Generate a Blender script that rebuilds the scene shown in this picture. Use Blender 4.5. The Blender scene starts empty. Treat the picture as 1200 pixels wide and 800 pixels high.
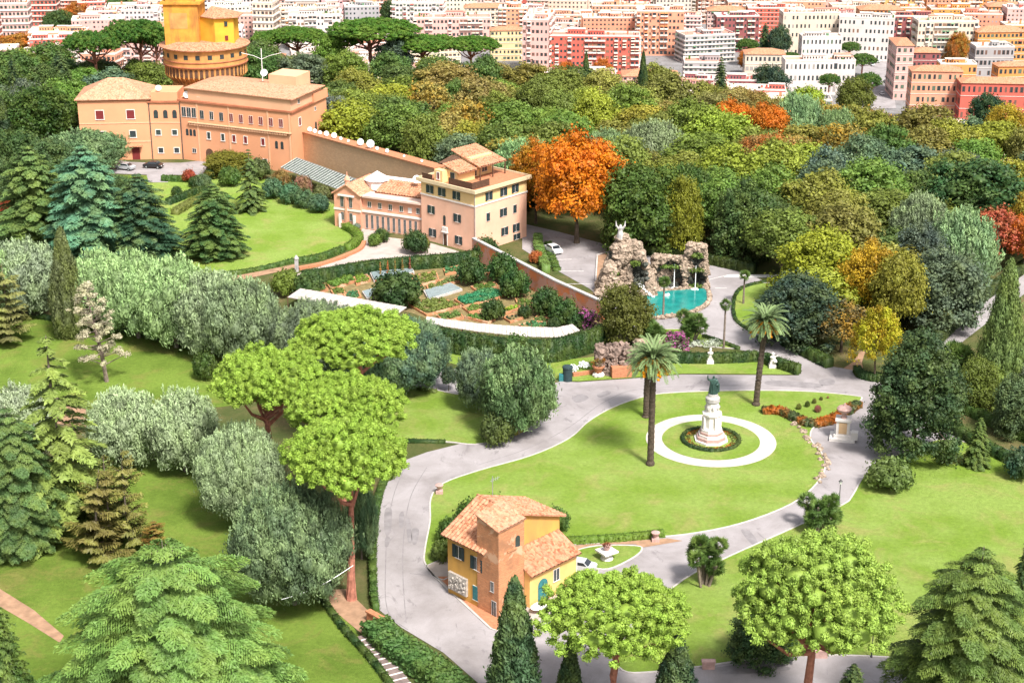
import bpy, math, random
import numpy as np
from mathutils import Vector, Matrix
from mathutils.geometry import tessellate_polygon
C = bpy.context.scene.collection
sc = bpy.context.scene
R = math.radians
# ---------------------------------------------------------------- camera, sky, sun, exposure
CAMH, PITCH, FPX = 100.0, R(20.4), 1900.0
cam = bpy.data.objects.new('camera', bpy.data.cameras.new('camera')); C.objects.link(cam)
cam.location = (0, 0, CAMH); cam.rotation_euler = (R(90 - 20.4), 0, 0)
cam.data.sensor_width = 36; cam.data.lens = 57.0
cam.data.clip_start = 1; cam.data.clip_end = 9000
sc.camera = cam
SUN_EL, SUN_AZ = R(54), R(150)          # azimuth clockwise from +Y: light comes from behind the camera, from the right
world = bpy.data.worlds.new('World'); sc.world = world; world.use_nodes = True
wn = world.node_tree; bg = wn.nodes['Background']
sky = wn.nodes.new('ShaderNodeTexSky'); sky.sky_type = 'NISHITA'; sky.sun_disc = False
sky.sun_elevation = SUN_EL; sky.sun_rotation = SUN_AZ; sky.dust_density = 4.0; sky.air_density = 1.0; sky.ozone_density = 0.6
hs = wn.nodes.new('ShaderNodeHueSaturation'); hs.inputs['Saturation'].default_value = 0.35
wn.links.new(sky.outputs[0], hs.inputs['Color']); wn.links.new(hs.outputs[0], bg.inputs[0])
bg.inputs[1].default_value = 0.125
sun = bpy.data.objects.new('sun', bpy.data.lights.new('sun', 'SUN')); C.objects.link(sun)
sun.data.energy = 3.9; sun.data.angle = R(10); sun.data.color = (1.0, 0.95, 0.88)
sd = Vector((math.sin(SUN_AZ) * math.cos(SUN_EL), math.cos(SUN_AZ) * math.cos(SUN_EL), math.sin(SUN_EL)))
sun.rotation_euler = sd.to_track_quat('Z', 'Y').to_euler(); sun.location = (60, -60, 200)
sc.view_settings.view_transform = 'Standard'; sc.view_settings.look = 'None'
sc.view_settings.exposure = 0.92; sc.view_settings.gamma = 1.0
sc.render.engine = 'CYCLES'
try:
    sc.cycles.use_denoising = True; sc.cycles.max_bounces = 6; sc.cycles.diffuse_bounces = 3; sc.cycles.glossy_bounces = 2
    sc.cycles.transmission_bounces = 2; sc.cycles.transparent_max_bounces = 4
except Exception: pass

# ---------------------------------------------------------------- projection helpers (a pixel of the 1200 x 800 photo -> a place on the ground)
def ray(px, py):
    u = (px - 600) / FPX; v = (400 - py) / FPX
    return u, math.cos(PITCH) + v * math.sin(PITCH), -math.sin(PITCH) + v * math.cos(PITCH)
def at(px, py, z=0.0):
    u, dy, dz = ray(px, py); t = (z - CAMH) / dz
    return Vector((u * t, dy * t, z))
def hgt(py_top, y):                     # height reached at world depth y
    u, dy, dz = ray(600, py_top); return CAMH + dz / dy * y
def mpp(p):                             # metres per photo pixel at a point
    return (p[1] * math.cos(PITCH) + (CAMH - p[2]) * math.sin(PITCH)) / FPX
def to_px(p):
    d = p[1] * math.cos(PITCH) + (CAMH - p[2]) * math.sin(PITCH)
    up = p[1] * math.sin(PITCH) - (CAMH - p[2]) * math.cos(PITCH)
    return 600 + p[0] / d * FPX, 400 - up / d * FPX
CITY_Z = -110.0
def terrain(x, y):
    y0 = 500 - 105 * min(max((x - 10) / 90.0, 0), 1)
    t = min(max((y - y0) / 215.0, 0), 1)
    return CITY_Z * t

# ---------------------------------------------------------------- materials
def new_mat(name, rough=0.8, spec=0.2, metal=0.0):
    m = bpy.data.materials.new(name); m.use_nodes = True
    b = m.node_tree.nodes['Principled BSDF']
    b.inputs['Roughness'].default_value = rough; b.inputs['Metallic'].default_value = metal
    b.inputs['Specular IOR Level'].default_value = spec
    return m, m.node_tree, b
def N(nt, t, **kw):
    n = nt.nodes.new(t)
    for k, v in kw.items():
        if isinstance(v, tuple) and k == 'inp':
            n.inputs[v[0]].default_value = v[1]
        else: setattr(n, k, v)
    return n
def ramp(nt, fac, stops):
    r = nt.nodes.new('ShaderNodeValToRGB')
    while len(r.color_ramp.elements) < len(stops): r.color_ramp.elements.new(0.5)
    for e, (p, c) in zip(r.color_ramp.elements, stops):
        e.position = p; e.color = (c[0], c[1], c[2], 1) if len(c) == 3 else c
    nt.links.new(fac, r.inputs[0]); return r.outputs[0]
def noise(nt, scale, detail=4, coord='Object', rough=0.55, dist=0.0, stretch=None):
    tc = nt.nodes.new('ShaderNodeTexCoord'); o = tc.outputs[coord]
    if stretch:
        mp = nt.nodes.new('ShaderNodeMapping'); mp.inputs['Scale'].default_value = stretch
        nt.links.new(o, mp.inputs[0]); o = mp.outputs[0]
    n = nt.nodes.new('ShaderNodeTexNoise'); n.inputs['Scale'].default_value = scale
    n.inputs['Detail'].default_value = detail; n.inputs['Roughness'].default_value = rough; n.inputs['Distortion'].default_value = dist
    nt.links.new(o, n.inputs['Vector']); return n.outputs[0]
def mixc(nt, fac, a, b, mode='MIX'):
    m = nt.nodes.new('ShaderNodeMix'); m.data_type = 'RGBA'; m.blend_type = mode
    for i, v in ((0, fac), (6, a), (7, b)):
        if isinstance(v, (int, float)): m.inputs[i].default_value = v
        elif isinstance(v, (tuple, list)): m.inputs[i].default_value = (v[0], v[1], v[2], 1)
        else: nt.links.new(v, m.inputs[i])
    return m.outputs[2]
def bump(nt, b, h, strength, dist=0.1):
    n = nt.nodes.new('ShaderNodeBump'); n.inputs['Strength'].default_value = strength; n.inputs['Distance'].default_value = dist
    nt.links.new(h, n.inputs['Height']); nt.links.new(n.outputs[0], b.inputs['Normal'])
_mc = {}
def paint(name, c, rough=0.8, var=0.12, scale=0.6, spec=0.2, metal=0.0, bmp=0.0, stain=None):
    """plain surface: colour c with real uneven weathering"""
    key = (name, tuple(c))
    if key in _mc: return _mc[key]
    m, nt, b = new_mat(name, rough, spec, metal)
    f = noise(nt, scale, 6)
    lo = [x * (1 - var) for x in c]; hi = [min(1, x * (1 + var)) for x in c]
    col = ramp(nt, f, [(0.3, lo), (0.7, hi)])
    if stain:
        f2 = noise(nt, scale * 0.5, 5, stretch=(1, 1, 0.25), rough=0.7)
        col = mixc(nt, ramp(nt, f2, [(0.5, (0, 0, 0)), (0.72, (1, 1, 1))]), col, stain)
    nt.links.new(col, b.inputs['Base Color'])
    if bmp: bump(nt, b, noise(nt, scale * 8, 4), bmp)
    _mc[key] = m; return m
def foliage_mat(name, second, amt, transl=0.3, tmax=1.5):
    m, nt, b = new_mat(name, 0.55, 0.25)
    oi = nt.nodes.new('ShaderNodeObjectInfo')
    a = nt.nodes.new('ShaderNodeAttribute'); a.attribute_name = 'tint'; a.attribute_type = 'GEOMETRY'
    v = nt.nodes.new('ShaderNodeMapRange'); v.inputs['To Min'].default_value = 0.55; v.inputs['To Max'].default_value = tmax
    nt.links.new(a.outputs['Fac'], v.inputs[0])
    n1 = noise(nt, 0.35, 3)
    c = mixc(nt, ramp(nt, n1, [(0.42, (0, 0, 0)), (0.62, (amt, amt, amt))]), oi.outputs['Color'], second, 'MIX')
    c = mixc(nt, 0.0, c, c)
    mul = nt.nodes.new('ShaderNodeVectorMath'); mul.operation = 'SCALE'
    nt.links.new(c, mul.inputs[0]); nt.links.new(v.outputs[0], mul.inputs['Scale'])
    nt.links.new(mul.outputs[0], b.inputs['Base Color'])
    tr = nt.nodes.new('ShaderNodeBsdfTranslucent'); nt.links.new(mul.outputs[0], tr.inputs[0])
    mx = nt.nodes.new('ShaderNodeMixShader'); mx.inputs[0].default_value = transl
    out = nt.nodes['Material Output']
    nt.links.new(b.outputs[0], mx.inputs[1]); nt.links.new(tr.outputs[0], mx.inputs[2]); nt.links.new(mx.outputs[0], out.inputs[0])
    return m
M = {}
M['leaf'] = foliage_mat('foliage', (0.16, 0.19, 0.03), 0.3)
M['leaf_autumn'] = foliage_mat('autumn_foliage', (0.48, 0.12, 0.01), 0.8)
M['leaf_yellow'] = foliage_mat('turning_foliage', (0.36, 0.20, 0.015), 0.75)
M['needle'] = foliage_mat('needles', (0.24, 0.29, 0.05), 0.3, 0.2)
M['silver'] = foliage_mat('silvery_foliage', (0.18, 0.24, 0.10), 0.4, 0.25, 2.7)
def grass_mat(name, c, c2, dry):
    m, nt, b = new_mat(name, 0.9, 0.1)
    col = mixc(nt, ramp(nt, noise(nt, 0.09, 5, rough=0.6), [(0.40, (0, 0, 0)), (0.60, (1, 1, 1))]), c, c2)
    col = mixc(nt, ramp(nt, noise(nt, 0.16, 6, rough=0.7, dist=0.6), [(0.50, (0, 0, 0)), (0.68, (0.75, 0.75, 0.75))]), col, dry)
    col = mixc(nt, 0.45, col, ramp(nt, noise(nt, 1.6, 7, rough=0.85), [(0.3, (0.22, 0.22, 0.22)), (0.7, (0.8, 0.8, 0.8))]), 'OVERLAY')
    nt.links.new(col, b.inputs['Base Color'])
    bump(nt, b, noise(nt, 3.0, 8, rough=0.85), 0.9, 0.4)
    return m
M['grass'] = grass_mat('lawn_grass', (0.17, 0.265, 0.035), (0.23, 0.32, 0.07), (0.29, 0.28, 0.095))
M['grass_dark'] = grass_mat('dark_lawn_grass', (0.11, 0.175, 0.025), (0.165, 0.245, 0.04), (0.22, 0.20, 0.06))  # darker, more olive grass of the left lawns
def asphalt_mat(name, c, dark):
    m, nt, b = new_mat(name, 0.85, 0.2)
    col = ramp(nt, noise(nt, 0.12, 6, rough=0.65, dist=0.4), [(0.3, [x * y for x, y in zip(c, (.68, .66, .64))]), (0.7, [x * 1.16 for x in c])])
    st = noise(nt, 0.25, 5, rough=0.7, dist=1.5, stretch=(1, 0.45, 1))
    col = mixc(nt, ramp(nt, st, [(0.60, (0, 0, 0)), (0.66, (0.7, 0.7, 0.7))]), col, dark)
    # tar-filled cracks: thin iso-lines of a stretched noise
    cr = noise(nt, 0.10, 3, dist=2.2, stretch=(1.6, 0.5, 1))
    msk = ramp(nt, noise(nt, 0.05, 2), [(0.5, (0, 0, 0)), (0.6, (1, 1, 1))])
    col = mixc(nt, mixc(nt, 1.0, ramp(nt, cr, [(0.496, (0, 0, 0)), (0.5, (0.45, 0.45, 0.45)), (0.504, (0, 0, 0))]), msk, 'MULTIPLY'), col, dark)
    col = mixc(nt, 0.35, col, ramp(nt, noise(nt, 6.0, 4, rough=0.9), [(0.3, (0.4, 0.4, 0.4)), (0.7, (0.62, 0.62, 0.62))]), 'OVERLAY')
    nt.links.new(col, b.inputs['Base Color']); bump(nt, b, noise(nt, 12, 4), 0.25, 0.05)
    return m
M['asphalt'] = asphalt_mat('worn_asphalt', (0.285, 0.265, 0.272), (0.17, 0.155, 0.16))
M['asphalt_dark'] = asphalt_mat('city_asphalt', (0.20, 0.195, 0.20), (0.09, 0.09, 0.09))
def earth_mat():
    m, nt, b = new_mat('forest_floor', 0.95, 0.1)
    col = ramp(nt, noise(nt, 0.15, 7, rough=0.7), [(0.3, (0.04, 0.065, 0.016)), (0.5, (0.08, 0.085, 0.03)), (0.7, (0.15, 0.11, 0.055))])
    nt.links.new(col, b.inputs['Base Color']); bump(nt, b, noise(nt, 2, 5), 0.6, 0.4); return m
M['earth'] = earth_mat()
M['soil'] = paint('garden_soil', (0.18, 0.14, 0.065), 0.95, 0.35, 1.0, 0.1, bmp=0.5)
M['dirt'] = paint('dirt_path', (0.29, 0.18, 0.115), 0.95, 0.25, 0.8, 0.1, bmp=0.3)
M['gravel'] = paint('pale_gravel', (0.43, 0.39, 0.355), 0.95, 0.12, 1.2, 0.1, bmp=0.3)
M['paving'] = paint('pale_paving', (0.37, 0.315, 0.285), 0.9, 0.15, 0.5, 0.15)
M['kerb'] = paint('kerb_stone', (0.42, 0.39, 0.37), 0.85, 0.15, 1.5)
M['line'] = paint('road_paint', (0.6, 0.58, 0.56), 0.8, 0.25, 2)
M['trunk'] = paint('bark', (0.10, 0.075, 0.055), 0.95, 0.4, 2, 0.1, bmp=0.8)
M['pine_bark'] = paint('pine_bark', (0.36, 0.15, 0.105), 0.95, 0.35, 1.8, 0.1, bmp=0.8)
M['grey_bark'] = paint('grey_bark', (0.20, 0.16, 0.13), 0.95, 0.35, 2, 0.1, bmp=0.8)
M['palm_bark'] = paint('palm_bark', (0.085, 0.065, 0.05), 0.95, 0.4, 3, 0.1, bmp=0.9)
M['white_stone'] = paint('white_marble', (0.62, 0.58, 0.55), 0.6, 0.12, 1.5, 0.3)
M['stone_dark'] = paint('stained_marble', (0.36, 0.34, 0.33), 0.7, 0.3, 1.2, 0.3)
M['pink_stone'] = paint('pink_granite', (0.42, 0.27, 0.24), 0.5, 0.2, 2, 0.3)
M['bronze'] = paint('bronze_patina', (0.035, 0.075, 0.065), 0.5, 0.3, 3, 0.5, 0.3)
M['glass'] = paint('dark_glass', (0.035, 0.045, 0.05), 0.15, 0.2, 1, 0.6)
M['red_blind'] = paint('dark_red_blind', (0.16, 0.025, 0.025), 0.7, 0.15, 1)
M['white_trim'] = paint('white_trim', (0.66, 0.60, 0.56), 0.8, 0.08, 1)
M['white_paint'] = paint('white_paint', (0.74, 0.73, 0.72), 0.5, 0.05, 1, 0.4)
M['shutter_dark'] = paint('dark_green_shutter', (0.025, 0.045, 0.05), 0.5, 0.2, 3, 0.3)
M['teal'] = paint('teal_paint', (0.03, 0.16, 0.17), 0.5, 0.2, 2, 0.3)
M['iron'] = paint('dark_iron', (0.05, 0.05, 0.05), 0.6, 0.2, 2, 0.4)
M['metal_grey'] = paint('grey_metal', (0.35, 0.36, 0.36), 0.4, 0.15, 2, 0.5, 0.4)
M['terra_pot'] = paint('terracotta_pot', (0.40, 0.17, 0.09), 0.85, 0.2, 3)
M['rubber'] = paint('tyre_rubber', (0.02, 0.02, 0.02), 0.9)
M['dark_car_glass'] = paint('car_glass', (0.02, 0.025, 0.03), 0.08, 0.05, 1, 0.8)  # dark window glass of the cars
M['wood_dark'] = paint('dark_timber', (0.10, 0.055, 0.035), 0.8, 0.3, 3)
def brick_mat(name, c1, c2, mortar, scale=1.0, stain=(0.12, 0.08, 0.05), plaster=None, pl_at=0.58):
    m, nt, b = new_mat(name, 0.92, 0.1)
    geo = nt.nodes.new('ShaderNodeTexCoord'); sx = nt.nodes.new('ShaderNodeSeparateXYZ'); nt.links.new(geo.outputs['Object'], sx.inputs[0])
    ad = nt.nodes.new('ShaderNodeMath'); ad.operation = 'ADD'; nt.links.new(sx.outputs[0], ad.inputs[0]); nt.links.new(sx.outputs[1], ad.inputs[1])
    cb = nt.nodes.new('ShaderNodeCombineXYZ'); nt.links.new(ad.outputs[0], cb.inputs[0]); nt.links.new(sx.outputs[2], cb.inputs[1])
    br = nt.nodes.new('ShaderNodeTexBrick'); br.inputs['Scale'].default_value = scale
    br.inputs['Color1'].default_value = (*c1, 1); br.inputs['Color2'].default_value = (*c2, 1); br.inputs['Mortar'].default_value = (*mortar, 1)
    br.inputs['Mortar Size'].default_value = 0.02; br.inputs['Brick Width'].default_value = 0.6; br.inputs['Row Height'].default_value = 0.22
    nt.links.new(cb.outputs[0], br.inputs[0])
    col = mixc(nt, ramp(nt, noise(nt, 0.35, 7, rough=0.72), [(0.45, (0, 0, 0)), (0.62, (0.75, 0.75, 0.75))]), br.outputs[0], stain)
    if plaster:
        col = mixc(nt, ramp(nt, noise(nt, 0.28, 6, rough=0.6, dist=0.5), [(pl_at - 0.02, (0, 0, 0)), (pl_at + 0.02, (1, 1, 1))]), col, plaster)
    nt.links.new(col, b.inputs['Base Color']); bump(nt, b, br.outputs[1], -0.4, 0.03); return m
M['tower_brick'] = brick_mat('old_tower_brick', (0.56, 0.24, 0.11), (0.42, 0.17, 0.08), (0.42, 0.27, 0.18), 1.4, (0.27, 0.14, 0.08), (0.56, 0.34, 0.22), 0.56)
M['wall_brick'] = brick_mat('long_wall_brick', (0.60, 0.38, 0.22), (0.50, 0.30, 0.17), (0.5, 0.38, 0.28), 0.9, (0.48, 0.32, 0.2))
M['wall_pink'] = brick_mat('pink_plastered_brick', (0.62, 0.20, 0.07), (0.66, 0.18, 0.05), (0.5, 0.24, 0.15), 1.0, (0.42, 0.22, 0.16), (0.52, 0.28, 0.22), 0.5)
def tile_mat(name, c, c2, old):
    m, nt, b = new_mat(name, 0.9, 0.1)
    vo = nt.nodes.new('ShaderNodeTexVoronoi'); vo.inputs['Scale'].default_value = 3.2
    tc = nt.nodes.new('ShaderNodeTexCoord'); nt.links.new(tc.outputs['Object'], vo.inputs['Vector'])
    bw = nt.nodes.new('ShaderNodeRGBToBW'); nt.links.new(vo.outputs['Color'], bw.inputs[0])
    col = ramp(nt, bw.outputs[0], [(0.2, c2), (0.5, c), (0.85, [min(1, x * 1.3) for x in c])])
    col = mixc(nt, ramp(nt, noise(nt, 0.7, 6, rough=0.7), [(0.45, (0, 0, 0)), (0.65, (0.45, 0.45, 0.45))]), col, old)
    nt.links.new(col, b.inputs['Base Color']); return m
M['tile'] = tile_mat('terracotta_tiles', (0.40, 0.19, 0.11), (0.27, 0.105, 0.055), (0.42, 0.27, 0.19))
M['tile_pale'] = tile_mat('pale_terracotta_tiles', (0.44, 0.22, 0.135), (0.33, 0.15, 0.085), (0.45, 0.28, 0.20))
M['rock'] = paint('travertine_rock', (0.33, 0.255, 0.195), 0.95, 0.55, 2.2, 0.1, bmp=0.9, stain=(0.07, 0.055, 0.035))
M['rock_cave_shade'] = paint('cave_shade_rock', (0.05, 0.055, 0.045), 0.6, 0.5, 1.5, 0.4, bmp=0.6)  # grotto hollows: their darkness is painted into this rock colour
def water_mat():
    m, nt, b = new_mat('turquoise_water', 0.08, 0.5)
    nt.links.new(ramp(nt, noise(nt, 0.5, 4), [(0.3, (0.01, 0.15, 0.14)), (0.7, (0.02, 0.25, 0.22))]), b.inputs['Base Color'])
    bump(nt, b, noise(nt, 3, 4), 0.25, 0.1); return m
M['water'] = water_mat()
M['foam'] = paint('falling_water', (0.8, 0.82, 0.82), 0.4)

# ---------------------------------------------------------------- mesh helpers
class MB:
    def __init__(s): s.v = []; s.f = []; s.m = []
    def face(s, pts, m=0):
        i = len(s.v); s.v += [tuple(p) for p in pts]; s.f.append(tuple(range(i, i + len(pts)))); s.m.append(m)
    def box(s, x0, y0, z0, x1, y1, z1, m=0, rot=None, org=(0, 0, 0)):
        P = [(x, y, z) for z in (z0, z1) for y in (y0, y1) for x in (x0, x1)]
        if rot is not None:
            c, n = math.cos(rot), math.sin(rot)
            P = [(org[0] + x * c - y * n, org[1] + x * n + y * c, org[2] + z) for x, y, z in P]
        i = len(s.v); s.v += P
        for q in ((0, 2, 3, 1), (4, 5, 7, 6), (0, 1, 5, 4), (2, 6, 7, 3), (0, 4, 6, 2), (1, 3, 7, 5)):
            s.f.append(tuple(i + k for k in q)); s.m.append(m)
    def prism(s, poly, z0, z1, m=0, mtop=None, grow=0.0):
        n = len(poly); i = len(s.v)
        cx = sum(p[0] for p in poly) / n; cy = sum(p[1] for p in poly) / n
        s.v += [(p[0], p[1], z0) for p in poly] + [(cx + (p[0] - cx) * (1 + grow), cy + (p[1] - cy) * (1 + grow), z1) for p in poly]
        for k in range(n):
            s.f.append((i + k, i + (k + 1) % n, i + n + (k + 1) % n, i + n + k)); s.m.append(m)
        s.f.append(tuple(i + n + k for k in range(n))); s.m.append(m if mtop is None else mtop)
        s.f.append(tuple(i + k for k in reversed(range(n)))); s.m.append(m)
    def tube(s, pts, rad, n=7, m=0, cap=True):
        pts = [Vector(p) for p in pts]; i0 = len(s.v)
        for k, p in enumerate(pts):
            d = (pts[min(k + 1, len(pts) - 1)] - pts[max(k - 1, 0)]).normalized()
            a = d.cross(Vector((0, 0, 1)));  a = a.normalized() if a.length > 0.05 else Vector((1, 0, 0))
            b = d.cross(a)
            r = rad[k] if isinstance(rad, (list, tuple)) else rad
            for j in range(n):
                t = 2 * math.pi * j / n; s.v.append(tuple(p + (a * math.cos(t) + b * math.sin(t)) * r))
        for k in range(len(pts) - 1):
            for j in range(n):
                a = i0 + k * n + j; b_ = i0 + k * n + (j + 1) % n
                s.f.append((a, a + n, b_ + n, b_)); s.m.append(m)
        if cap:
            s.f.append(tuple(i0 + j for j in range(n))); s.m.append(m)
            e = i0 + (len(pts) - 1) * n; s.f.append(tuple(e + j for j in reversed(range(n)))); s.m.append(m)
    def lathe(s, prof, n=24, c=(0, 0), m=0, a0=0.0, sx=1, sy=1):
        i0 = len(s.v)
        for r, z in prof:
            for j in range(n):
                t = a0 + 2 * math.pi * j / n; s.v.append((c[0] + r * math.cos(t) * sx, c[1] + r * math.sin(t) * sy, z))
        for k in range(len(prof) - 1):
            for j in range(n):
                a = i0 + k * n + j; b_ = i0 + k * n + (j + 1) % n
                s.f.append((a, b_, b_ + n, a + n)); s.m.append(m)
        e = i0 + (len(prof) - 1) * n
        s.f.append(tuple(e + j for j in range(n))); s.m.append(m)
    def blob(s, c, r, rng, m=0, jit=0.25, sub=1):
        V, F = ICO[sub]; i = len(s.v)
        rr = r if isinstance(r, (tuple, list)) else (r, r, r)
        for v in V:
            k = 1 + rng.uniform(-jit, jit)
            s.v.append((c[0] + v[0] * rr[0] * k, c[1] + v[1] * rr[1] * k, c[2] + v[2] * rr[2] * k))
        for f in F: s.f.append((i + f[0], i + f[1], i + f[2])); s.m.append(m)
    def mesh(s, name, mats):
        me = bpy.data.meshes.new(name); me.from_pydata(s.v, [], s.f)
        for q in (mats if isinstance(mats, (list, tuple)) else [mats]): me.materials.append(q)
        me.polygons.foreach_set('material_index', s.m); me.update(); return me
    def build(s, name, mats, parent=None, smooth=False, **kw):
        me = s.mesh(name, mats)
        if smooth: me.polygons.foreach_set('use_smooth', [True] * len(me.polygons))
        return link(name, me, parent, **kw)
def _ico():
    t = (1 + 5 ** .5) / 2
    V = [Vector(v).normalized() for v in ((-1, t, 0), (1, t, 0), (-1, -t, 0), (1, -t, 0), (0, -1, t), (0, 1, t), (0, -1, -t), (0, 1, -t), (t, 0, -1), (t, 0, 1), (-t, 0, -1), (-t, 0, 1))]
    F = [(0, 11, 5), (0, 5, 1), (0, 1, 7), (0, 7, 10), (0, 10, 11), (1, 5, 9), (5, 11, 4), (11, 10, 2), (10, 7, 6), (7, 1, 8), (3, 9, 4), (3, 4, 2), (3, 2, 6), (3, 6, 8), (3, 8, 9), (4, 9, 5), (2, 4, 11), (6, 2, 10), (8, 6, 7), (9, 8, 1)]
    out = [(list(V), list(F))]
    for _ in range(2):
        V = list(V); mid = {}; F2 = []
        def mp(a, b):
            k = (min(a, b), max(a, b))
            if k not in mid: mid[k] = len(V); V.append(((V[a] + V[b]) / 2).normalized())
            return mid[k]
        for a, b, c in F:
            x, y, z = mp(a, b), mp(b, c), mp(c, a); F2 += [(a, x, z), (b, y, x), (c, z, y), (x, y, z)]
        F = F2; out.append((list(V), list(F)))
    return out
ICO = _ico()
def link(name, data, parent=None, loc=None, rot=None, scale=None, label=None, category=None, group=None, kind=None, color=None):
    o = bpy.data.objects.new(name, data); C.objects.link(o)
    if parent: o.parent = parent
    if loc is not None: o.location = loc
    if rot is not None: o.rotation_euler = (0, 0, rot)
    if scale is not None: o.scale = scale
    if color is not None: o.color = (color[0], color[1], color[2], 1)
    for k, v in (('label', label), ('category', category), ('group', group), ('kind', kind)):
        if v: o[k] = v
    return o
def thing(name, label, cat, loc=(0, 0, 0), rot=0, group=None, scale=None):
    return link(name, None, None, loc, rot, scale, label, cat, group)
def smooth_closed(pts, n=5):
    P = [Vector((p[0], p[1])) for p in pts]; out = []; L = len(P)
    for i in range(L):
        a, b, c, d = P[i - 1], P[i], P[(i + 1) % L], P[(i + 2) % L]
        for k in range(n):
            t = k / n
            out.append(0.5 * (2 * b + (c - a) * t + (2 * a - 5 * b + 4 * c - d) * t * t + (3 * b - a - 3 * c + d) * t ** 3))
    return out
def smooth_open(P, n=5):
    P = [Vector(p) for p in P]; out = []
    for i in range(len(P) - 1):
        a, b, c, d = P[max(i - 1, 0)], P[i], P[i + 1], P[min(i + 2, len(P) - 1)]
        for k in range(n):
            t = k / n; out.append(0.5 * (2 * b + (c - a) * t + (2 * a - 5 * b + 4 * c - d) * t * t + (3 * b - a - 3 * c + d) * t ** 3))
    out.append(P[-1]); return out
def sheet(name, px, z, mat, smooth=True, zbase=0.0, kind='structure', world_pts=False):
    W = [Vector((p[0], p[1])) for p in px] if world_pts else [at(a, b, zbase).xy for a, b in px]
    W = smooth_closed(W, 4) if smooth else W
    tris = tessellate_polygon([[Vector((p[0], p[1], 0)) for p in W]])
    mb = MB(); mb.v = [(p[0], p[1], zbase + z) for p in W]; mb.f = [tuple(t) for t in tris]; mb.m = [0] * len(tris)
    o = mb.build(name, mat, kind=kind)
    for p in o.data.polygons:
        if p.normal.z < 0: p.flip()
    return o, W
def ribbon(name, W, w, h, mat, closed=True, kind='structure', z=0.0, **kw):
    """a kerb or low wall of width w and height h along world points W"""
    mb = MB(); n = len(W); L = []
    for i in range(n):
        a = W[i - 1] if (closed or i > 0) else W[i]; b = W[(i + 1) % n] if (closed or i < n - 1) else W[i]
        d = Vector((b[0] - a[0], b[1] - a[1])); d = d.normalized() if d.length > 1e-6 else Vector((1, 0))
        L.append((Vector((W[i][0], W[i][1])), Vector((-d[1], d[0])) * w / 2))
    for i in range(n if closed else n - 1):
        (p, q), (p2, q2) = L[i], L[(i + 1) % n]
        A, B, D, E_ = p - q, p + q, p2 + q2, p2 - q2
        f = lambda v, zz: (v[0], v[1], zz)
        z1 = z + h
        mb.face([f(A, z1), f(E_, z1), f(D, z1), f(B, z1)]); mb.face([f(A, z), f(E_, z), f(E_, z1), f(A, z1)]); mb.face([f(B, z), f(B, z1), f(D, z1), f(D, z)])
        if not closed and i == 0: mb.face([f(A, z), f(A, z1), f(B, z1), f(B, z)])
        if not closed and i == n - 2: mb.face([f(E_, z), f(D, z), f(D, z1), f(E_, z1)])
    return mb.build(name, mat, kind=kind, **kw)
# ---- leaf clouds
def quads_mesh(name, V, tint, mats, extra=None, tri_m=0):
    """V (n,4,3) quads + optional (verts, tris) core; tint per quad"""
    n = len(V); nv = n * 4
    ev, ef = extra if extra else (np.zeros((0, 3)), np.zeros((0, 3), int))
    co = np.concatenate([V.reshape(-1, 3), ev]).astype(np.float32)
    me = bpy.data.meshes.new(name)
    me.vertices.add(len(co)); me.vertices.foreach_set('co', co.ravel())
    nl = nv + len(ef) * 3; me.loops.add(nl)
    li = np.concatenate([np.arange(nv), (ef + nv).ravel()]).astype(np.int32)
    me.loops.foreach_set('vertex_index', li)
    me.polygons.add(n + len(ef))
    st = np.concatenate([np.arange(n) * 4, nv + np.arange(len(ef)) * 3]).astype(np.int32)
    me.polygons.foreach_set('loop_start', st)
    me.polygons.foreach_set('loop_total', np.concatenate([np.full(n, 4), np.full(len(ef), 3)]).astype(np.int32))
    for q in (mats if isinstance(mats, (list, tuple)) else [mats]): me.materials.append(q)
    me.update(calc_edges=True)
    a = me.attributes.new('tint', 'FLOAT', 'FACE')
    a.data.foreach_set('value', np.concatenate([tint, np.full(len(ef), 0.5)]).astype(np.float32))
    me.validate(); return me
def unit(v): return v / np.maximum(np.linalg.norm(v, axis=-1, keepdims=True), 1e-9)
def leaves(P, Nrm, size, rng, elong=1.5, axis=None, fan=0.5):
    """diamond leaves at P facing Nrm; long axis near `axis` (n,3) when given"""
    n = len(P)
    r = rng.normal(size=(n, 3)) * (fan if axis is not None else 1) + (axis if axis is not None else 0)
    Nn = unit(Nrm)
    t = unit(r - (r * Nn).sum(1, keepdims=True) * Nn); b = np.cross(Nn, t)
    s = (size * rng.uniform(0.7, 1.3, n))[:, None] * 0.5
    return np.stack([P - t * s * elong, P + b * s, P + t * s * elong, P - b * s], 1)
def sphere_dirs(n, rng):
    return unit(rng.normal(size=(n, 3)))
def cores(cl, f=0.78, sub=0):
    V, F = ICO[sub]; V = np.array([tuple(v) for v in V]); F = np.array(F)
    vs = []; fs = []; k = 0
    for c, r in cl:
        vs.append(np.array(c) + V * np.array(r) * f); fs.append(F + k); k += len(V)
    return np.concatenate(vs), np.concatenate(fs)
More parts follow.
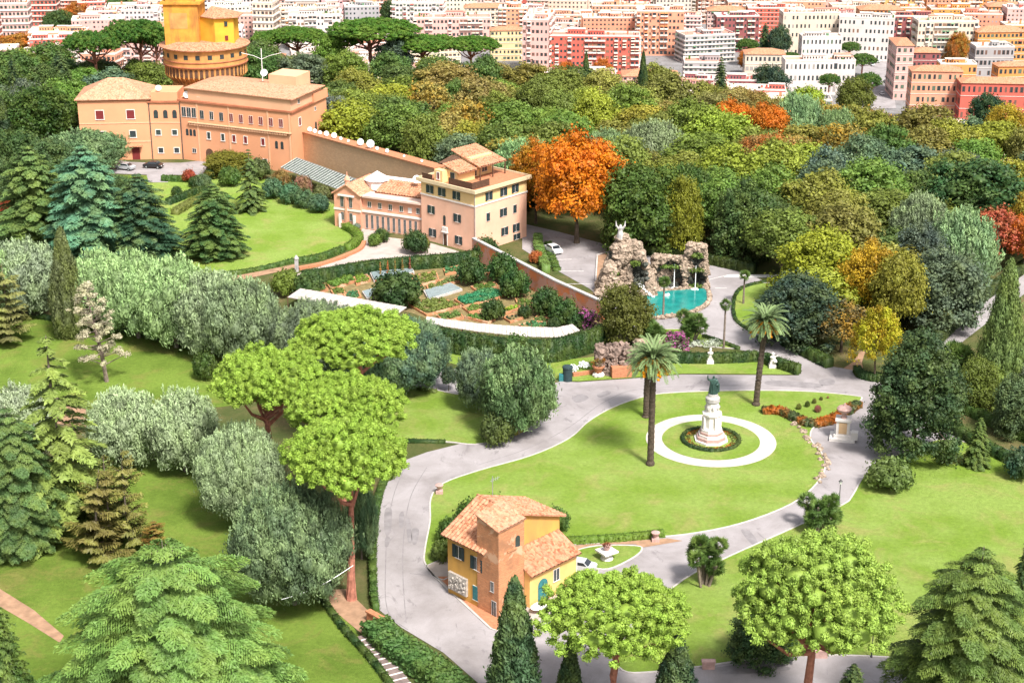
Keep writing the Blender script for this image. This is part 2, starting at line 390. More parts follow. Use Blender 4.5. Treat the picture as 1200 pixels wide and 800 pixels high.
def clump_leaves(cl, per, size, rng, elong=1.4, up=0.25, axis_up=False, jitN=0.55, centre=None, spread=0.14):
    Ps, Ns, T, A = [], [], [], []
    for c, r in cl:
        c = np.array(c); rr = np.array(r if hasattr(r, '__len__') else (r, r, r))
        d = sphere_dirs(per, rng)
        if centre is not None:
            o = unit((c - centre)[None])[0]; keep = (d @ o) > -0.45; d = d[keep]
        d = d[d[:, 2] > -0.75]
        p = c + d * rr * (1 + rng.normal(0, spread, len(d)))[:, None]
        Ps.append(p); Ns.append(d + rng.normal(0, jitN, d.shape) + np.array([0, 0, up]))
        A.append(d + (np.array([0, 0, 1.3]) if axis_up else 0))
        T.append(np.clip(0.5 + rng.normal(0, 0.16) + rng.normal(0, 0.12, len(d)), 0, 1))
    P = np.concatenate(Ps); Nn = np.concatenate(Ns); A = np.concatenate(A)
    if axis_up:   # upright shoots: face sideways and outwards, long axis up
        Nn = Nn * np.array([1, 1, 0.55])
        V = leaves(P, Nn, size, rng, elong, A, 0.35)
    else:
        V = leaves(P, Nn, size, rng, elong, None)
    return V, np.concatenate(T)
def fib(n):
    i = np.arange(n) + 0.5; ph = np.arccos(1 - 2 * i / n); th = math.pi * (1 + 5 ** .5) * i
    return np.stack([np.cos(th) * np.sin(ph), np.sin(th) * np.sin(ph), np.cos(ph)], 1)
def rings_trunk(h, r, rng, lean=0.0, n=7, limbs=(), mat='trunk'):
    mb = MB(); pts = [(0, 0, -0.3)]
    x = y = 0
    for k in range(1, 7):
        x += rng.uniform(-.02, .02) * h + lean * h / 6; y += rng.uniform(-.02, .02) * h; pts.append((x, y, h * k / 6))
    mb.tube(pts, [r * 1.35] + [r * (1 - 0.09 * k) for k in range(1, 7)], n)
    top = Vector(pts[-1])
    for e in limbs:
        e = Vector(e); st = Vector(pts[4]).lerp(top, rng.random())
        mid = st.lerp(e, 0.5) + Vector((0, 0, -0.06 * h))
        mb.tube([st, mid, e], [r * 0.5, r * 0.33, r * 0.14], 5)
    return mb.mesh('trunk', M[mat])
PROTO = {}
def proto_oak(i, h=14.0, r=6.0, size=0.40, ncl=60, per=210, sparse=1.0, mat='leaf', kind='oak', low=0.10):
    rng = np.random.default_rng(100 + i); cz = h * (low + 1) / 2; rz = h * (1 - low) / 2; cl = []
    for d in fib(ncl):
        if d[2] < -0.55 and low > 0: continue
        if low <= 0 and d[2] < 0:
            q = math.hypot(d[0], d[1]) + 1e-6; d = np.array([d[0] / q * (1 + .08 * d[2]), d[1] / q * (1 + .08 * d[2]), d[2]])
        if kind == 'big_full' and d[2] > 0: d = np.array([d[0] * (1 - .3 * d[2]), d[1] * (1 - .3 * d[2]), d[2]])
        k = rng.uniform(0.58, 0.92); s = rng.uniform(0.15, 0.29) * r * (1 if ncl < 100 else .8)
        tw = 1 + 0.14 * math.sin(3 * math.atan2(d[1], d[0]) + i) + rng.normal(0, .06)
        cl.append((np.array([d[0] * r * k * tw, d[1] * r * k * tw, cz + d[2] * rz * k]), (s, s, s * 0.8)))
    for _ in range(6):
        d = sphere_dirs(1, rng)[0]; s = r * 0.36
        cl.append((np.array([d[0] * r * .4, d[1] * r * .4, cz + d[2] * rz * .3]), (s, s, s)))
    V, T = clump_leaves(cl, int(per * sparse), size, rng, centre=np.array([0, 0, cz]), spread=0.3)
    me = quads_mesh('crown', V, T, M[mat], cores(cl, 0.66 if sparse >= 1 else 0.45))
    lim = [c for c, s in cl[::6]]
    tr = rings_trunk(h * 0.5, 0.35, random.Random(i), limbs=lim)
    PROTO.setdefault(kind, []).append((tr, me, h, r))
def proto_holm(i, h=9.0, r=4.6, kind='holm', mat='silver', ncl=64):
    rng = np.random.default_rng(200 + i); cz = h * 0.52; rz = h * 0.46; cl = []
    for d in fib(ncl):
        if d[2] < -0.75: continue
        k = rng.uniform(0.72, 0.92); s = rng.uniform(0.17, 0.26) * r * (64 / ncl) ** .5
        cl.append((np.array([d[0] * r * k, d[1] * r * k, cz + d[2] * rz * k]), (s, s, s * 1.15)))
    V, T = clump_leaves(cl, 420, 0.15, rng, elong=3.0, axis_up=True, centre=np.array([0, 0, cz]), spread=0.26)
    sh = []
    for c, s in cl:
        if c[2] < cz - .15 * h: continue
        for _ in range(13): sh.append((c + np.array([rng.normal(0, .5) * s[0], rng.normal(0, .5) * s[0], s[2] * rng.uniform(.8, 1.25)]), (.12, .12, .5)))
    V2, T2 = clump_leaves(sh, 16, 0.13, rng, elong=3.2, axis_up=True); V = np.concatenate([V, V2]); T = np.concatenate([T, np.clip(T2 + .45, 0, 1)])
    # shoots standing up from the top
    me = quads_mesh('crown', V, T, M[mat], cores([(np.array([0, 0, cz]), (r * .8, r * .8, rz * .8))] + cl, 0.8, 1))
    tr = rings_trunk(h * 0.45, 0.28, random.Random(i), limbs=[c for c, s in cl[::12]], mat='grey_bark')
    PROTO.setdefault(kind, []).append((tr, me, h, r))
def needle_tufts(cl, per, ln, wd, rng):
    P, D, T = [], [], []
    for c, r in cl:
        d = sphere_dirs(per, rng); d = d[d[:, 2] > -0.55]; rr = np.array(r if hasattr(r, '__len__') else (r, r, r))
        P.append(np.array(c) + d * rr * rng.uniform(.75, 1.0, (len(d), 1))); D.append(unit(d + np.array([0, 0, .35]) + rng.normal(0, .3, d.shape)))
        T.append(np.clip(0.55 + rng.normal(0, .12) + rng.normal(0, .06, len(d)), 0, 1))
    P, D, T = np.concatenate(P), np.concatenate(D), np.concatenate(T)
    s = unit(np.cross(D, rng.normal(size=D.shape))); L = ln * rng.uniform(.7, 1.3, (len(P), 1))
    return np.stack([P, P + D * L * .6 + s * wd, P + D * L, P + D * L * .6 - s * wd], 1), T
def proto_pine(i, h=20.0, r=8.0, kind='pine', lobes=26, size=0.34, zc=.72, zr=.22):
    rng = np.random.default_rng(300 + i); cl = []; lob = []
    for k, d in enumerate(fib(lobes * 2)):
        if d[2] < -0.05: continue
        a = rng.uniform(0.70, 0.86)
        c = np.array([d[0] * r * a, d[1] * r * a, h * zc + d[2] * h * zr + rng.normal(0, .35)])
        lob.append((c, r * rng.uniform(0.22, 0.33)))
    for c, s in lob:
        for d in fib(30):
            if d[2] < -0.25: continue
            q = rng.uniform(0.26, 0.62)
            cl.append((c + d * np.array([s, s, s * 0.75]) * rng.uniform(.8, 1.12), (q, q, q * .95)))
    for k in range(40):  # drooping fringe below the rim
        t = rng.uniform(0, 6.283); q = rng.uniform(.5, .9); rad = r * rng.uniform(0.55, 0.97)
        cl.append((np.array([math.cos(t) * rad, math.sin(t) * rad, h * (zc - .02) + rng.uniform(-.6, .5)]), (q, q, q * .7)))
    V1, T1 = needle_tufts(cl, 46, 0.26, 0.05, rng); V, T = clump_leaves(cl, 110, 0.17, rng, elong=1.5, up=.35, jitN=.42, spread=.1); V = np.concatenate([V, V1]); T = np.concatenate([T, T1])
    me = quads_mesh('crown', V, T, M['needle'], cores([(c, (s * .62, s * .62, s * .4)) for c, s in lob] + [(c, (s[0] * .9, s[1] * .9, s[2] * .9)) for c, s in cl], 0.92))
    tr = rings_trunk(h * (zc - .04), 0.62, random.Random(i * 7), limbs=[tuple(c + np.array([0, 0, -s * .4])) for c, s in lob[::2]], n=9, mat='pine_bark')
    PROTO.setdefault(kind, []).append((tr, me, h, r))
def proto_conifer(i, h, r, kind, levels=26, per_level=9, droop=0.25, rise=0.15, twig=0.55, leaf=0.34, prof=1.0, mat='needle', gap=0.0, bark='grey_bark', tipup=0.0):
    """tiers of boughs: each bough a curved spine with side twigs laid flat, tips hanging"""
    rng = np.random.default_rng(400 + i); P, A, Nn, T = [], [], [], []; mb_l = []
    for L in range(levels):
        u = (L + 0.3) / levels; z0 = h * (0.05 + 0.93 * u)
        env = min(r * (1 - u) ** prof, r * (1 - u) * 2.6) * rng.uniform(0.82, 1.1) + 0.25
        nb = max(4, int(per_level * (1 - 0.5 * u)))
        for b in range(nb):
            if rng.random() < gap: continue
            th = 2 * math.pi * (b + rng.uniform(-.3, .3)) / nb + L * 1.1
            ln = env * rng.uniform(0.75, 1.12); d = np.array([math.cos(th), math.sin(th), 0.0]); sd_ = np.array([-d[1], d[0], 0])
            ns = max(6, int(ln / 0.26)); tb = rng.normal(0.5, 0.13)
            mb_l.append((d, ln, z0))
            for k in range(ns):
                t = (k + 0.5) / ns
                if t < 0.18 and ln > 3: continue
                sp = d * ln * t + np.array([0, 0, z0 + rise * ln * t - droop * ln * t * t])
                wmax = ln * twig * (1 - t) ** 0.6 * min(1, t * 3) * 0.55 + 0.15
                nt_ = max(3, int(wmax / (0.11 if leaf > .3 else .075)))
                for sgn in (-1, 1):
                    for q in range(nt_):
                        s = (q + rng.random()) / nt_
                        P.append(sp + sd_ * sgn * wmax * s + d * wmax * s * 0.6 + np.array([0, 0, -0.16 * wmax * s * s * 2 + rng.normal(0, .05) + tipup * s]))
                        A.append(d * 0.7 + sd_ * sgn * (0.8 - 0.3 * t) + np.array([0, 0, -0.15 + tipup])); Nn.append(np.array([0, 0, 1.0]) + d * 0.35 + rng.normal(0, .28, 3))
                        T.append(np.clip(tb + 0.22 * (t - 0.5) + rng.normal(0, .1), 0, 1))
    P, A, Nn, T = map(np.array, (P, A, Nn, T))
    V = leaves(P, Nn, leaf * .6, rng, 2.8, A, 0.35)
    cr = [(np.array([0, 0, h * (0.1 + 0.8 * k / 9)]), (r * .5 * (1 - k / 9.5) ** prof, r * .5 * (1 - k / 9.5) ** prof, h * .09)) for k in range(9)]
    me = quads_mesh('crown', V, T, M[mat], cores(cr, 0.6 if gap < .2 else 0.1))
    mb = MB(); mb.tube([(0, 0, -.3), (0.1, 0, h * .5), (0, 0, h * .97)], [h * .022, h * .014, .03], 8)
    for d, ln, z0 in mb_l:
        pt = [tuple(d * ln * t + np.array([0, 0, z0 + rise * ln * t - droop * ln * t * t - .06])) for t in (0, .4, .75)]
        mb.tube(pt, [0.03 + ln * .010, .02 + ln * .006, .02], 3, cap=False)
    PROTO.setdefault(kind, []).append((mb.mesh('trunk', M[bark]), me, h, r))
def proto_cypress(i, h=12.0, r=2.0, kind='cypress', mat='needle'):
    rng = np.random.default_rng(500 + i); cl = []
    for k in range(120):
        u = (k + .5) / 120; z = h * (0.04 + 0.93 * u); th = k * 2.4 + rng.uniform(-.3, .3)
        env = r * (min(1, u * 5) ** .6) * (1 - u) ** 0.7 * rng.uniform(0.72, 0.92); s = max(.14, r * .26 * (1 - u * .65))
        cl.append((np.array([math.cos(th) * env, math.sin(th) * env, z]), (s, s, s * 1.9)))
    V, T = clump_leaves(cl, 240, 0.13, rng, elong=2.6, axis_up=True, spread=0.22)
    cr = [(np.array([0, 0, h * (0.1 + .8 * k / 7)]), (r * .8 * (1 - k / 8) ** .6, r * .8 * (1 - k / 8) ** .6, h * .1)) for k in range(8)]
    me = quads_mesh('crown', V, T, M[mat], cores(cr + cl, 0.8))
    mb = MB(); mb.tube([(0, 0, -.3), (0, 0, h * .4)], [.22, .12], 7)
    PROTO.setdefault(kind, []).append((mb.mesh('trunk', M['trunk']), me, h, r))
def proto_bush(i, h=2.0, r=1.6, kind='bush', mat='leaf', size=.2):
    rng = np.random.default_rng(600 + i); cl = []
    for d in fib(26):
        if d[2] < -.3: continue
        s = rng.uniform(.24, .36) * r; cl.append((np.array([d[0] * r * .74, d[1] * r * .74, h * .42 + d[2] * h * .4]), (s, s, s)))
    V, T = clump_leaves(cl, 170, size * .8, rng, spread=.25)
    me = quads_mesh('crown', V, T, M[mat], cores([(np.array([0, 0, h * .4]), (r * .75, r * .75, h * .42))] + cl, .8, 1))
    mb = MB(); mb.tube([(0, 0, -.1), (0, 0, h * .4)], .08, 5)
    PROTO.setdefault(kind, []).append((mb.mesh('stem', M['trunk']), me, h, r))
for i in range(5): proto_oak(i)
for i in range(3): proto_oak(10 + i, kind='autumn', mat='leaf_autumn', size=.28, per=330, ncl=80)
for i in range(4): proto_oak(20 + i, kind='yellow', mat='leaf_yellow', sparse=0.9, size=0.3, per=300)
for i in range(2): proto_oak(30 + i, kind='sparse', mat='leaf_yellow', sparse=0.35, size=0.42)
for i in (40, 41): proto_oak(i, kind='dense', mat='leaf', size=0.34, ncl=84, per=240)
proto_oak(47, h=20.0, r=6.6, kind='big_full', mat='leaf', size=0.30, ncl=190, per=260, low=0.0)
proto_oak(60, kind='red_bare', mat='leaf', sparse=0.3, size=0.36, per=260)
for i in (44, 45): proto_oak(i, kind='full', mat='leaf', size=0.34, ncl=90, per=240, low=0.0)
for i in range(4): proto_holm(i)
for i in range(2): proto_holm(20 + i, 14.0, 8.0, 'big_holm', ncl=150)
for i in range(4): proto_pine(i)
for i in range(2): proto_pine(10 + i, kind='far_pine', zc=.86, zr=.11)
for i in range(4): proto_pine(20 + i, kind='tall_pine', zc=.83, zr=.105)
proto_conifer(0, 17, 6.5, 'spruce', 28, 12, droop=0.22, rise=0.12, prof=.62)
proto_conifer(1, 17, 7.5, 'spruce', 26, 12, droop=0.3, rise=0.22, prof=.55)
proto_conifer(2, 15, 13.0, 'wide_cedar', 11, 19, droop=0.30, rise=0.26, prof=0.27, leaf=0.26, twig=.6)
proto_conifer(3, 19, 10.5, 'cedar', 17, 15, droop=0.36, rise=0.30, prof=0.38, leaf=0.27, twig=.6)
def proto_dead(h=17.0, r=5.5):
    rng = np.random.default_rng(9); cl = []; mb = MB(); mb.tube([(0, 0, -.3), (.3, 0, h * .3), (0, .2, h * .6), (0, 0, h)], [.5, .4, .25, .05], 8)
    for k in range(46):
        u = .18 + .8 * k / 46; th = k * 2.4; ln = r * (1 - u) ** .45 * rng.uniform(.5, 1.05); e = np.array([math.cos(th) * ln, math.sin(th) * ln, h * u + ln * .15])
        mb.tube([(0, 0, h * u - .3), tuple(e)], [.13, .04], 4, cap=False)
        for q in range(4): s = rng.uniform(.3, .75); cl.append((e * np.array([1, 1, 1]) + rng.normal(0, .45, 3) * np.array([1, 1, .5]), (s, s, s * .55)))
    V, T = clump_leaves(cl, 70, .2, rng, spread=.25); PROTO['dead'] = [(mb.mesh('trunk', M['grey_bark']), quads_mesh('crown', V, T, M['needle'], cores(cl, .5)), h, r)]
proto_dead()
proto_conifer(7, 17, 8.0, 'broad_spruce', 24, 13, droop=0.3, rise=0.25, prof=.42)
proto_conifer(4, 20, 7.5, 'open_cedar', 20, 8, droop=0.42, rise=0.22, prof=0.8, leaf=0.4, twig=.5, gap=.22)
proto_conifer(5, 9, 3.2, 'scrub_pine', 11, 6, droop=0.1, rise=0.25, prof=0.35, leaf=0.32, twig=.8, gap=.25, tipup=.1)
for i in range(2): proto_cypress(i)
proto_cypress(5, 12.0, 3.2, 'rough_cypress')
for i in range(3): proto_bush(i)
TREES = []
def tree(kind, p, h, r, col, label, cat='tree', name=None, group=None, var=None, rot=None, lean=0.0, mat_swap=None):
    L = PROTO[kind]; rr = random.Random(int(p[0] * 13.7 + p[1] * 7.3 + 1000)); k = rr.randrange(len(L)) if var is None else var
    tr, cr, h0, r0 = L[k]
    nm = name or {'oak': 'broadleaf_tree', 'autumn': 'maple_tree', 'yellow': 'broadleaf_tree', 'sparse': 'bare_tree', 'dense': 'broadleaf_tree', 'full': 'broadleaf_tree', 'dead': 'dead_tree', 'red_bare': 'bare_tree', 'holm': 'holm_oak', 'big_holm': 'holm_oak', 'tall_pine': 'umbrella_pine', 'big_full': 'broadleaf_tree', 'pine': 'umbrella_pine', 'far_pine': 'umbrella_pine',
                  'wide_cedar': 'cedar_tree', 'spruce': 'conifer_tree', 'broad_spruce': 'conifer_tree', 'cedar': 'cedar_tree', 'open_cedar': 'cedar_tree', 'scrub_pine': 'scrub_pine', 'cypress': 'cypress_tree', 'rough_cypress': 'cypress_tree', 'bush': 'bush'}[kind]
    e = thing(nm, label, cat, p, rr.uniform(0, 6.28) if rot is None else rot, group, (r / r0, r / r0, h / h0))
    if lean: e.rotation_euler[1] = lean
    link('stem' if kind == 'bush' else 'trunk', tr, e)
    link('crown', cr, e, color=col)
    TREES.append((p[0], p[1], r)); return e
def rough_up(e, k, seed):
    r = random.Random(seed); e.scale = (e.scale[0] * (1 + r.uniform(-k, k)), e.scale[1] * (1 + r.uniform(-k, k)), e.scale[2]); e.rotation_euler[0] = r.uniform(-.09, .09); e.rotation_euler[1] = r.uniform(-.09, .09)
def treepx(kind, px, pyb, pyt, wpx, col, label, cat='tree', hmul=1.0, **kw):
    p = at(px, pyb); h = (hgt(pyt, p[1]) * hmul); r = wpx / 2 * (p[1] * math.cos(PITCH) + (CAMH - h * .6) * math.sin(PITCH)) / FPX
    return tree(kind, p, h, r, col, label, cat, **kw)
def hedge(name, px, w, h, col, label, cat='hedge', group=None, leaf=0.22, closed=False, z=0.0, dens=16, world_pts=None, mat='leaf', smooth=True, kind=None):
    W = world_pts if world_pts else [at(a, b).xy for a, b in px]
    if closed: W = smooth_closed(W, 4); W.append(W[0])
    elif smooth and len(W) > 2: W = smooth_open([Vector(q) for q in W], 4)
    rng = np.random.default_rng(abs(hash((round(W[0][0], 1), round(W[0][1], 1)))) % 10000)
    Vs, Ts = [], []; cv, cf = [], []; k = 0
    cx = sum(q[0] for q in W) / len(W); cy = sum(q[1] for q in W) / len(W)
    for a, b in zip(W[:-1], W[1:]):
        a = np.array([a[0] - cx, a[1] - cy]); b = np.array([b[0] - cx, b[1] - cy]); L = np.linalg.norm(b - a)
        if L < 1e-3: continue
        d = (b - a) / L; n = np.array([-d[1], d[0]])
        for (nn, area, typ) in ((n, L * h, 0), (-n, L * h, 0), (None, L * w, 1)):
            m = max(2, int(area * dens)); s = rng.random(m) * L; q = rng.random(m)
            if typ == 0:
                P = np.concatenate([a + d * s[:, None] + nn * w / 2, (q * h)[:, None]], 1); No = np.tile(np.array([nn[0], nn[1], .2]), (m, 1))
            else:
                P = np.concatenate([a + d * s[:, None] + n * ((q - .5) * w)[:, None], np.full((m, 1), h)], 1); No = np.tile(np.array([0, 0, 1.]), (m, 1))
            P = P + rng.normal(0, .05 + leaf * .15, P.shape); P[:, 2] = np.maximum(P[:, 2], 0.03)
            Vs.append(leaves(P, No + rng.normal(0, .5, P.shape), leaf, rng)); Ts.append(np.clip(rng.normal(.5, .15, m), 0, 1))
        i0 = k; q = .9
        for c in (a - d * .02, b + d * .02):
            for sg in (-1, 1):
                for zz in (0, h * .97): cv.append([c[0] + n[0] * w / 2 * sg * q, c[1] + n[1] * w / 2 * sg * q, zz]); k += 1
        Q = [(0, 1, 5, 4), (2, 6, 7, 3), (1, 3, 7, 5), (0, 2, 3, 1), (4, 5, 7, 6)]
        for f in Q: cf += [[i0 + f[0], i0 + f[1], i0 + f[2]], [i0 + f[0], i0 + f[2], i0 + f[3]]]
    me = quads_mesh(name, np.concatenate(Vs), np.concatenate(Ts), M[mat], (np.array(cv), np.array(cf)))
    return link(name, me, None, (cx, cy, z), label=label, category=None if kind else cat, group=group, color=col, kind=kind)
# ================================================================ GROUND
def build_ground():
    xs = sorted(set([-4000, -2500, -1500, -900] + list(range(-600, 601, 30)) + [900, 1500, 2500, 4000]))
    ys = [-3000, -1000, 0, 200, 380] + list(range(395, 740, 15)) + [780, 850] + [900, 1200, 1600, 2500, 5000, 8000]
    mb = MB(); mb.v = [(x, y, terrain(x, y)) for y in ys for x in xs]; n = len(xs)
    for j in range(len(ys) - 1):
        for i in range(n - 1):
            mb.f.append((j * n + i, j * n + i + 1, (j + 1) * n + i + 1, (j + 1) * n + i)); mb.m.append(0)
    mb.build('ground', M['earth'], kind='structure')
build_ground()
mbc = MB(); mbc.face([(-1400, 722, CITY_Z + .3), (1400, 722, CITY_Z + .3), (1400, 3000, CITY_Z + .3), (-1400, 3000, CITY_Z + .3)])
mbc.build('city_street', M['asphalt_dark'], kind='structure')
# lawns of the left half
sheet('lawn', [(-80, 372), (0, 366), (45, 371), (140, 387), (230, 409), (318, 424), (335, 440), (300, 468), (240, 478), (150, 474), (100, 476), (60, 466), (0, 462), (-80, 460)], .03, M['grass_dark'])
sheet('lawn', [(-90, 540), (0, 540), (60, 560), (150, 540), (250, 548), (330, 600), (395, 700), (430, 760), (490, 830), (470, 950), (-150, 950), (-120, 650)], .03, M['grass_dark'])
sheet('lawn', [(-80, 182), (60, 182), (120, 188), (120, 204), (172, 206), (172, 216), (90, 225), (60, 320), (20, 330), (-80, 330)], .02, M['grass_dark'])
sheet('path', [(-80, 470), (0, 468), (60, 472), (120, 482), (240, 484), (250, 500), (200, 512), (100, 500), (0, 490), (-80, 490)], .045, M['dirt'])
sheet('lawn', [(70, 225), (190, 214), (250, 206), (330, 214), (392, 240), (398, 258), (410, 270), (405, 287), (345, 308), (245, 327), (170, 322), (60, 320)], .03, M['grass'])
sheet('path', [(243, 330), (345, 310), (349, 314), (250, 335)], .06, M['dirt'], smooth=False)
_, W = sheet('forecourt_pavement', [(120, 186), (153, 190), (177, 191), (212, 191), (240, 188), (248, 199), (243, 206), (198, 205), (197, 214), (174, 214), (172, 205), (120, 203)], .05, M['asphalt'], smooth=False)
sheet('pavement', [(346, 322), (405, 303), (424, 291), (427, 283), (420, 274), (425, 268), (440, 270), (452, 278), (501, 284), (556, 300), (557, 303), (480, 304), (430, 311), (385, 321), (352, 326)], .05, M['paving'], smooth=False)
sheet('garden_soil', [(330, 348), (345, 333), (385, 323), (440, 312), (555, 301), (580, 306), (640, 326), (700, 352), (712, 362), (690, 388), (650, 391), (520, 380), (480, 366), (400, 350)], .03, M['soil'], smooth=False)
# the asphalt and the islands in it
ASPH = [(470, 541), (456, 558), (446, 580), (438, 617), (436, 667), (440, 711), (470, 735), (520, 765), (560, 800), (600, 860), (900, 880), (1300, 870), (1300, 545), (1193, 532), (1120, 500), (1080, 480), (1058, 462), (1095, 430),
        (1130, 399), (1200, 345), (1280, 290), (1280, 262), (1200, 322), (1150, 357), (1090, 413), (1060, 436), (1017, 440), (1007, 434), (982, 431), (965, 427), (945, 405), (930, 360), (905, 335), (880, 322), (830, 309), (760, 296), (700, 284),
        (655, 272), (612, 262), (612, 292), (640, 310), (690, 338), (720, 362), (745, 392), (800, 396), (822, 393), (860, 409), (890, 414), (937, 440), (923, 440), (800, 439), (737, 444), (677, 448), (657, 447), (640, 452), (600, 446), (560, 440), (500, 424), (470, 418), (462, 436), (497, 458), (530, 475), (540, 520), (500, 530)]
sheet('road', ASPH, .06, M['asphalt'], smooth=False)
def island(name, px, mat, z=.09, kerb=True, smooth=True, h=.16, w=.22):
    o, W = sheet(name, px, z, mat, smooth)
    if kerb: ribbon('kerb', W, w, h, M['kerb'])
    return W
island('lawn', [(505, 584), (519, 567), (560, 552), (623, 534), (667, 514), (690, 494), (720, 477), (760, 464), (800, 460), (870, 458), (943, 459), (1000, 464), (1009, 469), (985, 488), (955, 500), (950, 515), (962, 530), (967, 547), (957, 567), (927, 591), (867, 614), (800, 627), (740, 631), (700, 637), (662, 640), (640, 660), (560, 655), (520, 680), (499, 662), (498, 644), (504, 611)], M['grass'])
island('lawn', [(400, 466), (470, 452), (500, 455), (533, 462), (567, 465), (600, 476), (618, 490), (612, 505), (590, 514), (557, 521), (523, 518), (477, 518), (400, 520)], M['grass'], kerb=True)
island('lawn', [(600, 440), (640, 436), (655, 446), (677, 447), (737, 443), (800, 438), (923, 439), (934, 438), (890, 418), (797, 413), (750, 415), (735, 428), (700, 418), (640, 424), (560, 412), (480, 405), (520, 424), (570, 436)], M['grass'], smooth=False, kerb=False)
island('lawn', [(756, 396), (800, 404), (862, 409), (826, 395), (815, 386), (780, 386)], M['grass'], smooth=False, kerb=True)
island('lawn', [(900, 332), (868, 338), (858, 352), (861, 377), (880, 390), (920, 401), (958, 424), (948, 400), (940, 370), (925, 345)], M['grass'])
island('lawn', [(1018, 552), (999, 581), (987, 592), (927, 620), (855, 652), (800, 680), (750, 725), (722, 765), (730, 786), (760, 788), (823, 781), (920, 769), (1050, 771), (1200, 791), (1330, 800), (1330, 590), (1200, 545), (1115, 515), (1060, 530)], M['grass'])
island('lawn', [(672, 647), (700, 640), (745, 640), (752, 645), (740, 655), (713, 667), (690, 664), (676, 655)], M['grass'], z=.12)
sheet('path', [(655, 641), (700, 637), (783, 631), (800, 634), (752, 642), (745, 638), (700, 638), (672, 646), (668, 660), (650, 660)], .10, M['dirt'], smooth=False)
W = island('pavement', [(499, 664), (530, 650), (570, 650), (672, 655), (700, 668), (705, 690), (660, 712), (618, 735), (590, 742), (575, 737), (510, 677)], M['paving'], z=.11, smooth=False)
sheet('brick_pavement', [(513, 676), (527, 676), (585, 726), (583, 740), (575, 735)], .13, M['terra_pot'], smooth=False)
# curved gravel ring round the monument
CEN = at(833, 516)
def disc(name, r, z, mat, kind='structure'):
    mb = MB(); mb.face([(CEN[0] + r * math.cos(t * math.pi / 36), CEN[1] + r * math.sin(t * math.pi / 36), z) for t in range(72)]); return mb.build(name, mat, kind=kind)
disc('gravel_path', 9.85, .12, M['gravel']); disc('lawn', 7.4, .15, M['grass'])
sheet('path', [(848, 325), (855, 322), (930, 322), (930, 326)], .07, M['line'], smooth=False)
sheet('path', [(975, 486), (1003, 463), (1040, 440), (1052, 430), (1040, 428), (1015, 434)], .04, M['dirt'], smooth=False) if False else None
sheet('path', [(988, 432), (1000, 424), (1008, 412), (1014, 412), (1010, 425), (1012, 436)], .07, M['dirt'], smooth=False)
# parking lines by the fountain
for a, b in (((655, 318), (684, 318)), ((664, 333), (694, 333)), ((648, 305), (670, 304)), ((830, 328), (856, 322)), ((838, 338), (852, 338))):
    A, B = at(*a).xy, at(*b).xy; d = (B - A).normalized(); n = Vector((-d[1], d[0])) * .09
    mb = MB(); mb.face([(*(A - n), .075), (*(B - n), .075), (*(B + n), .075), (*(A + n), .075)]); mb.build('road_marking', M['line'], kind='structure')
pm_ = paint('tar_patch', (.20, .185, .19), .85, .2, .8)
for q in ([(451, 598), (459, 597), (458, 622), (451, 625)], [(468, 603), (473, 600), (473, 616), (468, 618)], [(476, 610), (480, 608), (483, 633), (478, 634)], [(483, 620), (491, 621), (488, 637), (483, 636)], [(452, 630), (457, 630), (455, 640), (451, 640)],
          [(820, 437 + 20), (835, 457), (850, 461), (828, 462)], [(905, 446), (960, 450), (955, 455), (900, 451)], [(700, 462), (712, 458), (716, 461), (703, 466)], [(868, 621), (880, 624), (888, 636), (881, 638)], [(960, 446), (975, 444), (978, 450), (964, 452)],
          [(840, 772 + 10), (900, 776), (925, 785), (850, 790)], [(670, 466), (682, 462), (690, 467), (676, 472)]): sheet('road_patch', q, .066, pm_)
for q in ([(476, 545), (463, 575), (455, 612), (452, 660), (454, 715), (478, 738)], [(500, 548), (482, 580), (474, 620), (472, 670), (476, 730)], [(560, 545), (620, 525), (668, 500), (710, 470), (760, 455), (900, 452), (990, 460)], [(937, 446), (975, 466), (1000, 480), (1020, 500)], [(480, 672), (500, 674)]):
    ribbon('road_seam', smooth_open([at(*k).xy for k in q], 4), .12, .008, pm_, closed=False, z=.06)
# city side street seen at the right
st = [at(x, y, CITY_Z).xy for x, y in ((1000, 128), (1050, 128), (1045, 95), (1042, 62), (1024, 60), (1012, 80))]
sheet('city_road', [tuple(p) for p in st], .5, M['asphalt'], smooth=False, zbase=CITY_Z, world_pts=True)
# orange dirt bank bottom left, steps and path beside the big road
sheet('path', [(-40, 668), (0, 690), (40, 715), (75, 745), (70, 753), (30, 728), (-10, 705), (-50, 690)], .06, M['dirt'], smooth=False)
sheet('path', [(378, 692), (405, 690), (432, 716), (446, 742), (428, 746), (404, 726), (388, 712)], .07, M['dirt'], smooth=False)
A0, A1 = at(427, 748).xy, at(478, 812).xy; dd = (A1 - A0).normalized(); nn = Vector((-dd[1], dd[0]))
mb = MB(); mb2 = MB()
t = thing('garden_steps', 'brown garden steps with pale edges going down beside the green hedge', 'steps', (A0[0], A0[1], 0), math.atan2(dd[1], dd[0]))
L = (A1 - A0).length
for k in range(10):
    s = k * 1.15; mb.box(s, -1.1, 0.0, s + 1.15, 1.1, .55 - k * .05); mb2.box(s + .95, -1.1, .552 - k * .05, s + 1.15, 1.1, .60 - k * .05)
mb.build('tread', paint('brown_paving', (.17, .13, .12), .9, .25, 1), t); mb2.build('nosing', M['white_trim'], t)
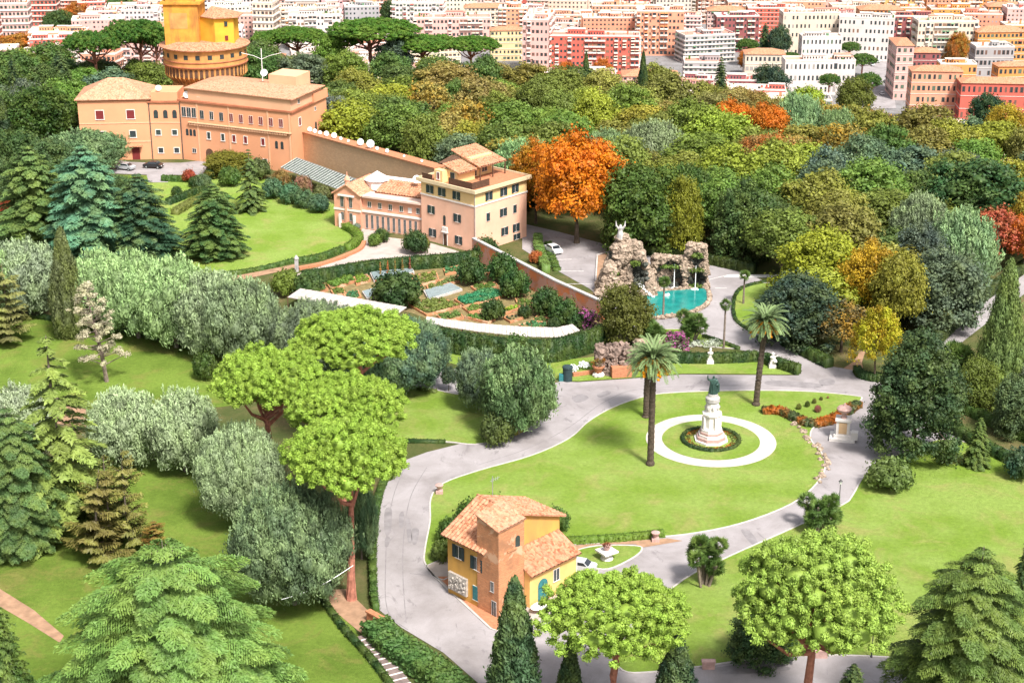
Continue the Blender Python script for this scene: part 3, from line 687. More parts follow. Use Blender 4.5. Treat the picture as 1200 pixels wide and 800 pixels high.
# ================================================================ WINDOWS
_wc = {}
def wmesh(kind, w, h, mat):
    k = (kind, round(w, 2), round(h, 2), mat)
    if k in _wc: return _wc[k]
    mb = MB()
    if kind == 'pane':
        mb.box(-w / 2, -.04, -h / 2, w / 2, .1, h / 2)
    elif kind == 'arch':
        pts = [(-w / 2, -h / 2), (w / 2, -h / 2), (w / 2, h / 2 - w / 2)] + [(w / 2 * math.cos(a), h / 2 - w / 2 + w / 2 * math.sin(a)) for a in (.5, 1.05, 1.57, 2.09, 2.64)] + [(-w / 2, h / 2 - w / 2)]
        mb.face([(x, -.05, z) for x, z in pts])
        for (x, z), (x2, z2) in zip(pts, pts[1:] + pts[:1]): mb.face([(x, -.05, z), (x, .1, z), (x2, .1, z2), (x2, -.05, z2)])
    elif kind == 'frame':
        f = .16
        mb.box(-w / 2 - f, -.10, -h / 2, -w / 2, .1, h / 2); mb.box(w / 2, -.10, -h / 2, w / 2 + f, .1, h / 2)
        mb.box(-w / 2 - f, -.10, h / 2, w / 2 + f, .1, h / 2 + f); mb.box(-w / 2 - f - .06, -.16, -h / 2 - f, w / 2 + f + .06, .1, -h / 2)
    elif kind == 'thin':
        f = .05
        mb.box(-w / 2 - f, -.07, -h / 2, -w / 2, .1, h / 2); mb.box(w / 2, -.07, -h / 2, w / 2 + f, .1, h / 2); mb.box(-.03, -.06, -h / 2, .03, -.041, h / 2)
        mb.box(-w / 2 - f, -.07, h / 2, w / 2 + f, .1, h / 2 + f); mb.box(-w / 2 - f - .05, -.14, -h / 2 - f, w / 2 + f + .05, .1, -h / 2)
    elif kind == 'shutter':
        for k2 in range(8): mb.box(-w / 2, -.12 - .01 * (k2 % 2), -h / 2 + k2 * h / 8, w / 2, -.05, -h / 2 + (k2 + 1) * h / 8 - .03)
        mb.box(-w / 2 - .03, -.11, -h / 2 - .02, w / 2 + .03, -.055, h / 2 + .02)
    me = mb.mesh(kind, mat if not isinstance(mat, str) else M[mat]); _wc[k] = me; return me
def window(parent, O, a, s, z, w, h, style='plain', off=0.0):
    x = O[0] + math.cos(a) * s + math.sin(a) * off; y = O[1] + math.sin(a) * s - math.cos(a) * off
    pm = {'red': 'red_blind', 'closed': 'shutter_dark'}.get(style, 'glass')
    kind = 'arch' if style in ('arch', 'archf') else 'pane'
    o = link('window', wmesh(kind, w, h, pm), parent, (x, y, z), a)
    if style in ('plain', 'red', 'archf'): link('frame', wmesh('frame', w, h, 'white_trim'), o)
    if style in ('shut', 'slit', 'thin', 'closed'): link('frame', wmesh('thin', w, h, 'white_trim' if style != 'slit' else 'stone_dark'), o)
    if style == 'shut':
        for sg in (-1, 1): link('shutter', wmesh('shutter', w * .5, h, 'shutter_dark'), o, (sg * (w * .78), 0, 0), sg * -.12)
    if style == 'closed':
        for sg in (-1, 1): link('shutter', wmesh('shutter', w * .48, h, 'shutter_dark'), o, (sg * w * .25, 0, 0))
    return o
def tile_roof(e0, e1, r1, r0, pitch=.42, amp=.06, th=.16):
    pitch *= 1.35; amp *= 2.4
    """corrugated tile sheet from eave e0-e1 up to ridge r0-r1"""
    e0, e1, r0, r1 = map(Vector, (e0, e1, r0, r1)); mb = MB(); n = max(2, int((e1 - e0).length / pitch))
    nor = (e1 - e0).cross(r0 - e0).normalized()
    if nor[2] < 0: nor = -nor
    K = 4; m = n * K; R_ = max(2, int((r0 - e0).length / .8))
    for j in range(R_ + 1):
        for q in (0, 1):
            if j == R_ and q: continue
            t = j / R_ if q == 0 else (j + .97) / R_
            lift = .0 if q else .05
            for i in range(m + 1):
                s = i / m; hgt_ = amp * abs(math.sin(math.pi * i / K))
                p = (e0.lerp(e1, s)).lerp(r0.lerp(r1, s), min(t, 1)) + nor * (hgt_ + lift); mb.v.append(tuple(p))
    rows = 2 * R_ + 1
    for j in range(rows - 1):
        for i in range(m):
            a = j * (m + 1) + i; mb.f.append((a, a + 1, a + m + 2, a + m + 1)); mb.m.append(0)
    # underside slab
    q = [e0, e1, r1, r0]; d = nor * th
    mb.face([p - d for p in reversed(q)])
    for a, b in zip(q, q[1:] + q[:1]): mb.face([a - d, b - d, b + nor * .02, a + nor * .02])
    return mb
# ================================================================ HOUSE WITH BRICK TOWER
Hc = paint('yellow_ochre_plaster', (.56, .315, .085), .9, .12, .4, .1, stain=(.42, .24, .09))
Hc2 = paint('pale_ochre_plaster', (.62, .40, .15), .9, .12, .4, .1)
Bp = at(568.5, 716)
ho = thing('brick_tower_house', 'small ochre house with tiled roof and a brick corner tower beside the road', 'house', Bp, R(45))
mb = MB(); W_, D_, He = 13.1, 6.6, 8.4; xr = 5.6; zr = 11.2
mb.box(0, 0, 0, W_, D_, He)
for y in (0, D_): mb.face([(0, y, He), (W_, y, He), (xr, y, zr)] if y else [(0, y, He), (W_, y, He), (xr, y, zr)])
mb.build('wall', Hc, ho)
for nm, e, s in (('roof', -.75, -1), ('roof', W_ + .75, 1)):
    k = (zr - He) / (xr if s < 0 else (W_ - xr)); ze = He - .75 * k + .18
    tile_roof((e, -.5, ze), (e, D_ + .5, ze), (xr, D_ + .5, zr + .18), (xr, -.5, zr + .18)).build(nm, M['tile'], ho)
mb = MB(); mb.tube([(xr, -.5, zr + .24), (xr, D_ + .5, zr + .24)], .16, 7); mb.build('ridge_cap', M['tile'], ho)
# lean-to
mb = MB(); mb.box(4.3, -3.4, 0, 12.6, -.003, 4.7); mb.face([(4.3, -3.4, 4.7), (4.3, -.003, 4.7), (4.3, -.003, 6.3)]); mb.face([(12.6, -.003, 4.7), (12.6, -3.4, 4.7), (12.6, -.003, 6.3)]); mb.build('extension_wall', Hc2, ho)
tile_roof((4.1, -4.0, 4.62), (13.0, -4.0, 4.62), (13.0, -.01, 6.5), (4.1, -.01, 6.5), .5, .09).build('extension_roof', M['tile'], ho)
tw = MB(); x0, y0, x1, y1 = -.12, -2.5, 4.25, 1.2
tw.v = [(x0, y0, 0), (x1, y0, 0), (x1, y1, 0), (x0, y1, 0), (x0, y0, 11.7), (x1, y0, 12.0), (x1, y1, 13.0), (x0, y1, 12.7)]
tw.f = [(0, 1, 5, 4), (1, 2, 6, 5), (2, 3, 7, 6), (3, 0, 4, 7)]; tw.m = [0] * 4
tt = tw.build('brick_tower', M['tower_brick'], ho)
tile_roof((x0 - .15, y0 - .2, 11.75), (x1 + .15, y0 - .2, 12.05), (x1 + .15, y1 + .1, 13.1), (x0 - .15, y1 + .1, 12.8), .4, .05).build('tower_roof', M['tile_pale'], tt)
LF = (0, D_); la = R(-90)
window(ho, LF, la, 2.0, 6.4, 1.0, 1.7, 'shut'); window(ho, LF, la, 5.2, 6.0, 1.0, 1.7, 'shut'); 
o = window(ho, LF, la, 5.0, 1.9, .9, 1.9, 'thin'); o.data = wmesh('shutter', .9, 1.9, 'teal'); o['label'] = 'green shuttered window'
window(ho, (x0, 1.2), la, 2.6, 4.0, .5, 1.3, 'slit'); window(ho, (x0, 1.2), la, 2.9, 1.1, .7, 2.0, 'slit')
window(ho, (0, y0), 0, 3.1, 9.4, .75, 1.5, 'arch'); 
mb = MB(); mb.box(1.3, y0 - .12, 8.45, 3.0, y0, 8.7); mb.build('ledge', M['tower_brick'], ho)
window(ho, (0, -3.4), 0, 9.0, 2.9, 1.0, 1.6, 'thin')
dr = link('door', wmesh('arch', 1.7, 3.3, 'teal'), ho, (6.6, -3.4, 1.65)); mb = MB(); mb.box(-.03, -.09, -1.6, .03, -.05, 1.2); mb.box(-.8, -.09, .5, .8, -.06, .58); mb.build('door_frame', M['shutter_dark'], dr)
mb = MB()
rng = random.Random(3)
for k in range(1): mb.box(-.35, 3.0, .9, 0, 6.2, 3.3)
for k in range(44): mb.blob((-.38, rng.uniform(3.2, 6.0), rng.uniform(1.1, 3.1)), (.14, .15, .2), rng, 0, .4)
mb.build('relief_panel', paint('relief_stone', (.42, .38, .34), .9, .3, 3, bmp=.8), ho)
mb = MB(); mb.tube([(0.02, -.1, 0), (-.06, .1, He - .4)], .07, 6); mb.build('drainpipe', M['terra_pot'], ho)
mb = MB(); mb.tube([(12.66, -3.46, 0), (12.66, -3.46, 4.5)], .06, 6); mb.build('drainpipe', M['white_trim'], ho)
an = thing('roof_aerial', 'thin white aerial on the back of the small ochre house roof', 'aerial', ho.matrix_basis @ Vector((7.5, 6.2, 10.6)))
an.location = Matrix.Rotation(R(45), 4, 'Z') @ Vector((7.5, 6.3, 10.4)) + Bp
mb = MB(); mb.tube([(0, 0, 0), (0, 0, 3.2)], .05, 5)
mb.build('mast', M['metal_grey'], an); mb = MB()
for k in range(4): mb.tube([(-.1 + k * .25, -.5, 2.6 + k * .12), (-.1 + k * .25, .5, 2.6 + k * .12)], .03, 4)
mb.tube([(-.3, 0, 2.5), (.9, 0, 3.1)], .03, 4); mb.build('antenna', M['metal_grey'], an)
# ================================================================ PINK MONASTERY
Pp = paint('pink_salmon_plaster', (.72, .42, .30), .9, .1, .3, .1, stain=(.64, .42, .31)); Py = paint('pale_yellow_plaster', (.72, .50, .24), .9, .08, .3, .1); Pb = paint('salmon_brick', (.60, .30, .20), .9, .12, .8)
Fp = Vector((-7.6, 321.2, 0)); mo = thing('pink_convent', 'tall salmon pink four storey house with dark shutters and roof terrace', 'house', Fp, R(48))
X, Y, Hh = 16.0, 15.6, 12.6
mb = MB(); mb.box(0, 0, 0, X, Y, 9.95); mb.box(.02, .02, 9.95, X - .02, Y - .02, Hh, 1); mb.build('wall', [Pp, Py], mo)
mb = MB(); mb.box(-.12, -.12, 9.85, X + .12, Y + .12, 10.15); mb.build('string_course', M['white_trim'], mo)
mb = MB(); mb.box(-.4, -.4, Hh, X + .4, Y + .4, Hh + .25, 0); mb.box(-.75, -.75, Hh + .25, X + .75, Y + .75, Hh + .55, 0)
for q in ((-.75, -.75, X + .75, -.45), (-.75, Y + .45, X + .75, Y + .75), (-.75, -.45, -.45, Y + .45), (X + .45, -.45, X + .75, Y + .45)): mb.box(q[0], q[1], Hh + .55, q[2], q[3], Hh + 1.0)
cn = mb.build('cornice', paint('cream_cornice', (.60, .47, .30), .9, .1, .6), mo)
mb = MB(); mb.face([(-.44, -.44, Hh + .57), (X + .44, -.44, Hh + .57), (X + .44, Y + .44, Hh + .57), (-.44, Y + .44, Hh + .57)]); mb.build('terrace_floor', M['terra_pot'], mo)
LFm = (0, Y)
for s, z, st in ((2.7, 11.4, 'shut'), (6.2, 11.4, 'shut'), (10.4, 11.4, 'shut'), (3.0, 7.0, 'shut'), (10.6, 6.6, 'shut'), (3.3, 2.0, 'shut'), (10.9, 1.9, 'shut')): window(mo, LFm, la, s, z, 1.0, 1.7, st)
window(mo, LFm, la, 6.8, 5.4, .7, 2.2, 'arch')
d_ = link('door', wmesh('pane', 1.0, 2.5, M['wood_dark']), mo, (0, Y - 7.0, 1.25), la); link('frame', wmesh('frame', 1.0, 2.5, 'white_trim'), d_)
mb = MB(); mb.box(-.3, Y - 7.7, 3.0, 0, Y - 6.3, 4.0); mb.box(-.45, Y - 7.9, 2.85, 0, Y - 6.1, 3.0); mb.build('door_crest', M['white_trim'], mo)
for s, z, st in ((4.2, 11.4, 'shut'), (8.7, 11.4, 'shut'), (12.3, 11.4, 'shut'), (3.9, 7.0, 'closed'), (8.6, 7.0, 'shut'), (12.2, 7.0, 'closed'), (9.0, 2.8, 'shut'), (12.6, 2.8, 'shut'), (12.8, .8, 'shut')): window(mo, (0, 0), 0, s, z, 1.0, 1.7 if z > 1 else 1.2, st)
mb = MB(); mb.tube([(-.08, -.08, 0), (-.08, -.08, Hh)], .07, 6); mb.build('drainpipe', M['stone_dark'], mo)
zt = Hh + .57
mb = MB(); mb.box(7.5, 8.2, zt, 14, 13.2, zt + 4.2); mb.box(2.2, 7.0, zt, 7.49, 10.8, zt + 2.6); mb.box(.6, 9.8, zt, 2.19, 12.2, zt + 2.5); mb.build('penthouse', Py, mo)
tile_roof((7.0, 5.0, zt + 2.9), (15.4, 5.0, zt + 2.9), (15.0, 13.6, zt + 5.2), (7.2, 13.6, zt + 5.2), .5, .08).build('penthouse_roof', M['tile'], mo)
tile_roof((1.8, 5.9, zt + 2.35), (7.4, 5.9, zt + 2.35), (7.4, 10.9, zt + 3.6), (1.8, 10.9, zt + 3.6), .5, .08).build('penthouse_roof', M['tile'], mo)
tile_roof((3.2, 13.6, zt + 3.1), (3.2, 10.9, zt + 3.1), (7.4, 10.9, zt + 4.0), (7.4, 13.6, zt + 4.0), .5, .08).build('penthouse_roof', M['wood_dark'], mo)
mb = MB()
for x in (7.3, 11.2, 15.0): mb.box(x - .1, 5.2, zt, x + .1, 5.4, zt + 2.85)
mb.build('porch_post', M['wood_dark'], mo)
mb = MB()
for k in range(28): mb.box(.5, 1.3 + k * .24, zt, .56, 1.5 + k * .24, zt + 1.5)
for k in range(22): mb.box(.5 + k * .24, 1.2, zt, .7 + k * .24, 1.26, zt + 1.5)
mb.build('terrace_fence', M['wood_dark'], mo)
mb = MB()
for k in range(18): mb.box(.2, 12.4 + k * .17, zt, .28, 12.5 + k * .17, zt + 1.3)
mb.box(.18, 12.3, zt + 1.25, .3, 15.5, zt + 1.35); mb.build('terrace_fence', M['wood_dark'], mo)
window(mo, (7.5, 8.2), 0, 1.2, zt + 1.3, 1.0, 2.2, 'thin'); window(mo, (7.5, 8.2), 0, 4.2, zt + 1.5, 1.6, 1.6, 'thin'); window(mo, (2.2, 10.8), la, 2.4, zt + 1.2, 1.2, 1.8, 'closed'); window(mo, (.6, 12.2), la, 1.2, zt + 1.3, .6, 1.4, 'red')
# chapel wing
wg = thing('chapel_wing', 'low salmon chapel wing with a gable front and row of slit windows', 'chapel', (-38.3, 342.0, 0), R(-26))
mb = MB(); mb.box(6.6, 0, 0, 22.0, 9, 7.3); mb.box(0, -.9, 0, 6.6, 9, 7.6)
mb.face([(0, -.9, 7.6), (6.6, -.9, 7.6), (3.3, -.9, 9.6)]); mb.face([(6.6, 9, 7.6), (0, 9, 7.6), (3.3, 9, 9.6)]); mb.build('wall', Pb, wg)
mb = MB(); mb.box(6.6, -.12, 0, 21.9, -.002, 3.9); mb.build('plinth', paint('pale_pink_plaster', (.58, .33, .24), .9, .1, .5), wg)
mb = MB(); mb.box(-.1, -1.05, 3.9, 6.75, -.9, 4.3); mb.box(6.6, -.35, 3.9, 21.9, -.002, 4.3); mb.build('string_course', M['white_trim'], wg); mb = MB(); mb.box(6.4, -.8, 7.3, 22.3, 3.2, 7.7); mb.build('flat_roof', paint('pink_flat_roof', (.58, .42, .35), .9, .12, .8), wg)
for s in (-1, 1): tile_roof((3.3 + s * 3.7, -1.3, 7.5), (3.3 + s * 3.7, 9.2, 7.5), (3.3, 9.2, 9.8), (3.3, -1.3, 9.8), .5, .06).build('gable_roof', M['tile_pale'], wg)
tile_roof((8.5, 2.2, 7.9), (21.9, 2.2, 7.9), (21.9, 7.2, 9.6), (8.5, 7.2, 9.6), .5, .09).build('roof', M['tile'], wg)
mb = MB(); mb.box(7, 7.2, 7.3, 22, 9.6, 9.7); mb.build('parapet', M['white_trim'], wg)
mb = MB(); mb.lathe([(2.6, 7.6), (2.6, 9.6), (3.0, 9.6), (0.1, 11.4)], 8, (6.6, 6.6)); mb.build('lantern', M['white_trim'], wg)
mb = MB(); mb.lathe([(.55, 9.5), (.55, 10.7), (.7, 10.7), (.5, 11.2), (.1, 11.8), (.08, 12.5)], 10, (3.3, -.6)); mb.build('belfry', Pb, wg)
for s in (8.4, 11.0, 13.6, 16.3, 20.4): window(wg, (0, 0), 0, s, 5.7, .8, 1.2, 'thin')
window(wg, (0, 0), 0, 18.4, 5.6, .8, 1.0, 'thin').data = wmesh('pane', .8, 1.0, 'white_trim')
for k in range(10): window(wg, (0, -.12), 0, 7.7 + k * 1.35, 1.9, .5, 3.0, 'slit')
for s in (2.0, 4.2): window(wg, (0, -.9), 0, s, 5.9, .7, 2.4, 'slit'); window(wg, (0, -.9), 0, s, 2.6, .7, 1.6, 'slit')
for q in ((1.3, -1.4, 0, 1.75, -.9, 3.0), (4.9, -1.4, 0, 5.35, -.9, 3.0), (2.85, -1.2, 0, 3.35, -.9, 7.1)): mb = MB(); mb.box(*q); mb.build('pilaster', Pb if q[5] > 5 else M['white_trim'], wg)
mb = MB(); mb.box(1.2, -1.3, 7.1, 5.2, -.9, 7.4); mb.build('lintel', M['white_trim'], wg)
# ================================================================ RADIO PALACE + ROUND TOWER
Oc = paint('peach_orange_plaster', (.62, .29, .16), .9, .09, .15, .1, stain=(.56, .29, .17)); Oc2 = paint('light_peach_plaster', (.64, .36, .22), .9, .08, .2); Ored = paint('red_brown_trim', (.36, .13, .07), .9, .2, .5)
P0, P1, P2, P3, P4 = [Vector(p) for p in ((-108.4, 399.7), (-91, 401.3), (-83.3, 401.3), (-53.6, 387.5), (-47.1, 406.5))]
pa = thing('observatory_palace', 'long peach coloured palace of three storeys in front of the round tower', 'palace')
def quadpoly(A, B, depth):
    d = (B - A).normalized(); n = Vector((-d[1], d[0])); return [A, B, B + n * depth, A + n * depth]
mb = MB(); mb.prism(quadpoly(P0, P1, 15), 0, 15.3); mb.prism([P1, P2 - Vector((.0, 0)), P2 + Vector((3, 12)), P1 + Vector((0, 12))], 0, 14.8)
w4 = [P2, P3, P4, P4 + (P2 - P3)]; mb.prism(w4, 0, 15.0)
mb.build('wall', Oc, pa)
dW = (P3 - P2).normalized(); nW = Vector((-dW[1], dW[0])); dE = (P4 - P3).normalized()
at4 = [P2 + nW * 1.0 + dW * 2, P3 + nW * .02 + dW * -.02, P4 - dE * 2.5, P4 + (P2 - P3) + dW * 2 - dE * 2.5]
mb = MB(); mb.prism(at4, 15.0, 18.2); mb.build('attic', Oc2, pa)
mb = MB(); c4 = sum(w4, Vector((0, 0))) / 4
mb.prism([c4 + (p - c4) * 1.03 for p in w4], 14.9, 15.35); mb.prism([(p - Vector((-99, 407))) * 1.03 + Vector((-99, 407)) for p in quadpoly(P0, P1, 15)], 15.1, 15.4)
mb.prism([P1 + Vector((-.3, -.35)), P2 + Vector((0, -.35)), P2 + Vector((1, 2)), P1 + Vector((-.3, 2))], 14.5, 14.9); mb.build('cornice', Ored, pa)
def hip(poly, z0, z1, inset, ov=.8):
    c = sum(poly, Vector((0, 0))) / 4; a, b, c2, d = [c + (p - c) * (1 + ov / (p - c).length) for p in poly]
    m1 = (a + d) / 2; m2 = (b + c2) / 2; ax = (m2 - m1).normalized(); r0 = m1 + ax * inset; r1 = m2 - ax * inset
    f = lambda p, z: (p[0], p[1], z); mb = MB()
    mb.face([f(a, z0), f(b, z0), f(r1, z1), f(r0, z1)]); mb.face([f(b, z0), f(c2, z0), f(r1, z1)]); mb.face([f(c2, z0), f(d, z0), f(r0, z1), f(r1, z1)]); mb.face([f(d, z0), f(a, z0), f(r0, z1)])
    mb.face([f(p, z0 - .2) for p in (d, c2, b, a)])
    for p, q in ((a, b), (b, c2), (c2, d), (d, a)): mb.face([f(p, z0 - .2), f(q, z0 - .2), f(q, z0), f(p, z0)])
    return mb
hip(quadpoly(P0, P1, 15), 15.6, 19.5, 7.5, .9).build('roof', M['tile_pale'], pa)
hip(at4, 18.3, 19.4, 7.0, 1.0).build('roof', M['tile_pale'], pa)
mb = MB(); q = [P4 - dE * 9 - dW * 12, P4 - dE * 9 - dW * 4, P4 - dW * 4 - dE * 1, P4 - dW * 12 - dE * 1]; mb.prism(q, 18, 21.3); mb.build('roof_room', Oc2, pa)
mb = MB(); mb.prism([P4 - dE * 8, P4 - dE * 8 + dW * 0.5, P4 + dW * .5, P4], 15, 17.2); mb.build('attic', Oc, pa)
mb = MB(); mb.box(P1[0] + .5, P1[1] + .5, 14.8, P2[0] - .5, P1[1] + 9, 17.0); mb.build('roof_room', Oc, pa)
aL = math.atan2((P1 - P0)[1], (P1 - P0)[0]); aM = 0.0; aW = math.atan2(dW[1], dW[0]); aE = math.atan2(dE[1], dE[0])
for s, z, w, h, st in ((5.2, 11.6, 1.9, 2.2, 'red'), (12.8, 11.6, 1.9, 2.2, 'red'), (5.6, 6.6, 1.5, 1.5, 'plain'), (13.0, 6.6, 1.5, 1.7, 'plain'), (2.0, 2.6, 1.5, 1.5, 'plain')): window(pa, P0, aL, s, z, w, h, st)
d_ = link('door', wmesh('pane', 1.9, 3.2, 'red_blind'), pa, (P0[0] + 13.4 * math.cos(aL), P0[1] + 13.4 * math.sin(aL), 1.6), aL)
mb = MB(); mb.box(-1.7, -1.3, 1.9, 1.7, 0, 2.1); mb.build('awning', M['tile'], d_)
for s in (1.6, 4.0, 6.3): window(pa, P1, 0, s, 11.6, 1.1, 2.1, 'arch')
for s, z in ((1.9, 6.9), (6.0, 6.9), (2.2, 2.3), (6.2, 2.3)): window(pa, P1, 0, s, z, 1.2, 1.3, 'plain')
for k in range(3): window(pa, P2, aW, 1.2 + k * 1.5, 12.3, 1.2, 2.4, 'thin')
for k in range(9): window(pa, P2, aW, 6.6 + k * 2.9, 12.1, 1.05, 2.0, 'slit' if k in (0, 2) else 'thin').data = wmesh('pane', 1.05, 2.0, 'glass' if k in (0, 1, 2) else 'red_blind')
A = P2 + nW * 1.0 + dW * 2; 
for k in range(9): window(pa, A, aW, 3.2 + k * 3.1, 16.6, .8, .8, 'thin')
for k in range(3): window(pa, P2, aW, 1.8 + k * 1.1, 7.2, .75, 1.7, 'arch')
for s, st in ((8.3, 'plain'), (12.5, 'plain'), (15.8, 'red'), (19.2, 'red'), (24.3, 'red')): window(pa, P2, aW, s, 6.9, .9, 1.7, st)
for k in range(2): window(pa, P2, aW, 28.2 + k * 1.6, 6.6, .8, 1.9, 'arch')
window(pa, P2, aW, 3.6, 2.6, 1.1, 1.1, 'thin'); window(pa, P2, aW, 24.6, 1.9, 1.2, 1.3, 'plain')
link('door', wmesh('arch', 2.2, 3.6, 'wood_dark'), pa, (P2[0] + dW[0] * 8.2, P2[1] + dW[1] * 8.2, 1.8), aW)
for s, z, w, h, st in ((4.5, 16.8, 1.0, 1.0, 'thin'), (4.6, 11.8, 1.1, 1.9, 'red'), (13.5, 8.9, 1.0, 2.0, 'arch'), (7.5, 4.0, 1.1, 1.3, 'thin'), (13.5, 13.2, .9, .9, 'thin')): window(pa, P3, aE, s, z, w, h, st)
mb = MB()
for k in range(60):
    p = P2 + dW * (3 + k * .48); mb.box(-.12, -.45, 9.2, .12, 0, 9.75, rot=aW, org=(p[0], p[1], 0))
p = P2 + dW * 2.5; mb.box(0, -.55, 9.75, 30.2, 0, 9.95, rot=aW, org=(p[0], p[1], 0)); mb.build('corbel', Oc2, pa)
mb = MB()
for s in (5.2, 14.6, 26, 32.2): p = P2 + dW * s; mb = MB(); mb.box(-.2, -.12, 0, .2, 0, 14.9, rot=aW, org=(p[0], p[1], 0)); mb.build('pilaster', Oc2, pa)
for args, kw in (((0, -.1, 4.5, 17.4, 0, 4.8), dict(rot=aL, org=(P0[0], P0[1], 0))), ((0, -.1, 9.3, 17.4, 0, 9.55), dict(rot=aL, org=(P0[0], P0[1], 0))), ((0, -.1, 9.3, 7.6, 0, 9.55), dict(rot=0, org=(P1[0], P1[1], 0)))):
    mb = MB(); mb.box(*args, **kw); mb.build('moulding', Oc2, pa)
mb = MB(); mb.tube([(P1[0], P1[1] - .12, 0), (P1[0], P1[1] - .12, 15)], .12, 6); mb.tube([(P2[0], P2[1] - .15, 0), (P2[0], P2[1] - .15, 15)], .12, 6); mb.build('drainpipe', M['iron'], pa)
# tower
TX, TY = -80.3, 424.0
Ty = paint('weathered_yellow_plaster', (.60, .27, .05), .9, .2, .5, .1, stain=(.28, .13, .05)); Ty2 = paint('bright_yellow_plaster', (.68, .36, .045), .9, .14, .35, .1, stain=(.45, .22, .05)); Tb = paint('ochre_tower_plaster', (.50, .26, .09), .9, .2, .5, .1, stain=(.28, .15, .07))
tw = thing('round_tower', 'massive ochre round tower with arcade and square yellow upper tower', 'tower', (TX, TY, 0))
mb = MB(); mb.lathe([(8.6, 0), (8.6, 14.6), (8.9, 14.6), (8.9, 15.1), (8.6, 15.1), (8.7, 16.3), (10.3, 18.0), (10.45, 18.1), (10.45, 20.6), (10.8, 20.7), (10.8, 24.8), (11.1, 24.9), (11.1, 25.2), (10, 25.25)], 64); mb.build('drum_wall', Tb, tw)
mb = MB(); mb.lathe([(10.0, 25.3), (11.7, 25.1), (11.75, 25.35), (8.0, 26.7), (7.9, 26.6)], 64); mb.build('skirt_roof', M['tile'], tw)
for k in range(30):
    t = -math.pi / 2 + (k - 14.5) * math.pi / 24
    # raised arches between sloping corbels, niche shade painted as their dark colour
    o = link('arch_niche_shade', wmesh('arch', .8, 2.2, 'wood_dark'), tw, (10.45 * math.cos(t), 10.45 * math.sin(t), 19.2), t + math.pi / 2)
    mb_ = MB()
for k in range(11):
    t = -math.pi / 2 + (k - 5) * .29; o = link('window', wmesh('pane', 1.1, 1.1, 'glass'), tw, (10.8 * math.cos(t), 10.8 * math.sin(t), 23.4), t + math.pi / 2)
mb = MB()
for k in range(48):
    t = k * math.pi / 24; c, s = math.cos(t), math.sin(t)
    mb.tube([(8.7 * c, 8.7 * s, 16.0), (10.55 * c, 10.55 * s, 17.9), (10.57 * c, 10.57 * s, 20.6)], [.12, .2, .17], 5)
mb.build('corbel', Tb, tw)
mb = MB(); mb.lathe([(10.85, 21.9), (11.0, 21.95), (11.0, 22.1), (10.8, 22.15)], 64); mb.build('string_course', Ored, tw); mb = MB(); mb.lathe([(10.85, 20.6), (11.05, 20.65), (11.05, 20.85), (10.8, 20.9)], 64); mb.build('string_course', Ored, tw)
mb = MB(); mb.box(-9.0, -5.6, 25.8, -.2, 5, 36.2); mb.build('upper_wall', Ty, tw)
mb = MB(); mb.box(-9.7, -6.1, 36.2, .7, 5.5, 36.8); mb.box(-8.4, -5, 36.8, -1, 4.5, 43); mb.build('upper_cornice', Ty, tw)
mb = MB(); mb.prism([(-.2, -3.2), (4.0, -6.2), (8.6, -4.5), (8.8, 2), (-.2, 4)], 25.5, 32.6); mb.build('bay_wall', Ty2, tw)
bp = [Vector(v) for v in ((.0, -3.6), (4.0, -7.0), (9.9, -5.0), (10.2, 2.6), (0, 4.5))]
mb = MB(); mb.face([(*p, 32.7) for p in bp])
for p, q_ in zip(bp, bp[1:] + bp[:1]): mb.face([(*p, 32.7), (*q_, 32.7), (*q_, 32.9), (*p, 32.9)]); mb.face([(*p, 32.9), (*q_, 32.9), (2.5, 0, 35.0)])
mb.build('bay_roof', M['tile'], tw)
ab = math.atan2(1.7, 5.0)
for (x, y, z, a, w) in ((1.7, -4.35, 31, -.64, .7), (1.2, -3.98, 27.6, -.64, .7), (2.9, -5.25, 31.2, -.64, .8), (3.2, -5.5, 27.2, -.64, .8), (6.8, -5.32, 31.2, ab, .8), (6.8, -5.32, 27.6, ab, .8)): link('window', wmesh('pane', w, 1.2, 'glass' if z > 30 else 'red_blind'), tw, (x, y, z), a)
mb = MB(); mb.box(-7.5, -5.66, 30, -3, -5.6, 34); mb.build('blind_panel', Tb, tw)
# ================================================================ LONG BRICK WALL WITH DISHES, GLASS PERGOLA, PINK WALL
def wall_seg(name, label, A, B, th, z1a, z1b, mat, cap=None, cat='wall', capw=.25, group=None):
    A = Vector(A); B = Vector(B); d = B - A; L = d.length; e = thing(name, label, cat, (A[0], A[1], 0), math.atan2(d[1], d[0]), group)
    mb = MB(); mb.v = [(0, -th / 2, 0), (L, -th / 2, 0), (L, th / 2, 0), (0, th / 2, 0), (0, -th / 2, z1a), (L, -th / 2, z1b), (L, th / 2, z1b), (0, th / 2, z1a)]
    mb.f = [(0, 1, 5, 4), (1, 2, 6, 5), (2, 3, 7, 6), (3, 0, 4, 7), (4, 5, 6, 7)]; mb.m = [0] * 5; mb.build('wall', mat, e)
    if cap:
        t2 = th / 2 + capw; mb = MB(); mb.v = [(-.1, -t2, z1a + .003), (L + .1, -t2, z1b + .003), (L + .1, t2, z1b + .003), (-.1, t2, z1a + .003), (-.1, -t2, z1a + .3), (L + .1, -t2, z1b + .3), (L + .1, t2, z1b + .3), (-.1, t2, z1a + .3)]
        mb.f = [(0, 1, 5, 4), (1, 2, 6, 5), (2, 3, 7, 6), (3, 0, 4, 7), (4, 5, 6, 7), (3, 2, 1, 0)]; mb.m = [0] * 6; mb.build('coping', cap, e)
    return e, A, B
LW0, LW1 = Vector((-52.0, 396.0)), Vector((-16.0, 352.0))
def ht(px, py, y): return hgt(py, y)
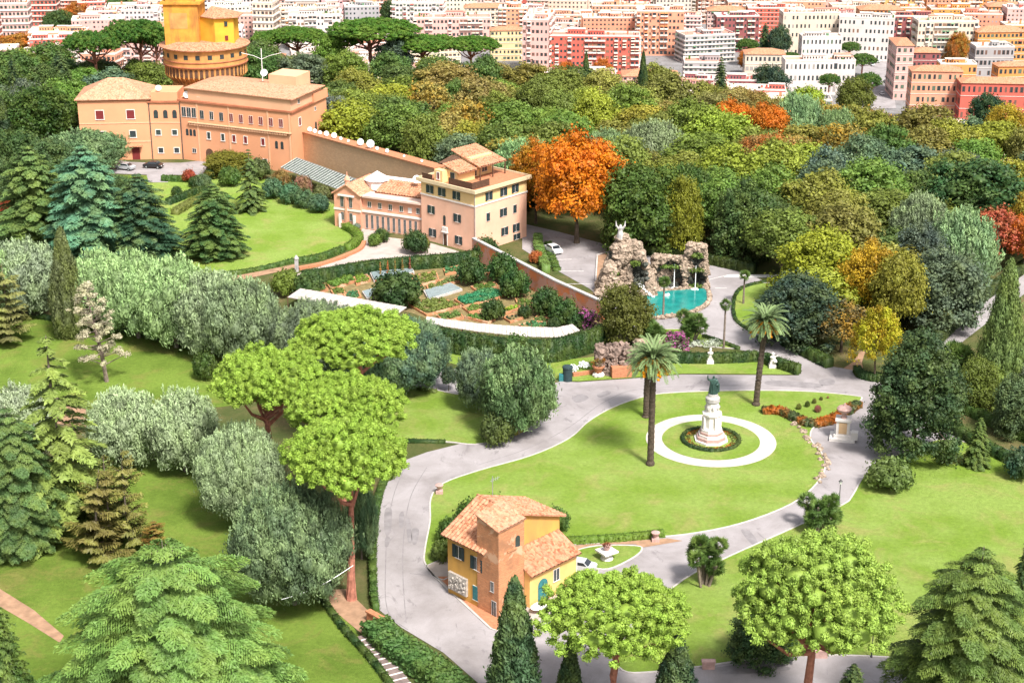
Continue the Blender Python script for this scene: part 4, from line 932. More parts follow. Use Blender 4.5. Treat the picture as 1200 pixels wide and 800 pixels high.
e, A, B = wall_seg('brick_wall', 'long sloping ochre brick wall behind the convent with dishes on top', LW0, LW1, 3.0, 8.6, 10.3, M['wall_brick'], M['terra_pot'])
dishm = MB(); dishm.lathe([(0.05, .0), (.45, .06), (.8, .2), (1.0, .36)], 18); dishm = dishm.mesh('reflector', M['white_paint'])
polem = MB(); polem.tube([(0, 0, 0), (0, 0, .7)], .07, 6); polem.tube([(0, -.1, .7), (0, -.75, 1.2)], .04, 5); polem = polem.mesh('mount', M['metal_grey'])
drng = random.Random(5); ordw = ['first', 'second', 'third', 'fourth', 'fifth', 'sixth', 'seventh', 'eighth', 'ninth', 'tenth', 'eleventh', 'twelfth', 'thirteenth', 'fourteenth', 'fifteenth', 'sixteenth', 'seventeenth', 'eighteenth', 'nineteenth', 'twentieth']
ts = (.06, .10, .14, .19, .25, .30, .36, .45, .52, .57, .64, .76, .88)
for k, t in enumerate(ts):
    p = LW0.lerp(LW1, t); s = (1.0, .9, .8, 1.1, 1.2, .7, .6, 1.4, 1.7, .7, .8, .5, .5)[k] * .55
    d = thing('satellite_dish', f'white satellite dish on the long brick wall, {ordw[k]} from the left', 'satellite dish', (p[0], p[1] - .4, 8.9 + 1.7 * t), 0, 'satellite dishes along the brick wall', (s, s, s))
    link('mount', polem, d); o = link('reflector', dishm, d, (0, -.2, 1.15)); o.rotation_euler = (R(68), 0, R(drng.uniform(-20, 25)))
for k, (x, y, z, s, w) in enumerate(((-88.5, 402.6, 17.1, .7, 'on the flat roof left of the palace wing'), (-81.4, 402.2, 15.3, .9, 'at the foot of the round tower'), (-62, 404, 20.4, .9, 'on the tiled ridge of the palace wing'), (-20.5, 340.0, 9.8, .9, 'left one of the pair on the chapel wing roof'), (-18.6, 339.4, 9.8, .7, 'right smaller one of the pair on the chapel wing roof'))):
    d = thing('satellite_dish', 'white satellite dish ' + w, 'satellite dish', (x, y, z), 0, None, (s, s, s)); link('mount', polem, d); o = link('reflector', dishm, d, (0, -.2, 1.15)); o.rotation_euler = (R(62), 0, R(12 - 10 * k))
# glass-roofed pergola along the brick wall
gA, gB = at(330, 212).xy, at(402, 240).xy
gp = thing('glass_pergola', 'long sloping grey glazed pergola leaning on the ochre brick wall', 'pergola', (gA[0], gA[1], 0), math.atan2((gB - gA)[1], (gB - gA)[0])); L = (gB - gA).length
gm, nt, b = new_mat('translucent_panels', .7, .15); nt.links.new(ramp(nt, noise(nt, 1.2, 4), [(.3, (.05, .065, .055)), (.7, (.13, .15, .13))]), b.inputs['Base Color'])
mb = MB(); mb.face([(0, 0, 3.3), (L, 0, 3.3), (L, 4.6, 5.0), (0, 4.6, 5.0)]); mb.build('glazing', gm, gp)
mb = MB()
for k in range(24): x = L * k / 23; mb.tube([(x, -.05, 3.33), (x, 4.6, 5.05)], .04, 4)
mb.tube([(0, 0, 3.3), (L, 0, 3.3)], .09, 5); mb.tube([(0, 4.6, 5.0), (L, 4.6, 5.0)], .09, 5); mb.build('rafter', M['metal_grey'], gp)
for k in range(5): mb = MB(); mb.tube([(L * k / 4, .1, 0), (L * k / 4, .1, 3.3)], .09, 6); mb.build('post', M['metal_grey'], gp)
# pink wall running down to the fountain
PW = [at(556, 297).xy, at(600, 318).xy, at(640, 342).xy, at(672, 360).xy, at(702, 378).xy]
hs_ = [4.0, 4.0, 4.0, 3.9, 3.6]
# wall world line fitted to the coping seen in the photo
PW = [at(555, 280, 4.2).xy, at(600, 303, 4.2).xy, at(650, 329, 4.0).xy, at(708, 355, 3.8).xy]; hs_ = [4.2, 4.2, 4.0, 3.8]
names = ('upper', 'middle', 'lower')
for k in range(3): wall_seg('plastered_wall', f'{names[k]} stretch of the pink and orange plastered wall above the kitchen garden', PW[k], PW[k + 1], .7, hs_[k], hs_[k + 1], M['wall_pink'], M['kerb'], capw=.04, group='pink wall above the kitchen garden')
# ================================================================ GROTTO FOUNTAIN
rng = random.Random(11)
gf = thing('grotto_fountain', 'rocky grotto fountain with caves and a turquoise pool', 'fountain', at(735, 345))
G0 = gf.location.copy(); loc = lambda px, py: (at(px, py) - G0).xy
rk = MB(); cave_lining = MB()
def rockmass(cx, cy, w, h, dep, top_w, holes, dens=1.0, s0=.75):
    n = int(w * h * 16 * dens)
    for _ in range(n):
        z = rng.uniform(0, h); u = z / h; half = (w * (1 - u) + top_w * u) / 2; x = rng.uniform(-half, half)
        if any(((x - hx) / hw) ** 2 + ((z - hz) / hh) ** 2 < 1 for hx, hz, hw, hh in holes): continue
        y = -dep * (1 - u) * .5 + rng.uniform(-.3, .5); s = (rng.uniform(.2, .6) if rng.random() < .75 else rng.uniform(.7, 1.3)) * s0
        rk.blob((cx + x, cy + y, z), (s * rng.uniform(.8, 1.3), s, s * rng.uniform(.6, 1.1)), rng, 0, .3)
    for _ in range(n // 2):   # back and sides
        z = rng.uniform(0, h * .95); u = z / h; half = (w * (1 - u) + top_w * u) / 2; t = rng.uniform(0, math.pi)
        rk.blob((cx + half * math.cos(t), cy + 1.2 + dep * .5 * (1 - u * .6) * math.sin(t) * 1.2, z), s0 * rng.uniform(.5, 1.1), rng, 0, .3)
    for hx, hz, hw, hh in holes:  # hollow lined with dark rock, cave shade put into its colour
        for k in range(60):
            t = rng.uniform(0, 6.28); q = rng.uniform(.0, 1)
            cave_lining.blob((cx + hx + hw * .95 * math.cos(t) * (1 - q * .8), cy + .4 + q * 2.2, hz + hh * .95 * math.sin(t) * (1 - q * .8)), .55, rng, 0, .25)
        cave_lining.box(cx + hx - hw * .8, cy + 2.2, max(0, hz - hh), cx + hx + hw * .8, cy + 2.7, hz + hh * .6)
a = loc(734, 343); rockmass(a[0], a[1], 11.5, 9.8, 5.0, 3.6, [(1.2, 3.7, 3.2, 3.3), (-2.5, 7.2, .7, 1.2), (1.2, 7.6, .9, 1.2)], 1.2)
rockmass(a[0] - .8, a[1] + .6, 3.6, 11.3, 1.5, 1.8, [], .8, .6)
b = loc(784, 338); rockmass(b[0], b[1] + .5, 7.0, 6.2, 2.0, 6.0, [(0, 2.6, 3.0, 3.3)], 1.1, .6)
c = loc(815, 338); rockmass(c[0], c[1] + .3, 4.8, 8.9, 2.0, 3.0, [(0, 6.0, 1.5, 1.7), (0, 2.0, 2.1, 2.4)], 1.3, .55)
d = loc(712, 338)
for _ in range(60): rk.blob((d[0] + rng.uniform(-1.8, 3), d[1] + rng.uniform(-5, 2), rng.uniform(0, 1.8)), rng.uniform(.4, .9), rng, 0, .35)
rk.build('rockwork', M['rock'], gf); cave_lining.build('cave', M['rock_cave_shade'], gf)
mb = MB(); mb.lathe([(.75, 10.6), (.6, 11.6), (.4, 12.4), (.45, 12.9), (.15, 13.5)], 9, (a[0] - 1.4, a[1] + .4))
for k in (-1, 1): mb.tube([(a[0] - 1.4, a[1] + .4, 12.2), (a[0] - 1.4 + k * .8, a[1] + .3, 13.3), (a[0] - 1.4 + k * .9, a[1] + .5, 14.2)], [.25, .2, .06], 6)
mb.build('eagle_carving', M['stone_dark'], gf)
POOL = [(749, 352), (762, 345), (800, 342), (824, 340), (829, 349), (824, 359), (807, 367), (782, 372), (764, 373), (754, 364)]
W = smooth_closed([loc(*q) for q in POOL], 4)
tr = tessellate_polygon([[Vector((p[0], p[1], 0)) for p in W]]); mb = MB(); mb.v = [(p[0], p[1], .45) for p in W]; mb.f = [tuple(reversed(t)) if (W[t[1]] - W[t[0]]).cross(W[t[2]] - W[t[0]]) < 0 else tuple(t) for t in tr] if False else [tuple(t) for t in tr]; mb.m = [0] * len(tr)
o = mb.build('pool_water', M['water'], gf)
for p in o.data.polygons:
    if p.normal.z < 0: p.flip()
mb = MB()
for i, p in enumerate(W):
    q = W[(i + 1) % len(W)]; L = (q - p).length
    for k in range(max(1, int(L / .5))):
        r_ = p.lerp(q, k / max(1, int(L / .5))); out = (r_ - sum(W, Vector((0, 0))) / len(W)).normalized() * .45
        mb.blob((r_[0] + out[0], r_[1] + out[1], .35), (.5, .5, rng.uniform(.3, .55)), rng, 0, .3)
mb.build('pool_rim', M['rock'], gf)
mb = MB(); mb.tube([(c[0] - .2, c[1] - 1.0, 5.0), (c[0] - .25, c[1] - 1.6, 2.5), (c[0] - .3, c[1] - 1.8, .5)], [.05, .07, .1], 6)
mb.blob((c[0] - .3, c[1] - 1.9, .5), (.7, .5, .2), rng, 0, .3); mb.build('waterfall', M['foam'], gf); mb = MB(); mb.tube([(b[0] + .9, b[1] - .2, 5.0), (b[0] + .9, b[1] - .5, .5)], [.06, .12], 6); mb.blob((b[0] + 1, b[1] - 1, .5), (.6, .4, .15), rng, 0, .3); mb.build('waterfall', M['foam'], gf); mb = MB()
for k in range(26): u = k / 26; mb.blob((a[0] + 2.4 + u * 2.6 + rng.uniform(-.4, .4), a[1] - 1.4 - u * 2.8, 2.3 - u * 1.9), (rng.uniform(.08, .26), .2, .1), rng, 0, .5)
mb.build('cascade', M['foam'], gf); mb = MB(); mb.blob((loc(782, 349)[0], loc(782, 349)[1], .5), (.45, .45, .5), rng, 0, .3)
mb.build('water_jet', M['foam'], gf)
V, T = clump_leaves([((a[0] + 1.5, a[1] - 1.6, 6.4), (.9, .6, .5)), ((c[0], c[1] - .9, 6.9), (1.1, .6, .5)), ((c[0], c[1] - 1.0, 4.0), (1.5, .6, .4)), ((b[0], b[1] - .6, 4.6), (1.8, .4, .4)), ((a[0] - 2.5, a[1] - 2.0, 4.5), (.9, .5, .6)), ((c[0], c[1] - 1, .8), (1.3, .5, .5)), ((a[0] - 4, a[1] - 2, 1.6), (.8, .5, .9))], 160, .28, np.random.default_rng(3))
link('fern', quads_mesh('fern', V, T, M['leaf']), gf, color=(.10, .16, .03))
W = [at(*q).xy for q in ((700, 300), (712, 296), (716, 330), (716, 348), (708, 352), (698, 330))]; sheet('path', [tuple(q) for q in W], .085, M['dirt'], smooth=False, world_pts=True); ribbon('kerb', W, .3, .4, M['kerb'])
# ================================================================ MONUMENT IN THE RING
mo_ = thing('statue_monument', 'white marble column monument on octagonal steps in the ring of gravel', 'monument', CEN, 0, None, (.88, .88, .97))
mb = MB(); a8 = math.pi / 8
mb.lathe([(3.0, 0), (3.0, .45), (2.95, .45)], 8, m=0, a0=a8); mb.lathe([(2.3, .95), (2.3, 1.35), (2.25, 1.35)], 8, a0=a8); mb.lathe([(1.9, 1.75), (1.9, 2.2), (1.85, 2.2)], 8, a0=a8)
mb.build('step', M['white_stone'], mo_)
mb = MB(); mb.lathe([(2.62, .451), (2.62, .95), (2.6, .95)], 8, a0=a8); mb.lathe([(2.08, 1.351), (2.08, 1.75), (2.0, 1.75)], 8, a0=a8); mb.build('riser', M['pink_stone'], mo_)
mb = MB(); mb.lathe([(1.75, 2.2), (1.5, 2.5), (1.45, 4.3), (1.75, 4.5), (1.75, 4.8), (1.2, 5.0), (1.1, 6.4), (1.0, 6.5)], 8, a0=a8)
for k in range(4): t = k * math.pi / 2 + .4; mb.box(-.35, -1.75, 2.4, .35, -1.2, 4.3, rot=t, org=(0, 0, 0))
mb.build('pedestal', M['white_stone'], mo_)
mb = MB(); mb.lathe([(.95, 6.5), (1.25, 6.7), (1.25, 7.3), (.9, 7.6), (.85, 7.95), (.7, 8.0)], 20); mb.build('capital', M['stone_dark'], mo_)
mb = MB()
for k in range(8): t = k * math.pi / 4; mb.blob((1.1 * math.cos(t), 1.1 * math.sin(t), 5.7), (.25, .25, .4), rng, 0, .2, 1)
mb.build('relief', M['stone_dark'], mo_)
sf = thing('bronze_statue', 'green bronze robed figure with raised arm standing on the marble column', 'statue', (CEN[0], CEN[1], 7.76))
def skin_fig(name, joints, bones, mat, parent):
    me = bpy.data.meshes.new(name); me.from_pydata([j[:3] for j in joints], bones, [])
    o = link(name, me, parent); o.modifiers.new('s', 'SKIN'); me.skin_vertices[0].data[0].use_root = True
    for i, j in enumerate(joints): me.skin_vertices[0].data[i].radius = (j[3], j[4] if len(j) > 4 else j[3])
    sb = o.modifiers.new('d', 'SUBSURF'); sb.levels = 2; sb.render_levels = 2; me.materials.append(mat); return o
skin_fig('body', [(0, 0, 1.5, .42, .32), (0, 0, .9, .46, .36), (0, 0, .1, .58, .46), (0, 0, 2.1, .46, .3), (0, 0, 2.35, .2, .18), (0, -.03, 2.62, .19, .21), (0, -.03, 2.85, .15, .17),
                  (-.5, -.05, 2.15, .19), (-.85, -.25, 2.3, .15), (-.95, -.4, 2.85, .1), (-.93, -.4, 3.1, .07), (.5, -.05, 2.1, .19), (.68, -.2, 1.6, .16), (.35, -.55, 1.45, .11)],
         [(0, 1), (1, 2), (0, 3), (3, 4), (4, 5), (5, 6), (3, 7), (7, 8), (8, 9), (9, 10), (3, 11), (11, 12), (12, 13)], M['bronze'], sf)
mb = MB(); mb.lathe([(.7, 0), (.66, .12), (.6, .5), (.5, 1.2), (.44, 1.7)], 14, (0, .02))
for k in range(14): t = k * .45; mb.tube([(.66 * math.cos(t), .66 * math.sin(t), .05), (.46 * math.cos(t), .46 * math.sin(t), 1.7)], [.09, .05], 5)
mb.tube([(.3, .25, 2.2), (.75, .35, 1.2), (.8, .3, .1)], [.25, .3, .25], 7); mb.build('robe', M['bronze'], sf)
hedge('round_hedge', None, .55, .55, (.03, .06, .02), 'low dark circular hedge around the foot of the marble column monument', world_pts=[(CEN[0] + 4.3 * math.cos(k * .1963), CEN[1] + 4.3 * math.sin(k * .1963)) for k in range(33)], dens=30, leaf=.16, smooth=False)
V, T = clump_leaves([((CEN[0] + 3.6 * math.cos(k * .25), CEN[1] + 3.6 * math.sin(k * .25), .2), (.5, .5, .2)) for k in range(25)], 60, .18, np.random.default_rng(3))
link('flower_bed', quads_mesh('plants', V, T, M['leaf_autumn']), None, label='ring of low mixed green and rust bedding plants around the monument steps', category='flower bed', color=(.10, .12, .03))
# small drinking-fountain monument on the right junction
pm = at(987, 514); sm = thing('stone_shrine', 'small pale stone monument with round basin top on the asphalt junction', 'monument', pm, R(-14))
mb = MB(); mb.box(-1.9, -1.5, 0, 1.9, 1.5, .5); mb.box(-1.3, -1.1, .5, 1.3, 1.1, 1.0); mb.box(1.31, -1.3, .5, 2.3, -.2, 1.7); mb.build('base', M['white_stone'], sm)
mb = MB(); mb.box(-1.0, -.9, 1.0, 1.0, .9, 3.2); mb.box(-1.2, -1.1, 3.2, 1.2, 1.1, 3.5); mb.build('block', M['white_stone'], sm)
mb = MB(); mb.box(-.6, -.95, 1.2, .6, -.9, 3.0); mb.build('panel', paint('ochre_panel', (.50, .34, .20), .8), sm)
mb = MB(); mb.lathe([(.5, 3.5), (.3, 3.9), (.45, 4.3), (1.0, 4.6), (1.15, 5.0), (.9, 5.3), (.3, 5.5), (.1, 5.9)], 18); mb.build('basin', M['pink_stone'], sm)
# white garden statues, pots, booth, urn table
def small_statue(px, py, label, kind='bust'):
    e = thing('garden_statue', label, 'statue', at(px, py))
    mb = MB(); mb.box(-.6, -.5, 0, .6, .5, .7); mb.box(-.45, -.38, .7, .45, .38, 1.1); mb.build('pedestal', M['white_stone'], e)
    mb = MB(); mb.lathe([(.42, 1.1), (.38, 1.6), (.5, 2.0), (.2, 2.25), (.16, 2.3), (.24, 2.5), (.2, 2.75), (.05, 2.85)], 10)
    if kind == 'seated': mb.blob((.35, -.3, 1.4), (.4, .5, .35), rng, 0, .1, 2); mb.tube([(.4, 0, 2.0), (.8, -.2, 2.3)], .13, 6)
    mb.build('figure', M['white_stone'], e); return e
small_statue(832, 426, 'white stone bust in front of the clipped dark hedge behind the monument'); small_statue(905, 431, 'white seated stone figure at the right end of the clipped dark hedge', 'seated')
def pot(px, py, label, s=1.0, plant=(.14, .13, .04), cat='plant pot', base='white_stone'):
    e = thing('plant_pot', label, cat, at(px, py), 0, None, (s, s, s))
    mb = MB()
    for k in range(7): mb.blob((.6 * math.cos(k), .6 * math.sin(k), .35), .42, rng, 0, .25)
    mb.build('base', M[base], e)
    mb = MB(); mb.lathe([(.45, .7), (.55, .8), (.95, 1.7), (1.05, 1.75), (1.05, 1.95), (.9, 1.95), (.85, 1.8)], 18); mb.build('pot', M['terra_pot'], e)
    V, T = clump_leaves([((0, 0, 2.5), (1.0, 1.0, .6)), ((.4, 0, 2.9), (.7, .7, .5))], 110, .22, np.random.default_rng(8)); link('plant', quads_mesh('plant', V, T, M['leaf_autumn']), e, color=plant); return e
pot(701, 441, 'large terracotta pot on white boulders beside the dark green booth')
e = thing('green_booth', 'small dark green cylindrical booth on the roadside grass by the terracotta pot', 'booth', at(665, 446))
mb = MB(); mb.lathe([(.8, 0), (.8, 2.3), (.92, 2.35), (.85, 2.6), (.3, 2.8)], 16); mb.build('cabin', M['shutter_dark'], e); mb = MB(); mb.box(-1.4, -.4, 0, -.7, .4, 1.2); mb.build('bin', M['teal'], e)
for k, (px, py, w) in enumerate(((671, 437, 'left'), (684, 433, 'right'))):
    V, T = clump_leaves([((0, 0, .9), (.9, .6, .55))], 200, .25, np.random.default_rng(k)); o = link('white_flower_bush', quads_mesh('bush', V, T, M['foam']), None, at(px, py), label=f'{w} one of two small white flowering bushes near the green booth', category='bush', color=(.6, .6, .6))
mb = MB(); e = thing('garden_bench_wall', 'long low terracotta coloured border running from the booth to the pot', 'border', at(672, 442), R(20)); mb.box(0, 0, 0, 6.5, .5, .7); mb.build('border', M['terra_pot'], e)
e = thing('stone_urn_table', 'stone table with a dark planted urn on the small round lawn', 'garden urn', at(711, 655))
mb = MB(); mb.lathe([(.9, 0), (.8, .3), (.45, .5), (.4, .9), (.9, 1.1)], 10); mb.box(-1.1, -1.1, 1.1, 1.1, 1.1, 1.32, rot=.6); mb.build('table', M['white_stone'], e)
mb = MB(); mb.lathe([(.3, 1.32), (.35, 1.5), (.55, 1.9), (.6, 1.95)], 12); mb.build('urn', M['pink_stone'], e)
V, T = clump_leaves([((0, 0, 2.1), (.55, .55, .3))], 110, .16, np.random.default_rng(8)); link('plant', quads_mesh('plant', V, T, M['leaf_autumn']), e, color=(.14, .06, .04))
for px, py, l in ((768, 634, 'at the end of the low hedge'), (515, 578, 'on the left rim of the oval lawn')):
    e = thing('stone_urn', 'small reddish stone urn ' + l, 'garden urn', at(px, py)); mb = MB(); mb.box(-.5, -.5, 0, .5, .5, .5); mb.lathe([(.3, .5), (.25, .7), (.55, 1.2), (.6, 1.35), (.4, 1.4)], 10); mb.build('urn', M['pink_stone'], e)
for px, py, l in ((830, 783, 'at the road edge left of the two near pines'), (962, 770, 'behind the trunk of the right near pine')):
    e = thing('stone_marker', 'small stone marker ' + l, 'marker', at(px, py)); mb = MB(); mb.box(-.7, -.3, 0, .7, .3, .9); mb.box(-.8, -.35, .9, .8, .35, 1.1); mb.build('marker', M['pink_stone'], e)
e = thing('white_boat_table', 'white oval garden table outside the teal door of the ochre house', 'table', at(634, 716), R(40)); mb = MB(); mb.lathe([(.3, 0), (.3, .7), (.25, .75)], 8); mb.lathe([(1.2, .76), (1.25, .82), (1.0, .9)], 20, sx=1.2, sy=.75); mb.build('table', M['white_paint'], e)
# rocks of the rockery and the lawn border
def rock_row(name, px, label, n, s, mat='rock', jitter=.6):
    W = smooth_open([at(*q).xy for q in px], 6); mb = MB(); c0 = W[0]
    for k in range(n):
        t = k / (n - 1) * (len(W) - 1.001); i = int(t); p = W[i].lerp(W[i + 1], t - i); q = rng.uniform(.6, 1.2) * s
        mb.blob((p[0] - c0[0] + rng.uniform(-jitter, jitter), p[1] - c0[1] + rng.uniform(-jitter, jitter), q * .3), (q, q, q * .8), rng, 0, .3)
    return mb.build(name, M[mat], None, loc=(c0[0], c0[1], 0), label=label, category='rocks', kind='stuff')
rock_row('border_stones', [(921, 489), (938, 502), (946, 512), (958, 524), (965, 538), (968, 548), (960, 565)], 'pale border stones along the right edge of the oval lawn', 46, .38)
hedge('rockery', [(893, 484), (915, 485), (932, 493), (948, 499), (968, 497), (985, 489), (1006, 476)], 1.6, 1.0, (.06, .085, .03), 'dark planted rockery band curving from the ring to the junction', 'rockery', dens=14, leaf=.3, mat='leaf_autumn')
for k, (px, py) in enumerate(((936, 479), (946, 476), (954, 472), (962, 468), (970, 466))): treepx('bush', px, py + 1, py - (6, 6, 5, 3, 2)[k], (6, 6, 5, 4, 3)[k], ((.13, .15, .03), (.07, .1, .02), (.12, .13, .03), (.1, .1, .03), (.3, .15, .08))[k], f'tiny round shrub on the lawn above the rockery, {ordw[k]} from the left', 'shrub', group='small shrubs above the rockery')
treepx('bush', 958, 483, 475, 8, (.25, .08, .07), 'small reddish flowering shrub just above the rockery', 'shrub')
# ================================================================ KITCHEN GARDEN
def bed(px, col, label, kind='crop', h=.35, size=.35, dens=5):
    W = [at(*q).xy for q in px]; c = sum(W, Vector((0, 0))) / len(W); L = [p - c for p in W]
    e = thing('garden_bed', label, 'garden bed', (c[0], c[1], 0), 0, 'beds of the kitchen garden')
    o = ribbon('edging', L, .28, .5, M['tower_brick'] if kind != 'glass' else M['kerb'], kind=None); o.parent = e
    mb = MB(); mb.prism([tuple(p) for p in L], .05, .38); mb.build('soil', M['soil'] if kind != 'glass' else M['metal_grey'], e)
    if kind == 'glass':
        mb = MB(); mb.prism([tuple(p * .96) for p in L], .5, .6); mb.build('glass_cover', paint('cold_frame_glass', (.20, .25, .26), .25, .15, 1, .5), e)
    else:
        r2 = np.random.default_rng(int(abs(c[0] * 10)) + 1); P = np.array([tuple(p) for p in L]); n = int(dens * 25); cl = []
        tri = tessellate_polygon([[Vector((p[0], p[1], 0)) for p in L]]); area = [abs((L[t[1]] - L[t[0]]).cross(L[t[2]] - L[t[0]])) / 2 for t in tri]
        for t, ar in zip(tri, area):
            for _ in range(max(2, int(ar * dens * .35))):
                u, v = r2.random(2)
                if u + v > 1: u, v = 1 - u, 1 - v
                p = P[t[0]] + (P[t[1]] - P[t[0]]) * u + (P[t[2]] - P[t[0]]) * v; s = size * r2.uniform(.7, 1.4); cl.append(((p[0] * .9, p[1] * .9, .4 + s * .4), (s, s, s * .8)))
        V, T = clump_leaves(cl, 26, .2, r2); link('crop', quads_mesh('crop', V, T, M['leaf'], cores(cl, .7)), e, color=col)
    return e
bed([(383, 334), (412, 325), (416, 331), (388, 341)], (.10, .19, .03), 'bed of bushy green vegetables at the left end under the long hedge', size=.6)
bed([(415, 327), (430, 324), (434, 330), (418, 335)], (.15, .24, .03), 'small bed of light green leaves beside the dark cold frame')
bed([(434, 322), (482, 314), (485, 321), (438, 331)], None, 'dark glass cold frame below the row of five tall plants', 'glass')
bed([(486, 325), (511, 320), (514, 330), (489, 337)], (.16, .2, .04), 'yellowish green vegetable bed right of the cold frame')
bed([(520, 317), (545, 312), (548, 318), (522, 323)], (.06, .19, .07), 'teal green vegetable bed nearest the convent wall')
bed([(515, 331), (540, 325), (543, 330), (518, 336)], (.12, .17, .05), 'narrow pale green bed between brick edges')
bed([(497, 343), (528, 334), (541, 341), (502, 353)], None, 'two-pane grey cold frame right of the dark garden tree', 'glass')
bed([(425, 344), (447, 338), (452, 345), (430, 352)], None, 'grey cold frame left of the dark garden tree', 'glass')
bed([(403, 347), (419, 342), (423, 350), (408, 355)], (.05, .17, .08), 'bed of teal cabbages near the white canopy')
bed([(533, 353), (572, 341), (598, 345), (577, 353), (545, 361)], (.03, .20, .09), 'large curved bed of deep teal cabbages', size=.5, dens=9)
bed([(478, 358), (518, 352), (540, 360), (500, 371)], (.14, .18, .04), 'bed of rough yellowish herbs above the curved canopy', size=.5)
bed([(590, 364), (607, 359), (609, 363), (592, 369)], (.22, .34, .03), 'tiny bed of bright lettuce in the lower garden')
bed([(590, 374), (603, 370), (613, 374), (598, 379)], (.04, .05, .03), 'small diamond bed of bare dark soil', size=.15)
bed([(545, 373), (560, 369), (580, 376), (572, 380)], (.10, .2, .04), 'green bed along the curved canopy, left of the lower tree')
bed([(608, 383), (625, 379), (650, 381), (648, 386), (615, 387)], (.07, .2, .08), 'blue green bed along the curved canopy, right of the lower tree')
bed([(352, 341), (378, 334), (384, 341), (358, 348)], (.09, .17, .03), 'leafy green bed nearest the gate pillar shrubs', size=.55)
bed([(388, 342), (402, 338), (404, 345), (392, 349)], (.13, .19, .04), 'light green bed left of the teal cabbages', size=.4)
bed([(440, 331), (484, 323), (487, 328), (444, 337)], (.08, .15, .04), 'long green bed in front of the dark cold frame', size=.45)
bed([(546, 322), (570, 316), (576, 321), (552, 328)], (.07, .15, .04), 'green bed between the round dark tree and the rough bush', size=.4)
bed([(500, 336), (516, 333), (520, 338), (502, 342)], (.16, .2, .05), 'small yellowish bed above the two-pane cold frame', size=.35)
bed([(552, 338), (580, 333), (584, 338), (560, 344)], (.09, .16, .03), 'green bed right below the round dark tree', size=.4)
bed([(542, 362), (570, 357), (574, 362), (550, 368)], (.13, .2, .04), 'light green bed below the large cabbage bed', size=.4)
bed([(512, 372), (538, 368), (543, 374), (520, 378)], (.1, .17, .04), 'green bed at the left end of the curved canopy', size=.45)
bed([(604, 352), (622, 356), (628, 362), (608, 361)], (.1, .16, .03), 'green bed right of the cabbage bed', size=.4)
bed([(630, 372), (645, 376), (640, 380), (624, 378)], (.12, .18, .05), 'pale green bed near the tip of the kitchen garden', size=.4)
for k in range(5):
    e = thing('tall_plant', f'tall thin staked plant behind the cold frame, {ordw[k]} of five from the left', 'plant', at(446 + k * 8.6, 324 - k * 1.4), 0, 'row of tall staked plants')
    cl = [((0, 0, .3 + j * .35), (.28 * (1 - j / 9), .28 * (1 - j / 9), .3)) for j in range(8)]; V, T = clump_leaves(cl, 30, .18, np.random.default_rng(k)); link('leaves', quads_mesh('leaves', V, T, M['leaf_autumn']), e, color=((.25, .2, .06), (.28, .12, .05), (.12, .18, .05), (.15, .17, .06), (.2, .08, .07))[k])
    mb = MB(); mb.tube([(0, 0, 0), (0, 0, 3.0)], .05, 4); mb.build('stake', M['wood_dark'], e)
# canopies
def canopy(name, top, bot, z, label):
    A = [at(*q, z + .5).xy for q in top]; B = [at(*q, z).xy for q in bot]; c = A[0]; e = thing(name, label, 'canopy', (c[0], c[1], 0))
    mb = MB(); posts = []
    for i in range(len(A) - 1):
        n = max(2, int((A[i + 1] - A[i]).length / .7))
        for k in range(n):
            t0, t1 = k / n, (k + .94) / n
            q = [A[i].lerp(A[i + 1], t0) - c, A[i].lerp(A[i + 1], t1) - c, B[i].lerp(B[i + 1], t1) - c, B[i].lerp(B[i + 1], t0) - c]
            zz = [z + .55, z + .55, z, z]; up = .04 if k % 2 else 0
            mb.face([(p[0], p[1], a_ + up) for p, a_ in zip(q, zz)]); mb.face([(p[0], p[1], a_ + up - .1) for p, a_ in reversed(list(zip(q, zz)))])
            mb.face([(q[3][0], q[3][1], z + up - .1), (q[2][0], q[2][1], z + up - .1), (q[2][0], q[2][1], z + up), (q[3][0], q[3][1], z + up)])
        for k in range(0, n, 5): posts += [A[i].lerp(A[i + 1], k / n) - c, B[i].lerp(B[i + 1], k / n) - c]
    mb.build('roof', paint('whitewashed_sheet', (.40, .36, .335), .7, .1, 1.2), e)
    for p in posts: mb = MB(); mb.box(p[0] - .08, p[1] - .08, 0, p[0] + .08, p[1] + .08, z - .05); mb.build('post', M['wood_dark'], e)
canopy('white_canopy', [(352, 338), (477, 360)], [(337, 348), (462, 371)], 2.2, 'straight long white canopy roof at the left of the kitchen garden')
canopy('curved_canopy', [(500, 371), (520, 374), (560, 379), (613, 383), (652, 384), (671, 380)], [(498, 378), (519, 382), (559, 388), (613, 394), (655, 395), (680, 387)], 2.4, 'curved pinkish white canopy roof along the front of the kitchen garden')
# ================================================================ HEDGES
DG = (.028, .065, .018); MG = (.06, .12, .025); LG = (.13, .22, .03)
hedge('hedge', [(355, 333), (385, 329), (430, 321), (480, 316), (530, 312), (558, 308)], 1.6, 2.7, DG, 'long dark clipped hedge between the paved drive and the kitchen garden')
hedge('hedge', [(507, 406), (527, 412), (560, 418), (610, 424), (650, 423), (688, 413), (708, 405)], 1.8, 4.0, DG, 'tall dark hedge below the curved white canopy')
hedge('hedge', [(404, 268), (414, 273), (421, 281), (414, 289), (407, 293)], 1.8, 1.3, LG, 'fat light green curved hedge at the right tip of the upper lawn')
hedge('hedge', [(204, 327), (246, 325), (300, 318), (345, 307)], 1.0, .8, MG, 'thin low hedge along the dirt path below the upper lawn')
hedge('hedge', [(349, 308), (375, 304), (402, 294)], 1.5, 1.1, MG, 'low hedge on the brick rim below the upper lawn')
